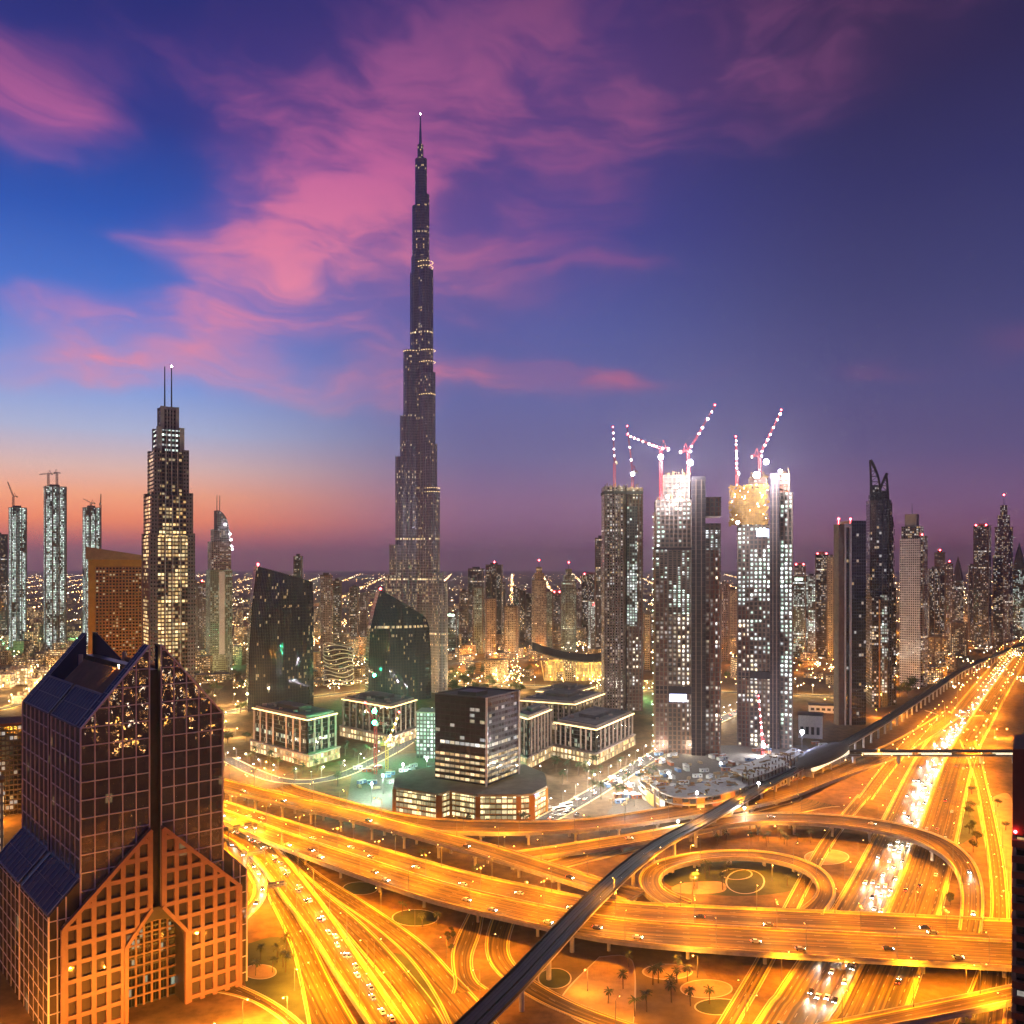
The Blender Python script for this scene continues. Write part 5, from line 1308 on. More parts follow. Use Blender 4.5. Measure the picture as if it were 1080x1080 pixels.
for (x0,x1,y0,y1,n,wh) in ((376,470,808,838,34,'the floodlit pit left of the black cube'),(684,850,796,832,90,'the site at the feet of the bright unfinished towers'),(640,690,818,850,24,'the lane left of the unfinished podium'),(790,870,784,806,24,'the strip between the right unfinished tower and the metro station')):
    for i in range(n):
        p = G(rnd.uniform(x0,x1), rnd.uniform(y0,y1))
        if p.y < 660 and p.x < -60: continue
        if rnd.random() < .65:
            c = rnd.choice(['cabin_white','cabin_white','cabin_blue','cabin_rust']); put_copy(CAB[c], p, rnd.choice([.2,.25,1.8,.9]), '%s site cabin on %s' % (CN[c], wh), 'site cabins on '+wh)
        else: put_copy(STK[i % 2], p, rnd.uniform(0,3), 'stack of planks on %s' % wh, 'plank stacks on '+wh)
def flat_poly(name, pts, mt, z, label):
    mb = MB(); c = [G(*p) for p in pts]; ar = sum(a.x*b.y-b.x*a.y for a, b in zip(c, c[1:]+c[:1])); c = c if ar > 0 else c[::-1]
    mb.quad([(p.x,p.y,z) for p in c]); tag(mb.build(name, M[mt]), label, kind='structure')
flat_poly('site_ground', [(366,846),(416,853),(470,830),(470,790),(420,796),(372,812)], 'rubble', .012, 'pale gravel ground of the floodlit building pit')
flat_poly('site_ground', [(640,858),(690,868),(870,806),(850,786),(700,786)], 'rubble', .012, 'pale gravel ground round the unfinished towers')
# ------------------------------------------------------------------ right-hand towers
def at_px(name, px, Yt, rot, label, cat='tower'):
    c = XZ(px, 598, Yt); az_ = math.atan2(c.x, c.y); rt = root(name, (c.x, Yt, 0), -az_+rot, label, cat)
    return rt, Yt/F*math.cos(az_), (lambda y: H+(HZ-y)*Yt/F)
rt, k, Z = at_px('slab_tower', 898, 1010, R(30), 'slim slab tower with tan flank, pale frame and dark blue glass')
m_ = MB(); m_.box(-15.5*k, -8.5*k, 0, 11, 0, Z(553)); m_.build('stone_flank', M['bare_concrete'], rt)
m_ = MB(); m_.box(-8.4*k, -1*k, 1.5, 20, 0, Z(557), 0, 1); m_.build('recessed_glazing', [M['slab_glass'], M['roof_dark']], rt)
m_ = MB(); m_.box(-8.4*k, -6.9*k, -1, 1.4, 0, Z(556)); m_.box(-1.9*k, -.3*k, -1, 1.4, 0, Z(552)); m_.box(-8.4*k, -.3*k, -1, 1.4, Z(556.0)+.05, Z(552.5)); m_.build('portal_frame', M['white_paint'], rt)
m_ = MB(); m_.box(-.2*k, 17.5*k, -.6, 27, 0, Z(549), 0, 1); m_.build('glass_wing', [M['slab_glass'], M['roof_dark']], rt)
for x in (-15.5*k+1, 0): 
    m_ = MB(); m_.tube((x,2,Z(553)-1), (x,2,Z(549)+1.5), .3, .3, 6); m_.ball((x,2,Z(549)+2), 1.2); m_.build('beacon', M['red_beacon'], rt)

rt, k, Z = at_px('horned_tower', 932, 1150, R(12), 'dark tower crowned by two curved lattice horns')
m_ = MB(); ft = [(-14.5*k,2),(-9*k,-3),(-2*k,-5),(5*k,-3),(9*k,3),(9*k,26),(-14.5*k,26)]; m_.prism(ft, 0, Z(527), 0, True, False, 1); m_.build('glass_shaft', [M['slab_glass'], M['roof_dark']], rt)
m_ = MB(); m_.box(9.1*k, 14*k, 4, 24, 0, Z(620), 0, 1); m_.box(9.1*k, 11.5*k, 6, 22, Z(620), Z(545), 0, 1); m_.build('side_wing', [M['tower_dark'], M['roof_dark']], rt)
m_ = MB()
for y in range(0, 24):
    z = Z(745-y*8.2); r = 13.8 if y < 14 else 11.4; s_ = (1 if y % 2 else -1); m_.bar((r*k+.6,4,z), (r*k+.6-(1.2*k if y % 2 else 0),2,z+8), .35)
for x_, zt in ((-14.4,530),(-8.8,522),(-2,520),(5,527),(9,530)): m_.bar((x_*k,1 if abs(x_) > 8 else -5,0), (x_*k,1 if abs(x_) > 8 else -5,Z(zt)), .45)
m_.build('vertical_rib', M['fin_metal'], rt)
def horn(pts, y0, r0):
    m_ = MB(); P_ = catmull([Vector((x*k, y0, Z(y))) for x, y in pts], 3)
    for i, (a, b) in enumerate(zip(P_, P_[1:])): f_ = 1-i/len(P_)*.6; m_.bar(a, b, r0*f_)
    return m_, P_
for lft, rgt in (([(-12.5,530),(-12.8,505),(-14,484.5)], [(-14,484.5),(-9,494),(-4.5,508),(-3.5,528)]), ([(5.5,528),(5,510),(4,499)], [(4,499),(0,507),(-3,515),(-4,528)])):
    a_, PA = horn(lft, 6, 1.9); b_, PB_ = horn(rgt, 2, 1.7)
    n_ = min(len(PA), len(PB_))
    for q in range(1, n_-1, 2):
        i = int(q*(len(PA)-1)/n_); j = len(PB_)-1-int(q*(len(PB_)-1)/n_); a_.bar(PA[i], PB_[j], .5)
        if q+2 < n_: a_.bar(PA[i], PB_[len(PB_)-1-int((q+2)*(len(PB_)-1)/n_)], .22)
    a_.v += []; base = len(a_.v); a_.f += [tuple(t+base for t in f_) for f_ in b_.f]; a_.v += b_.v; a_.uv += b_.uv; a_.mi += b_.mi
    a_.build('horn', M['fin_metal'], rt)
m_ = MB(); m_.box(-13*k, 6*k, 4, 20, Z(527)+.01, Z(521)); m_.box(-11*k, -4*k, 5, 14, Z(521)+.01, Z(511)); m_.box(-3*k, 5*k, 5, 14, Z(521)+.01, Z(517)); m_.build('crown_block', M['tower_dark'], rt)
m_ = MB(); m_.box(-15.5*k, -5*k, -16, -5.4, 0, Z(629), 0, 1); m_.build('front_annex', [M['tower_dark'], M['roof_dark']], rt)
m_ = MB(); m_.box(-4.4*k, 2.2*k, -12, -5.6, 0, Z(627), 0, 1); m_.build('lit_annex', [M['lit_stack'], M['roof_dark']], rt)
m_ = MB(); m_.box(-8.2*k, -6.8*k, -16.8, -16.05, 0, Z(632)); m_.build('pale_rib', M['ochre_plaster'], rt)

rt, k, Z = at_px('white_tower', 962, 1330, R(-12), 'white gridded tower with small square windows and a glass top')
m_ = MB(); m_.box(-13.5*k, 8.5*k, 0, 30, 0, Z(568), 0, 1); m_.build('gridded_wall', [M['white_grid'], M['roof_dark']], rt)
m_ = MB(); m_.box(8.6*k, 12.4*k, 3, 28, 0, Z(565), 0, 1); m_.build('side_wing', [M['apartments_rose'], M['roof_dark']], rt)
m_ = MB(); m_.box(-12*k, 8*k, 2, 28, Z(568)+.01, Z(555), 0, 1); m_.build('glass_top', [M['tower_grey'], M['roof_dark']], rt)
m_ = MB(); m_.box(-9*k, 4*k, 6, 22, Z(555)+.01, Z(542)); m_.build('plant_screen', M['plaster'], rt)
m_ = MB(); m_.tube((-2*k,12,Z(542)), (-2*k,12,Z(530)), .7, .3, 8); m_.build('mast', M['steel'], rt)
m_ = MB(); m_.ball((10*k,5,Z(565)+1.6), 1.3); m_.build('beacon', M['red_beacon'], rt)

# near building cut by the right edge of the view
Yr = 250.0; xr = (1068-540)/F*Yr
rt = root('balcony_block', (xr, Yr, 0), R(-30.5), 'dark red block of stacked balconies cut by the right picture edge', 'apartment block')
zt = H-(789-HZ)*Yr/F; z_b = H-(880-HZ)*Yr/F
mat('red_render', lin(112,52,34), .8, var=.15)
m_ = MB(); m_.box(.8, 30, .4, 24, 0, z_b, 0, 1); m_.build('recessed_wall', [M['tower_dark'], M['roof_dark']], rt)
m_ = MB(); m_.box(0, 30, -.3, 24.5, z_b+.05, zt); m_.build('roof_screen', M['red_render'], rt)
z = z_b-2.3
while z > 0:
    m_ = MB(); m_.box(-.2, 30, -1.1, 24.5, z-.9, z+1.0); m_.build('balcony', M['red_render'], rt); z -= 4.4
m_ = MB(); m_.ball((.7,-.9,H-(876-HZ)*Yr/F), .45, 0, 10, 7); m_.build('beacon', M['red_beacon'], rt)

# ------------------------------------------------------------------ other towers of the skyline, each from its own row of numbers
mat('red_sign', (.4,.03,.03), .5, emit=(1,.06,.05), es=4.0)
mat('top_glow', (.6,.7,.6), .5, emit=(.75,1,.75), es=5.0)
def tower(px0, px1, yt, Yt, fac, top, label, rot=None, plan='rect', dr=.8):
    px = (px0+px1)/2; c = XZ(px, 598, Yt); az_ = math.atan2(c.x, c.y)
    rnd = random.Random(int(px0*31+yt)); r = rnd.uniform(-.32, .32) if rot is None else rot
    rt = root('city_tower', (c.x, Yt, 0), -az_+r, label, 'tower')
    sil = (px1-px0)*Yt/F*math.cos(az_); w_ = sil/(math.cos(r)+dr*abs(math.sin(r))); d_ = w_*dr; z1 = H+(HZ-yt)*Yt/F
    FM = [M[fac], M['roof_dark']]; hw_, hd = w_/2, d_/2
    if plan == 'notch':
        q = w_*.16; P_ = [(-hw_,-hd),(-q,-hd),(-q,-hd+2.2),(q,-hd+2.2),(q,-hd),(hw_,-hd),(hw_,hd),(-hw_,hd)]
    elif plan == 'cham':
        q = w_*.2; P_ = [(-hw_+q,-hd),(hw_-q,-hd),(hw_,-hd+q),(hw_,hd-q),(hw_-q,hd),(-hw_+q,hd),(-hw_,hd-q),(-hw_,-hd+q)]
    else: P_ = [(-hw_,-hd),(hw_,-hd),(hw_,hd),(-hw_,hd)]
    zs = z1; tops = []
    if top == 'tiered': zs = z1-(z1*.16); 
    if top == 'slant':
        m_ = MB(); m_.prism(P_, 0, lambda x, y: z1-(x+hw_)*.45, 0, True, False, 1); m_.build('shaft', FM, rt)
    elif top == 'point':
        zs = z1*.72; m_ = MB(); m_.prism(P_, 0, zs, 0, True, False, 1); m_.build('shaft', FM, rt)
        m_ = MB()
        for a, b in zip(P_, P_[1:]+P_[:1]): m_.quad([(a[0],a[1],zs+.02),(b[0],b[1],zs+.02),(b[0]*.55,b[1]*.55,zs+(z1-zs)*.55),(a[0]*.55,a[1]*.55,zs+(z1-zs)*.55)]); m_.quad([(a[0]*.55,a[1]*.55,zs+(z1-zs)*.55),(b[0]*.55,b[1]*.55,zs+(z1-zs)*.55),(0,0,z1)])
        m_.build('pointed_crown', M[fac], rt)
    else:
        m_ = MB(); m_.prism(P_, 0, zs, 0, True, False, 1); m_.build('shaft', FM, rt)
        m_ = MB()
        for a, b in zip(P_, P_[1:]+P_[:1]): m_.bar((a[0],a[1],zs+.6), (b[0],b[1],zs+.6), .7)
        m_.build('parapet', M['bare_concrete'], rt)
    if plan != 'cham' and top != 'point':
        m_ = MB()
        for x in ((-hw_,hw_) if w_ < 30 else (-hw_,-hw_*.33,hw_*.33,hw_)): m_.box(x-.9, x+.9, -hd-.7, -hd-.02, 0, min(zs, z1-(x+hw_)*.45 if top == 'slant' else zs))
        m_.build('pilaster', M['bare_concrete'], rt)
    zb = zs
    if top in ('flat','beacon','two'):
        m_ = MB(); m_.box(-hw_*.5, hw_*.4, -hd*.5, hd*.5, zs+.02, zs+5.5); m_.build('penthouse', M['roof_grey'], rt); zb = zs+5.5
    if top == 'tiered':
        m_ = MB(); m_.box(-hw_*.68, hw_*.68, -hd*.68, hd*.68, zs+.02, zs+(z1-zs)*.55, 0, 1); m_.box(-hw_*.4, hw_*.4, -hd*.4, hd*.4, zs+(z1-zs)*.55+.02, z1, 0, 1); m_.build('upper_tier', FM, rt)
        m_ = MB(); m_.tube((0,0,z1), (0,0,z1+(z1-zs)*.45), 1.0, .3, 8); m_.build('mast', M['steel'], rt); zb = z1+(z1-zs)*.45
    if top == 'masts':
        for x in (-hw_*.3, hw_*.2):
            m_ = MB(); m_.tube((x,0,zs), (x,0,zs+26), .8, .3, 8); m_.build('mast', M['steel'], rt)
    if top == 'glow':
        m_ = MB(); m_.box(-hw_*.6, hw_*.6, -hd-.5, -hd-.05, zs-7, zs-3); m_.build('crown_light', M['top_glow'], rt)
    if top in ('beacon','tiered'):
        m_ = MB(); m_.ball((0,-1,zb+1.2), 1.7*Yt/1900); m_.build('beacon', M['red_beacon'], rt)
    if top == 'two':
        for x in (-hw_*.7, hw_*.7):
            m_ = MB(); m_.ball((x,-hd,zs+2.0), 1.7*Yt/1900); m_.build('beacon', M['red_beacon'], rt)
    if top == 'sign':
        m_ = MB()
        for q in range(5): m_.bar((-hw_*.7+q*hw_*.3,-hd-.8,zs-9), (-hw_*.55+q*hw_*.3,-hd-.8,zs-3), .8)
        m_.build('roof_sign', M['red_sign'], rt)
    return rt
TOW = [
 (-14,8,564,2300,'tower_dark','beacon','dark tower cut by the left picture edge','notch'),
 (9,28,536,2000,'green_strips','flat','narrow white lit unfinished tower with a single crane, leftmost of three','rect'),
 (46,70,514,1900,'green_strips','flat','taller white lit unfinished tower topped by two cranes, middle of the left three','notch'),
 (87,106,536,2000,'green_strips','flat','white lit unfinished tower just left of the ochre hotel','rect'),
 (196,207,612,1900,'apartments_rose','flat','low rose block right of the stepped tower','rect'),
 (207,219,616,1980,'apartments_rose','beacon','low rose block with a red beacon left of the curved-crown hotel tower','rect'),
 (310,319.5,587,1800,'tower_dark','flat','thin dark tower peeping over the left dark glass tower','rect'),
 (337,351,607,1750,'apartments_rose','flat','left half of a pair of rose towers between the dark glass towers','cham'),
 (351,360,613,1800,'tower_grey','flat','right half of a pair of rose towers between the dark glass towers','rect'),
 (369,379,620,1900,'tower_grey','flat','grey slim tower standing left of the sail tower','rect'),
 (380,388,628,2050,'apartments_rose','flat','small rose tower touching the sail tower','rect'),
 (470,484,646,1900,'tower_teal','glow','short green lit tower directly right of the tallest spire','rect'),
 (484.5,494,624,2050,'tower_grey','flat','grey tower second right of the tallest spire','rect'),
 (494,511,600,2300,'tower_grey','flat','broad grey tower left of the dark blue one','notch'),
 (499,511,620,1850,'apartments_green','flat','greenish apartment tower in front of the broad grey one','notch'),
 (512.5,530.5,596,2150,'tower_dark','beacon','tall dark blue tower with square top right of the spire','rect'),
 (511,523,632,1750,'apartments_beige','flat','beige apartment tower before the dark blue one','notch'),
 (532,547,640,1750,'apartments_beige','flat','shorter beige tower in the middle of the central cluster','notch'),
 (541,561,618,2150,'tower_dark','slant','dark tower with a slanting top in the central cluster','rect'),
 (560.5,576.5,598,1850,'apartments_beige','tiered','beige tiered tower with spire and red beacon, left of two','cham'),
 (576,583,624,1900,'apartments_green','flat','slim greenish wing right of the beige tiered tower','rect'),
 (583.5,592,625,2100,'tower_grey','two','slim tower with two red lamps between the tiered towers','rect'),
 (591,608.5,600,1900,'apartments_green','tiered','greenish tiered tower with red beacon, right of two','cham'),
 (613.5,636,606,2200,'tower_dark','two','dark tower behind the red roof sign','rect'),
 (620.5,637.5,634,1850,'lit_stack','sign','pale lit tower carrying a red roof sign','notch'),
 (628,640,568,1600,'tower_grey','flat','slim grey tower directly behind the left unfinished tower','rect'),
 (678,686,648,1550,'apartments_beige','flat','low beige block right of the left unfinished tower','rect'),
 (684,692,642,1900,'tower_grey','flat','grey slab squeezed between the left and middle unfinished towers','rect'),
 (759,769,616,1700,'apartments_rose','flat','rose tower seen between the two brightest unfinished towers','notch'),
 (767,779,622,1850,'apartments_beige','flat','beige tower behind the right unfinished tower','rect'),
 (836,852,608,1700,'tower_teal','glow','green lit tower right of the right unfinished tower','notch'),
 (838,850,596,2300,'tower_grey','two','distant tower with two red lamps over the green lit one','rect'),
 (851,861,608,1850,'lit_stack','flat','narrow brightly lit tower beside the green lit one','rect'),
 (859.5,873.5,585,1750,'tower_dark','two','dark tower with red lamps left of the slab tower','rect'),
 (872.5,881,588,1650,'apartments_beige','flat','pale tower touching the tan flank of the slab tower','rect'),
 (978,996.5,600,2000,'tower_dark','flat','dark broad tower right of the white gridded tower','notch'),
 (986,997,583,2300,'tower_grey','beacon','tower with a red beacon rising behind the dark broad one','rect'),
 (997.5,1005.5,595,2150,'apartments_rose','beacon','slim rose tower with beacon before the pointed one','rect'),
 (1004.5,1016.5,586,2050,'tower_grey','point','pointed tower in the right-hand cluster','cham'),
 (1021,1029,597,2100,'tower_grey','flat','low grey tower left of the lit tower with red lamps','rect'),
 (1027,1045.5,555,1950,'tower_grey','two','grey lit tower with two red roof lamps on the right','notch'),
 (1047,1058,586,1850,'tower_dark','flat','dark slim tower before the tallest one at right','rect'),
 (1049,1068.5,533,2050,'apartments_rose','tiered','tallest tiered tower at the far right','cham'),
 (1068,1082,572,2200,'tower_teal','point','green lit pointed tower cut by the right edge','rect'),
 (1001,1020,657,1800,'low_rise','flat','low wide block lit from the street in front of the pointed tower','rect'),
 (979,1000,672,1700,'low_rise','flat','low dark block at the foot of the broad dark tower','rect'),
 (640,660,606,2700,'tower_grey','flat','far grey slab mostly hidden by the left unfinished tower','rect'),
 (608,614,622,2400,'apartments_rose','flat','far slim rose tower left of the red sign','rect'),
 (523,533,614,2500,'tower_grey','flat','far grey tower behind the beige pair','rect'),
]
for t_ in TOW: tower(*t_[:7], plan=t_[7])
crane(14, 536, 524, 2000, (8,508), 'far thin crane leaning left on the leftmost lit unfinished tower', 'dark_metal', False, wdt=3.2)
crane(51, 514, 500, 1900, (41.5,500.5), 'far crane with level jib on the left of the middle lit tower', 'dark_metal', False, wdt=3.2)
crane(60, 514, 499, 1895, (64,499), 'far short crane on the right of the middle lit tower', 'dark_metal', False, wdt=3.2)
crane(96, 536, 531, 2000, (88,526), 'far crane with raised jib left of the ochre hotel', 'dark_metal', False, wdt=3.2)
crane(106, 580, 532, 1990, (106.5,521), 'far thin crane mast touching the ochre hotel', 'dark_metal', False, wdt=3.0)

# hotel tower with the quarter-round crown
Yt = 1500.0
rt, k, Z = at_px('curved_crown_hotel', 234, Yt, R(12), 'hotel tower with quarter-round crown, twin masts and bright side lamps', 'hotel')
m_ = MB(); m_.box(-12.5*k, 11.5*k, 0, 36, 0, Z(601), 0, 1); m_.build('lower_shaft', [M['apartments_green'], M['roof_dark']], rt)
m_ = MB(); m_.box(-10.8*k, 10.3*k, 2, 34, Z(601)+.01, Z(571), 0, 1); m_.build('middle_shaft', [M['apartments_rose'], M['roof_dark']], rt)
m_ = MB(); m_.box(-7.8*k, 9.2*k, 4, 32, Z(571)+.01, Z(558), 0, 1); m_.build('upper_shaft', [M['tower_grey'], M['roof_dark']], rt)
m_ = MB(); P_ = [(-4.8*k, Z(558)+.02)]
for q in range(11): th = PI/2*q/10; P_.append((-4.8*k+13.2*k*math.cos(th), Z(558)+(Z(538)-Z(558))*math.sin(th)))
P_ = P_
for (x0,z0_),(x1,z1_) in zip(P_[1:], P_[2:]): m_.quad([(x0,6,z0_),(x0,28,z0_),(x1,28,z1_),(x1,6,z1_)])
m_.quad([(x,6,z) for x, z in P_], [(x,z) for x, z in P_]); m_.quad([(x,28,z) for x, z in reversed(P_)]); m_.quad([(P_[0][0],28,P_[0][1]),(P_[0][0],6,P_[0][1]),(P_[-1][0],6,P_[-1][1]),(P_[-1][0],28,P_[-1][1])])
m_.build('curved_crown', M['tower_grey'], rt)
for x in (-3.4, -.4):
    m_ = MB(); m_.tube((x*k,14,Z(545)), (x*k,14,Z(522)), .8, .4, 8); m_.build('mast', M['dark_metal'], rt)
for x, y in ((4,553),(9.4,563),(10.4,569),(11.2,576),(11.8,579)):
    m_ = MB(); m_.ball((x*k,3,Z(y)), 1.5); m_.build('side_lamp', M['small_flood'], rt)
m_ = MB(); m_.box(-3*k, 3*k, -.9, -.02, Z(690), Z(603)); m_.build('pale_panel', M['white_paint'], rt)

# beige old-town houses with arches, far left, and a green lit lawn behind them
for i, (px, py, w_, h_, lab) in enumerate(((-6,726,16,19,'beige arched house at the left picture edge behind the foreground tower'),(6,722,13,22,'beige house with a tall arch on the far left'),(18,722,11,24,'beige house with three arches, second on the far left'),(29,728,12,16,'low beige house with a bright arcade beside the foreground tower roof'),(40,716,10,13,'small reddish house right of the arched beige ones'),(12,742,18,9,'long low arcade in front of the beige arched houses'))):
    b = G(px, py); rt = root('arched_house', b, R(14*(-1)**i), lab, 'house'); W_ = w_*b.y/F; m_ = MB(); m_.box(0, W_, 0, 22, 0, h_, 0, 1); m_.build('wall', [M['arcade'], M['roof_grey']], rt)
    m_ = MB(); m_.box(-.6, W_+.6, -.6, 22.6, h_+.01, h_+1.2); m_.build('cornice', M['plaster'], rt)
    m_ = MB()
    for q in range(2): m_.box(W_*(.15+.5*q), W_*(.15+.5*q)+4, 6, 11, h_+1.21, h_+5.5)
    m_.build('wind_tower', M['plaster'], rt)
# dark block behind the left side of the foreground tower, and a lit post house at the edge
b = G(8, 860); rt = root('apartment_block', b, R(28), 'dark apartment block with scattered lit rooms left of the foreground tower', 'apartment block')
zt = H-(765-HZ)*b.y/F; m_ = MB(); m_.box(-30, 22, 0, 30, 0, zt, 0, 1); m_.build('wall', [M['tower_dark'], M['roof_grey']], rt)
m_ = MB(); m_.box(-30.8, 22.8, -.8, 30.8, zt+.01, zt+1.5); m_.build('parapet', M['red_render'], rt)
b = G(-6, 900); rt = root('lit_gatehouse', b, R(30), 'orange lit corner of a small building at the left picture edge', 'building')
m_ = MB(); m_.box(-6, 5, 0, 12, 0, 44, 0, 1); m_.build('wall', [M['arcade'], M['roof_grey']], rt); m_ = MB(); m_.box(-6.6, 5.6, -.6, 12.6, 44.01, 46); m_.build('cornice', M['ochre_plaster'], rt)
# blue floodlit sheds right of the unfinished towers
b = G(842, 778); rt = root('site_shed', b, R(-20), 'blue lit flat shed right of the right unfinished tower', 'shed')
m_ = MB(); m_.box(0, 24, 0, 18, 0, 24); m_.build('wall', M['white_paint'], rt); m_ = MB(); m_.box(-1, 25, -1, 19, 24.01, 25.2); m_.build('roof', M['roof_grey'], rt)
for q in range(4):
    m_ = MB(); m_.box(2+q*5.4, 5+q*5.4, -.12, -.01, 4, 12); m_.build('window', M['dark_metal'], rt)
flood(G(846,772,24), 70000, (.50,.55,1), label='bluish floodlight in front of the flat shed', r=1.9, base=0)
b = G(866, 752); rt = root('site_shed', b, R(-16), 'long low white shed beside the slab tower foot', 'shed')
m_ = MB(); m_.box(-14, 28, 0, 14, 0, 9); m_.build('wall', M['white_paint'], rt); m_ = MB(); m_.box(-15, 29, -1, 15, 9.01, 10); m_.build('roof', M['roof_grey'], rt)
for q in range(6):
    m_ = MB(); m_.box(-12+q*6.4, -8+q*6.4, -.12, -.01, 3, 6); m_.build('window', M['dark_metal'], rt)

# ------------------------------------------------------------------ streets of the district behind the interchange
def G2(l): return [G(*p) for p in l]
def plain_street(pts, w_, label, n=2):
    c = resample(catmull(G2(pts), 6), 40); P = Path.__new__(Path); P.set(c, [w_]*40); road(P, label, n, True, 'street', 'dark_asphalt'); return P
S1 = plain_street([(570,868),(610,846),(650,822),(690,797),(740,768),(800,742)], 8, 'street climbing past the white pilastered blocks', 4)
S2 = plain_street([(238,800),(290,822),(345,822),(400,800),(440,775),(470,745)], 7, 'street round the classic blocks', 4)
S3 = plain_street([(200,760),(330,735),(480,722),(640,726),(760,730),(900,735)], 9, 'boulevard crossing behind the office blocks', 4)
S4 = plain_street([(-20,752),(30,738),(90,700),(200,682),(420,668)], 8, 'far boulevard on the left', 4)
S5 = plain_street([(480,700),(560,694),(650,688),(760,684),(880,686),(960,700)], 9, 'boulevard in front of the central tower cluster', 4)
S6 = plain_street([(840,690),(900,672),(980,664),(1060,655)], 9, 'street lit orange in the right-hand cluster', 4)
S7 = plain_street([(-30,880),(10,842),(26,800),(60,770),(130,745)], 8, 'street left of the foreground tower', 3)
WLAMPS = []
for S_, key, sp, col in ((S1,'climbing street',24,'w'),(S2,'classic blocks street',30,'w'),(S3,'office boulevard',42,'y'),(S4,'far left boulevard',60,'y'),(S5,'cluster boulevard',46,'w'),(S6,'right cluster street',60,'o'),(S7,'left street',34,'o')):
    for rel in (1, -1):
        d = 6.0 if rel > 0 else 6+sp/2
        while d < S_.L-3:
            p, t, nn = S_.at(d, .8*rel, rel); f_ = nn*-rel; WLAMPS.append((p, math.atan2(f_.y, f_.x), key, col)); d += sp
# squares and plots lit by lamps of their own
rnd = random.Random(21)
for (x0, x1, y0, y1, n, key, col) in ((590,770,990,1070,12,'paved ground below the widest flyover','i'),(700,850,906,946,6,'lawn inside the loop ramp','i'),(560,880,872,892,10,'ground between the upper flyovers','i'),(390,560,895,985,9,'ground under the left flyovers','i'),(262,320,985,1060,4,'lawn at the tower foot','i'),(1000,1060,830,960,4,'sandy lot beside the right service road','i'),(470,580,716,742,9,'park behind the black cube','y'),(480,600,690,712,16,'orange lit plaza before the central cluster','o'),(570,690,806,852,12,'forecourt of the white pilastered blocks','w'),(640,690,728,745,5,'garden by the golden hall','g'),(690,840,742,800,12,'building site lanes','w'),(850,900,690,712,9,'orange lot right of the unfinished towers','o'),(975,1040,664,700,12,'orange lots in the right cluster','o'),(870,960,735,764,8,'lots at the foot of the slab tower','o'),(0,90,672,692,9,'green lit lawn on the far left','g'),(196,258,690,708,7,'green lit lawn right of the foreground tower','g'),(200,262,712,795,12,'park paths right of the foreground tower','y'),(690,850,690,742,16,'orange lots behind the unfinished towers','o'),(365,470,690,735,8,'lanes between the dark glass towers','y'),(0,60,712,755,9,'old town lanes','y'),(240,300,800,836,5,'plots right of the foreground tower','o'),(930,1010,700,735,10,'lots beside the highway viaduct','o'),(985,1066,700,790,8,'sandy lots right of the highway','o')):
    for i in range(n): WLAMPS.append((G(rnd.uniform(x0,x1), rnd.uniform(y0,y1)), rnd.uniform(0,6.28), key, col))
# ------------------------------------------------------------------ trees
mat('bark', (.10,.07,.05), .9)
def leaf_mat(name, a, b_):
    m = bpy.data.materials.new(name); m.use_nodes = True; m.node_tree.nodes.clear(); b = NB(m.node_tree)
    p = b.new('ShaderNodeBsdfPrincipled'); o = b.new('ShaderNodeOutputMaterial'); b.l.new(p.outputs[0], o.inputs[0])
    g = b.new('ShaderNodeTexCoord'); n = b.noise(g.outputs['Object'], .9, 3.0)[0]
    b.put(p.inputs['Base Color'], b.mix(b.smooth(n, .35, .65), (*a,1), (*b_,1))); p.inputs['Roughness'].default_value = .7
    M[name] = m
leaf_mat('leaves', (.035,.06,.018), (.085,.10,.03)); leaf_mat('palm_leaves', (.05,.075,.025), (.10,.11,.04))
def make_tree(seed):
    rnd = random.Random(seed); rt = root('street_tree', (0,0,-50), 0, 'x', 'tree')
    t_ = MB(); t_.tube((0,0,0), (.2,0,3.2), .28, .18, 7); top = Vector((.2,0,3.2)); tips = []
    for k in range(6):
        a = k*1.05+rnd.uniform(-.3,.3); e = top+Vector((math.cos(a)*rnd.uniform(1.2,2.3), math.sin(a)*rnd.uniform(1.2,2.3), rnd.uniform(1.0,2.6))); t_.tube(top, e, .12, .05, 5); tips.append(e)
    t_.build('trunk', M['bark'], rt); c = MB()
    for e in tips+[top+Vector((0,0,2.6))]:
        rr = rnd.uniform(1.1, 1.8)
        for i in range(70):
            v = Vector((rnd.gauss(0,1), rnd.gauss(0,1), rnd.gauss(0,.75))); v = v.normalized()*rr*rnd.uniform(.35,1.08)+e
            n = Vector((rnd.uniform(-1,1), rnd.uniform(-1,1), rnd.uniform(-.2,1))).normalized(); x = n.orthogonal().normalized(); y = n.cross(x); s_ = rnd.uniform(.22,.45)
            c.quad([v-x*s_, v-y*s_*.55, v+x*s_, v+y*s_*.55])
    c.build('crown', M['leaves'], rt); freeze(rt); return rt
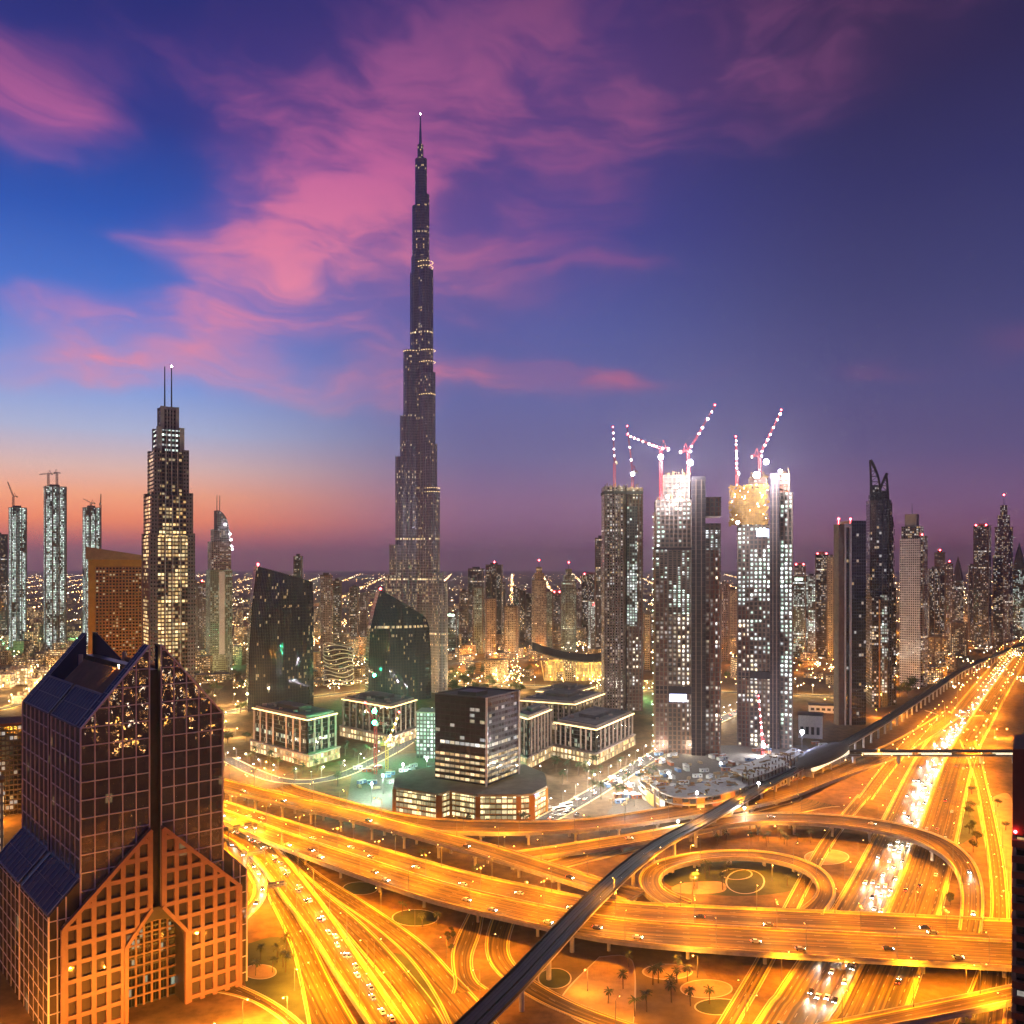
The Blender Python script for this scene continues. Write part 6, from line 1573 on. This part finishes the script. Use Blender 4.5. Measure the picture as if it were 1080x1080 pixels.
def make_palm(seed):
    rnd = random.Random(seed); rt = root('palm_tree', (0,0,-50), 0, 'x', 'palm tree'); t_ = MB()
    pr = Vector((0,0,0))
    for k in range(1, 7): q = Vector((.05*k*math.sin(seed), .04*k, k*1.15)); t_.tube(pr, q, .26-.015*k, .25-.015*k, 8, 0, k in (1,6)); pr = q
    t_.build('trunk', M['bark'], rt); c = MB()
    for k in range(20):
        a = 2*PI*k/20+rnd.uniform(-.15,.15); el_ = rnd.uniform(-.15,1.0); P_ = pr; d = Vector((math.cos(a)*math.cos(el_), math.sin(a)*math.cos(el_), math.sin(el_))); sd = Vector((-math.sin(a), math.cos(a), 0))
        for j in range(6):
            q = P_+d*.55; d = (d+Vector((0,0,-.24))).normalized(); w0 = .42*math.sin(PI*(j+.3)/6.5); w1 = .42*math.sin(PI*(j+1.3)/6.5)
            dr = Vector((0,0,-.16)); c.quad([P_, q, q+sd*w1+dr, P_+sd*w0+dr]); c.quad([q, P_, P_-sd*w0+dr, q-sd*w1+dr]); P_ = q
    c.build('crown', M['palm_leaves'], rt); freeze(rt); return rt
TREES = [make_tree(s_) for s_ in (3, 8, 15)]; PALMS = [make_palm(s_) for s_ in (2, 5)]
used = set()
def plant(protos, p, label, group, sc, rnd):
    pr = protos[rnd.randrange(len(protos))]
    if pr.name not in used: used.add(pr.name); o = pr; o.location = p; o['label'] = label; o['group'] = group; o.rotation_euler.z = rnd.uniform(0,6.28)
    else: o = copy_tree(pr, None, p, rnd.uniform(0,6.28), label, group)
    o.scale = (sc,sc,sc*rnd.uniform(.9,1.15))
ROADS_ = [P_A,P_B,P_C,P_D,P_E,P_H1,P_L,P_K,P_S,P_H2a,P_H2b,P_H4,P_H3,P_H5,P_I,P_I2,P_Gs,P_J,P_SL,P_D2,S1,S2,S3]
def off_road(p):
    for P in ROADS_:
        for c, wv in zip(P.c[::2], P.w[::2]):
            if (c.x-p.x)**2+(c.y-p.y)**2 < (wv+3.0)**2: return False
    return True
def plant_free(protos, x0, x1, y0, y1, key, gr, sc, rnd):
    for _ in range(25):
        p = G(rnd.uniform(x0,x1), rnd.uniform(y0,y1))
        if off_road(p): plant(protos, p, key, gr, sc, rnd); return
rnd = random.Random(77)
for (x0, x1, y0, y1, n, key, sc, pl) in ((468,560,706,738,34,'leafy tree in the dark park behind the black cube',2.1,0),(590,640,700,716,8,'leafy tree in front of the golden hall',1.8,0),(575,700,812,846,16,'palm on the forecourt of the white pilastered blocks',1.5,1),(476,500,866,872,3,'small tree at the foot of the lit podium',.8,0),(508,540,867.5,871,4,'small shrub tree along the lit podium facade',.6,0),(548,572,866,872,4,'palm at the right end of the lit podium',.9,1),(262,300,800,812,6,'palm at the left of the left classic block',1.2,1),(362,440,790,800,9,'palm before the green lit classic block',1.2,1),(580,668,808,818,10,'palm along the arcade of the right white pilastered block',1.1,1),(265,360,812,832,12,'palm along the street below the left classic block',1.3,1),(945,965,726,736,6,'leafy tree at the foot of the white gridded tower',2.2,0),(1000,1066,810,900,9,'small tree on the sandy lot right of the highway',1.0,0),(200,262,715,795,26,'leafy tree in the park right of the foreground tower',1.8,0),(690,860,700,745,10,'leafy tree on the orange lots behind the unfinished towers',1.8,0),(200,258,706,722,9,'leafy tree by the green lawn right of the foreground tower',1.8,0),(572,600,958,988,7,'shrub tree on the dark bed below the widest flyover',.5,0),(472,494,985,1008,8,'shrub tree beside the short slip road',.45,0),(705,850,915,940,9,'palm on the lawn inside the loop ramp',.9,1),(640,760,1000,1075,14,'palm on the lawns below the widest flyover',.9,1),(410,560,905,980,9,'palm under the left flyovers',.9,1),(262,320,1000,1045,7,'palm on the lawn at the tower foot',.9,1),(560,880,874,893,16,'palm between the upper flyovers',1.0,1),(985,1003,925,955,6,'low shrub tree beside the highway under the bending flyover',.7,0),(660,672,918,936,3,'palm beside the loop ramp',1.0,1)):
    for i in range(n): plant_free(PALMS if pl else TREES, x0, x1, y0, y1, key, 'trees: '+key, sc*rnd.uniform(.8,1.2), rnd)
for q in TREES+PALMS:
    if q.name not in used: q.location = G(700, 830); q['label'] = 'spare tree on the forecourt of the white pilastered blocks'

# ------------------------------------------------------------------ cars
mat('car_white', (.62,.62,.60), .3); mat('car_grey', (.18,.18,.19), .3, .4); mat('car_dark', (.03,.03,.035), .25); mat('car_glass', (.01,.01,.012), .08); mat('tyre', (.02,.02,.02), .9)
mat('headlight', (.8,.8,.8), .3, emit=(1,.93,.80), es=50); mat('taillight', (.4,.02,.02), .3, emit=(1,.06,.02), es=16)
def make_car(col, lights):
    rt = root('car', (0,0,-50), 0, 'x', 'car'); b = MB()
    prof = [(-2.2,.35),(2.25,.35),(2.3,.72),(1.2,.92),(.55,1.42),(-1.1,1.45),(-1.9,.98),(-2.25,.92)]
    for s_ in (-.86, .86):
        q = [(x,s_,z) for x, z in prof]; b.quad(q if s_ < 0 else q[::-1])
    for a, c in zip(prof, prof[1:]+prof[:1]): b.quad([(a[0],.86,a[1]),(a[0],-.86,a[1]),(c[0],-.86,c[1]),(c[0],.86,c[1])])
    b.build('body', M[col], rt)
    g_ = MB()
    for s_ in (-.875, .875): g_.quad([(-1.6,s_,1.0),(1.0,s_,.98),(.5,s_,1.36),(-1.05,s_,1.38)])
    g_.quad([(1.16,-.74,.97),(1.16,.74,.97),(.60,.68,1.40),(.60,-.68,1.40)]); g_.quad([(-1.88,.74,1.03),(-1.88,-.74,1.03),(-1.17,-.68,1.42),(-1.17,.68,1.42)]); g_.build('window_glass', M['car_glass'], rt)
    for x in (-1.4, 1.45):
        for s_ in (-.8, .8): w_ = MB(); w_.tube((x,s_-.1,.32), (x,s_+.1,.32), .32, .32, 10); w_.build('wheel', M['tyre'], rt)
    for s_ in (-.62, .62):
        h_ = MB(); h_.obox((2.32,s_,.66), (.06,0,0), (0,.20,0), (0,0,.10)); h_.build('headlight', M['headlight'] if lights else M['white_paint'], rt)
        h_ = MB(); h_.obox((-2.28,s_,.80), (.05,0,0), (0,.20,0), (0,0,.09)); h_.build('taillight', M['taillight'] if lights else M['crane_red'], rt)
    if lights:
        l = bpy.data.lights.new('headlight_beam', 'SPOT'); l.energy = 23000; l.color = (1,.86,.62); l.spot_size = R(34); l.spot_blend = .8; l.shadow_soft_size = .25
        lo = bpy.data.objects.new('headlight_beam', l); C.objects.link(lo); lo.parent = rt; lo.location = (2.6,0,.85); lo.rotation_euler = (0, R(-78), 0); lo.rotation_euler = Vector((1,0,-.05)).to_track_quat('-Z','Y').to_euler()
    freeze(rt); return rt
CARS = {(c, l): make_car(c, l) for c in ('car_white','car_grey','car_dark') for l in (True, False)}
cused = set(); NC = 0
def place_car(key, p, rz, label, group):
    global NC; NC += 1
    pr = CARS[key]
    if key not in cused: cused.add(key); o = pr; o.location = p; o.rotation_euler.z = rz; o['label'] = label; o['group'] = group
    else: copy_tree(pr, None, p, rz, label, group)
rnd = random.Random(4)
NAMES = {'car_white': 'white', 'car_grey': 'grey', 'car_dark': 'black'}
def traffic(P, rels, d0, d1, gap, way, where, z=.05):
    for rel in rels:
        d = d0+rnd.uniform(0, gap)
        while d < d1:
            p, t, nn = P.at(d, 0, rel, z); c = rnd.choice(['car_white','car_white','car_grey','car_dark'])
            place_car((c, True), p, math.atan2(t.y*way, t.x*way), '%s car with its lamps on %s' % (NAMES[c], where), 'cars '+where)
            d += gap*rnd.uniform(.6, 1.5)
dS = 700.0
ds0 = min(range(len(P_S.c)), key=lambda i: (P_S.c[i]-G(860,1100)).length); dS = P_S.s[ds0]
traffic(P_S, (.08,.22,.36), dS, dS+800, 26, -1, 'approaching on the left half of the highway', .14)
traffic(P_S, (.50,.64), dS, dS+900, 60, -1, 'approaching on the left half of the highway', .14)
traffic(P_S, (.10,.28), dS+800, dS+1900, 60, -1, 'approaching far up the highway', .14)
traffic(P_S, (-.2,-.45,-.7), dS, dS+1400, 110, 1, 'driving away on the right half of the highway', .14)
traffic(P_A, (.22,.42), 40, P_A.L-80, 70, -1, 'on the widest flyover, coming from the right', .04)
traffic(P_A, (-.55,-.75), 40, P_A.L-80, 50, 1, 'on the near lanes of the widest flyover', .04)
traffic(P_H1, (.1,.35), 6, P_H1.L-4, 19, -1, 'streaming along the low causeway', .04)
traffic(P_H3, (.3,), 4, P_H3.L-4, 20, 1, 'on the tight ramp at the tower foot', .3)
traffic(P_D, (.1,), 20, P_D.L-20, 70, 1, 'on the flyover bending over the highway', .04)
traffic(P_B, (-.3,), 20, P_B.L-20, 60, 1, 'on the flyover descending from upper left', .04)
traffic(S1, (.3,-.3), 10, S1.L-10, 30, 1, 'on the street by the white pilastered blocks', .5)
for i in range(16):
    p = G(580+rnd.uniform(-4,30), 851+rnd.uniform(0,10)); c = ('car_white','car_grey','car_dark')[i % 3]
    place_car((c, False), p+Vector((0,0,.02)), R(40), 'parked %s car on the lot right of the lit podium' % NAMES[c], 'parked cars by the podium')
for k_, pr in CARS.items():
    if k_ not in cused: place_car(k_, G(600,858), R(30), 'parked dark car by the podium', 'parked cars by the podium')
print('CARS', NC)
mat('bus_white', (.70,.69,.66), .35)
for i, (x, y) in enumerate(((590,855),(597,851))):
    rt = root('bus', G(x,y), R(35), ('nearer' if i == 0 else 'farther')+' white bus parked right of the lit podium', 'bus')
    m_ = MB(); m_.box(-5.5,5.5,-1.25,1.25,.4,3.2); m_.build('body', M['bus_white'], rt)
    m_ = MB(); m_.box(-5.2,5.2,-1.28,1.28,1.6,2.6); m_.box(5.4,5.53,-1.1,1.1,1.4,2.8); m_.build('window_glass', M['car_glass'], rt)
    for xx in (-3.6,3.6):
        for s_ in (-1.15,1.15): m_ = MB(); m_.tube((xx,s_-.12,.5), (xx,s_+.12,.5), .5, .5, 12); m_.build('wheel', M['tyre'], rt)

# sign gantries over the left roads
for i, (P, d, lab) in enumerate(((P_H4, 6, 'sign gantry grid over the start of the broad road'), (P_H4, 66, 'sign gantry grid farther down the broad road'), (P_H1, 62, 'sign gantry over the low causeway'))):
    p, t, nn = P.at(d); wv = (P.at(d,0,1)[0]-p).length; rt = root('sign_gantry', p, math.atan2(nn.y, nn.x), lab, 'sign gantry')
    for s_ in (-1, 1): m_ = MB(); m_.tube((s_*(wv+.9),0,-p.z), (s_*(wv+.9),0,7.2), .28, .24, 8); m_.build('post', M['lamp_pole'], rt)
    m_ = MB(); m_.truss((-wv-.9,0,7.0), (wv+.9,0,7.0), 1.2, 10, .08); m_.build('beam', M['lamp_pole'], rt)
    for q in (-.45, .45):
        m_ = MB(); m_.box(q*wv-2.4, q*wv+2.4, .9, 1.0, 5.6, 8.8); 
        for g_ in range(4): m_.bar((q*wv-2.4+1.6*g_,.84,5.6), (q*wv-2.4+1.6*g_,.84,8.8), .07)
        m_.build('sign_panel', M['dark_metal'], rt)

# ------------------------------------------------------------------ far low-rise city and its lamps, too many to count
rnd = random.Random(12); lr = MB(); lt = MB(); lt2 = MB()
def free(x, y):
    px = 540+F*x/y; 
    b = P_S.c[min(range(0, len(P_S.c), 6), key=lambda i: (P_S.c[i].x-x)**2+(P_S.c[i].y-y)**2)]
    return (b.x-x)**2+(b.y-y)**2 > 75**2
for i in range(2600):
    y = 1350*math.exp(rnd.uniform(0, 1.9)); x = rnd.uniform(-.62, .62)*y
    if not free(x, y) or (y < 1900 and -.12 < x/y < .42 and rnd.random() < .6): continue
    w_ = rnd.uniform(10, 30); d_ = rnd.uniform(10, 26); h_ = rnd.choice([6,8,9,12,14,20,26,34]) if y < 3500 else rnd.choice([6,8,10,14])
    a = rnd.choice([.1,.5,.9,-.3]); c_, s_ = math.cos(a), math.sin(a); lr.prism([(x+c_*u-s_*v, y+s_*u+c_*v) for u, v in ((-w_/2,-d_/2),(w_/2,-d_/2),(w_/2,d_/2),(-w_/2,d_/2))], 0, h_, 0, True, False, 1, u0=rnd.uniform(0,500))
for i in range(60):       # blocks beside and behind the viewpoint, seen only in reflections
    y = rnd.uniform(-900, 60); x = rnd.uniform(90, 1100); w_ = rnd.uniform(14, 34); h_ = rnd.choice([6,9,14,20]); lr.prism([(x,y),(x+w_,y),(x+w_,y+w_*.8),(x,y+w_*.8)], 0, h_, 0, True, False, 1, u0=rnd.uniform(0,500))
tag(lr.build('low_rise_city', [M['low_rise'], M['roof_grey']]), 'sea of far low houses with specks of lit windows', kind='stuff')
mat('far_lamp', (.8,.6,.3), .4, emit=(1,.52,.18), es=26); mat('far_lamp_pale', (.8,.8,.7), .4, emit=(1,.84,.60), es=24)
for i in range(9500):
    u = rnd.random(); y = 1250*math.exp(u*2.85); x = rnd.uniform(-.64, .64)*y; 
    if i % 3:                                   # most lamps stand in rows along far streets
        x = round(x/(90+y*.03))*(90+y*.03)+rnd.uniform(-14,14)
    r_ = .35+y*.00017*rnd.uniform(.5,1.3); (lt if rnd.random() < .68 else lt2).ball((x, y, 7+rnd.uniform(0,3)), r_, 0, 5, 3)
for i in range(520):
    x = rnd.uniform(60, 1250); y = rnd.uniform(-950, 90); x = round(x/70)*70+rnd.uniform(-8,8) if i % 2 else x; (lt if rnd.random() < .75 else lt2).ball((x, y, rnd.uniform(5,14)), rnd.uniform(.6,1.3), 0, 5, 3)  # unseen bulbs added behind the viewpoint as specks for the gabled tower's reflections
tag(lt.build('far_street_lamps', M['far_lamp']), 'countless tiny orange lamps of the far city, with added bulbs behind the viewpoint', kind='stuff'); tag(lt2.build('far_pale_lamps', M['far_lamp_pale']), 'countless tiny pale lamps of the far city, with added bulbs behind the viewpoint', kind='stuff')
# ------------------------------------------------------------------ street lamps: one lamp of each kind, then copies
LAMP_W = 55000.0

def make_lamp(double):
    rt = root('street_lamp', (0,0,0))
    m_ = MB(); m_.tube((0,0,0), (0,0,.9), .28, .26, 8); m_.tube((0,0,.9), (0,0,12.6), .17, .09, 8); m_.build('pole', M['lamp_pole'], rt)
    for s_ in ((1,-1) if double else (1,)):
        m_ = MB(); pr = Vector((0,0,12.5))
        for k in range(1, 5):
            q = Vector((s_*2.6*k/4, 0, 12.5+.9*math.sin(PI/2*k/4))); m_.tube(pr, q, .07, .06, 6); pr = q
        m_.build('arm', M['lamp_pole'], rt)
        m_ = MB(); m_.obox((s_*3.0,0,13.42), (.62,0,0), (0,.22,0), (0,0,.11)); hd = m_.build('lamp_head', M['lamp_pole'], rt)
        m_ = MB(); m_.ball((s_*3.05,0,13.22), .26, 0, 8, 6); m_.build('bulb', M['sodium_bulb'], hd)
    l = bpy.data.lights.new('lamp_light', 'SPOT'); l.energy = LAMP_W*(1.5 if double else 1.0); l.color = (1.0,.33,.008); l.spot_size = R(158); l.spot_blend = .55; l.shadow_soft_size = .5
    lo = bpy.data.objects.new('lamp_light', l); C.objects.link(lo); lo.parent = rt; lo.location = (0.0 if double else 2.6, 0, 12.7 if not double else 13.0)
    return rt
LBL = {'widest flyover': 'tall grey street lamp with glowing orange head standing on the widest flyover',
 'descending flyover': 'grey street lamp with orange head on the flyover descending from upper left',
 'farthest flyover': 'grey street lamp with orange head on the farthest flyover before the office podium',
 'curving flyover': 'grey street lamp with orange head on the flyover bending over the highway',
 'loop ramp': 'grey street lamp with orange head on the round loop ramp',
 'causeway': 'grey street lamp with orange head beside the low causeway left of centre',
 'curved roads': 'grey street lamp with orange head along the curved roads at bottom centre',
 'broad road': 'grey street lamp with orange head by the broad road beside the foreground tower',
 'tight ramp': 'grey street lamp with orange head on the tight ramp at the tower foot',
 'ramp below the rail viaduct': 'grey street lamp with orange head on the ramp below the rail viaduct',
 'right service road': 'grey street lamp with orange head along the service road right of the highway',
 'slip road': 'grey street lamp with orange head along the slip road left of the highway',
 'lit service road': 'grey street lamp with orange head between rail viaduct and highway',
 'ground level road': 'grey street lamp with orange head on the road under the upper flyovers',
 'narrow bridge': 'grey street lamp with orange head on the narrow bottom right bridge',
 'highway median': 'twin-armed street lamp with orange heads in the highway median',
 'highway edges': 'single-armed street lamp with orange head on the highway edge'}
def clear_of_decks(p):
    "a ground lamp may not pierce a flyover above it"
    if p.z > 1.5: return True
    for P in (P_A, P_B, P_C, P_D, P_E, P_H1, P_L, P_K):
        for c, wv in zip(P.c, P.w):
            if c.z > 2 and (c.x-p.x)**2+(c.y-p.y)**2 < (wv+3.8)**2: return False
    return True
# district lamps: white, yellow, orange and green kinds
KINDC = {'w': ((1,.86,.66),'white_lens',11500,'pale'), 'y': ((1,.66,.26),'warm_lens',40000,'warm yellow'), 'o': ((1,.36,.03),'amber_lens',50000,'orange'), 'i': ((1,.36,.03),'amber_lens',17000,'dim orange'), 'g': ((.30,1,.45),'green_lens',45000,'green')}
mat('white_lens', (.8,.8,.8), .4, emit=(1,.9,.75), es=14); mat('warm_lens', (.8,.7,.5), .4, emit=(1,.72,.32), es=14); mat('amber_lens', (.8,.6,.3), .4, emit=(1,.5,.1), es=16); mat('green_lens', (.3,.8,.4), .4, emit=(.25,1,.45), es=26)
dp = {}
def make_post(col):
    lc, lens, e, nm = KINDC[col]; rt = root('street_lamp', (0,0,0), 0, 'x', 'street lamp')
    m_ = MB(); m_.tube((0,0,0), (0,0,.8), .26, .24, 8); m_.tube((0,0,.8), (0,0,9.6), .15, .09, 8); m_.build('pole', M['lamp_pole'], rt)
    m_ = MB(); m_.bar((0,0,9.5), (1.6,0,9.9), .07); m_.build('arm', M['lamp_pole'], rt)
    m_ = MB(); m_.obox((1.9,0,9.95), (.55,0,0), (0,.22,0), (0,0,.1)); hd = m_.build('lamp_head', M['lamp_pole'], rt)
    m_ = MB(); m_.ball((1.9,0,9.72), .32, 0, 8, 6); m_.build('bulb', M[lens], hd)
    l = bpy.data.lights.new('post_light', 'POINT'); l.energy = e; l.color = lc; l.shadow_soft_size = .5; lo = bpy.data.objects.new('post_light', l); C.objects.link(lo); lo.parent = rt; lo.location = (2.0,0,9.0)
    freeze(rt); return rt
ALL = []
for p, rz, key, dbl in LAMP_SPOTS: ALL.append((p, rz, 'D' if dbl else 'S', LBL[key], 'street lamps: '+key))
for p, rz, key, col in WLAMPS: ALL.append((p, rz, col, 'street lamp with %s glowing head, %s' % (KINDC[col][3], key), 'street lamps: '+key))
Q0 = Vector((-144.7,359.5,0))
for i in range(6):
    q = Q0+Vector((.755,.656,0))*(-38+15*i)+Vector((.656,-.755,0))*(34+8*(i % 2)); ALL.append((q, rnd.uniform(0,6), 'o', 'street lamp with orange head on the forecourt of the foreground tower', 'street lamps: tower forecourt'))
for i in range(2):
    q = Q0+Vector((.755,.656,0))*(-62-3*(i % 2))+Vector((-.656,.755,0))*(-8+24*i); ALL.append((q, rnd.uniform(0,6), 'o', 'street lamp with orange head along the left flank of the foreground tower', 'street lamps: tower flank'))
INTER = ('paved ground below','lawn inside the loop','ground between the upper','ground under the left','lawn at the tower foot','sandy lot beside')
ALL = [a for a in ALL if clear_of_decks(a[0]) and (not any(k in a[4] for k in INTER) or off_road(a[0]))]
for i in range(90):      # unseen lamps added behind the viewpoint to light the gabled tower and its glass
    ALL.append((Vector((rnd.uniform(60, 1000), rnd.uniform(-750, 110), 0)), rnd.uniform(0,6), 'o', None, None))
for i in range(120):
    y = 1500*math.exp(rnd.uniform(0,1.5)); ALL.append((Vector((rnd.uniform(-.6,.6)*y, y, 0)), rnd.uniform(0,6), rnd.choice('oooyw'), 'street lamp along the far city streets', 'street lamps: far city'))
ALL.sort(key=lambda a: (a[3] is None, a[0].y))
far = {}
for n_i, (p, rz, col, lab, gr) in enumerate(ALL):
    s_ = 1.0 if p.y < 1150 else 1.4
    if n_i < 296 and lab:
        if col not in dp:
            o = make_lamp(col == 'D') if col in 'DS' else make_post(col)
            freeze(o); dp[col] = o; o.location = p; o.rotation_euler.z = rz; o['label'] = lab; o['group'] = gr; o['category'] = 'street lamp'
        else: o = copy_tree(dp[col], None, p, rz, lab, gr)
    else:
        if col not in dp: dp[col] = make_lamp(col == 'D') if col in 'DS' else make_post(col); freeze(dp[col]); dp[col].location = p; dp[col]['label'] = lab; dp[col]['group'] = gr; dp[col]['category'] = 'street lamp'; continue
        mb_ = far.setdefault('all', [MB(), [], {}]); g = mb_[0]; hh = (12.6 if col in 'DS' else 9.6)*s_
        g.tube(p, p+Vector((0,0,hh)), .16*s_, .1*s_, 5, 0); hx = Vector((math.cos(rz), math.sin(rz), 0))*2.2*s_
        lens = {'D':1,'S':1,'o':2,'i':2,'y':3,'w':4,'g':5}[col]
        for sg in ((1,-1) if col == 'D' else (1,)):
            g.bar(p+Vector((0,0,hh)), p+hx*sg+Vector((0,0,hh+.4)), .08*s_); g.ball(p+hx*sg+Vector((0,0,hh+.2)), (.42*s_ if lab else 1.3), lens, 6, 4)
        mb_[1].append((p+Vector((0,0,hh-.5)) + (hx if col != 'D' else Vector()), col, s_))
mb_ = far['all']
fo = mb_[0].build('distant_street_lamps', [M['lamp_pole'], M['sodium_bulb'], M['amber_lens'], M['warm_lens'], M['white_lens'], M['green_lens']]); tag(fo, 'the many smaller lamps along streets farther off, plus added ones behind the viewpoint', kind='stuff')
srcs = {c: [q for q in bpy.data.objects if q.parent == dp[c] and q.type == 'LIGHT'][0].data for c in dp}
fill_src = srcs['o'].copy(); fill_src.energy = 1500000; fill_src.color = (1,.60,.40)  # overbright fill for the added lamps behind the viewpoint, brightens the gabled tower
for p, col, s_ in mb_[1]:
    lo = bpy.data.objects.new('lamp_glow', srcs[col] if p.y > 140 else fill_src); C.objects.link(lo); lo.location = p; lo.parent = fo
print('LAMPS', len(ALL))
# floodlights
for pos, e, col, label, r, aim, bulb, base in FLOODS:
    b0 = pos.z-2.6 if base is None else base
    rt = root('floodlight', (pos.x,pos.y,b0), 0, label, 'floodlight'); h_ = pos.z-b0
    m_ = MB(); m_.tube((0,.4,0), (0,.4,h_), .22, .16, 8); m_.build('mast', M['lamp_pole'], rt)
    m_ = MB(); m_.obox((0,.55,h_), (r*.8,0,0), (0,.25,0), (0,0,r*.8)); hd = m_.build('lamp_head', M['dark_metal'], rt)
    m_ = MB(); m_.ball((0,-.25,h_), r, 0, 12, 8); m_.build('bulb', M[bulb], hd)
    l = bpy.data.lights.new('flood_light', 'POINT'); l.energy = e; l.color = col; l.shadow_soft_size = .8; lo = bpy.data.objects.new('flood_light', l); C.objects.link(lo); lo.parent = rt; lo.location = (0,-r-1.2,h_-.4)
# ------------------------------------------------------------------ haze
HAZE = 5.2e-5
if HAZE > 0:
    hm = bpy.data.materials.new('haze'); hm.use_nodes = True; hm.node_tree.nodes.clear(); b = NB(hm.node_tree)
    v = b.new('ShaderNodeVolumePrincipled'); v.inputs['Color'].default_value = (.95,.90,.91,1); v.inputs['Density'].default_value = HAZE; v.inputs['Anisotropy'].default_value = .72
    o = b.new('ShaderNodeOutputMaterial'); b.l.new(v.outputs[0], o.inputs['Volume'])
    m_ = MB(); m_.box(-43000, 43000, -4100, 43000, -1, 900); o = m_.build('haze', hm); tag(o, 'thin dusk haze over the whole city', kind='stuff')
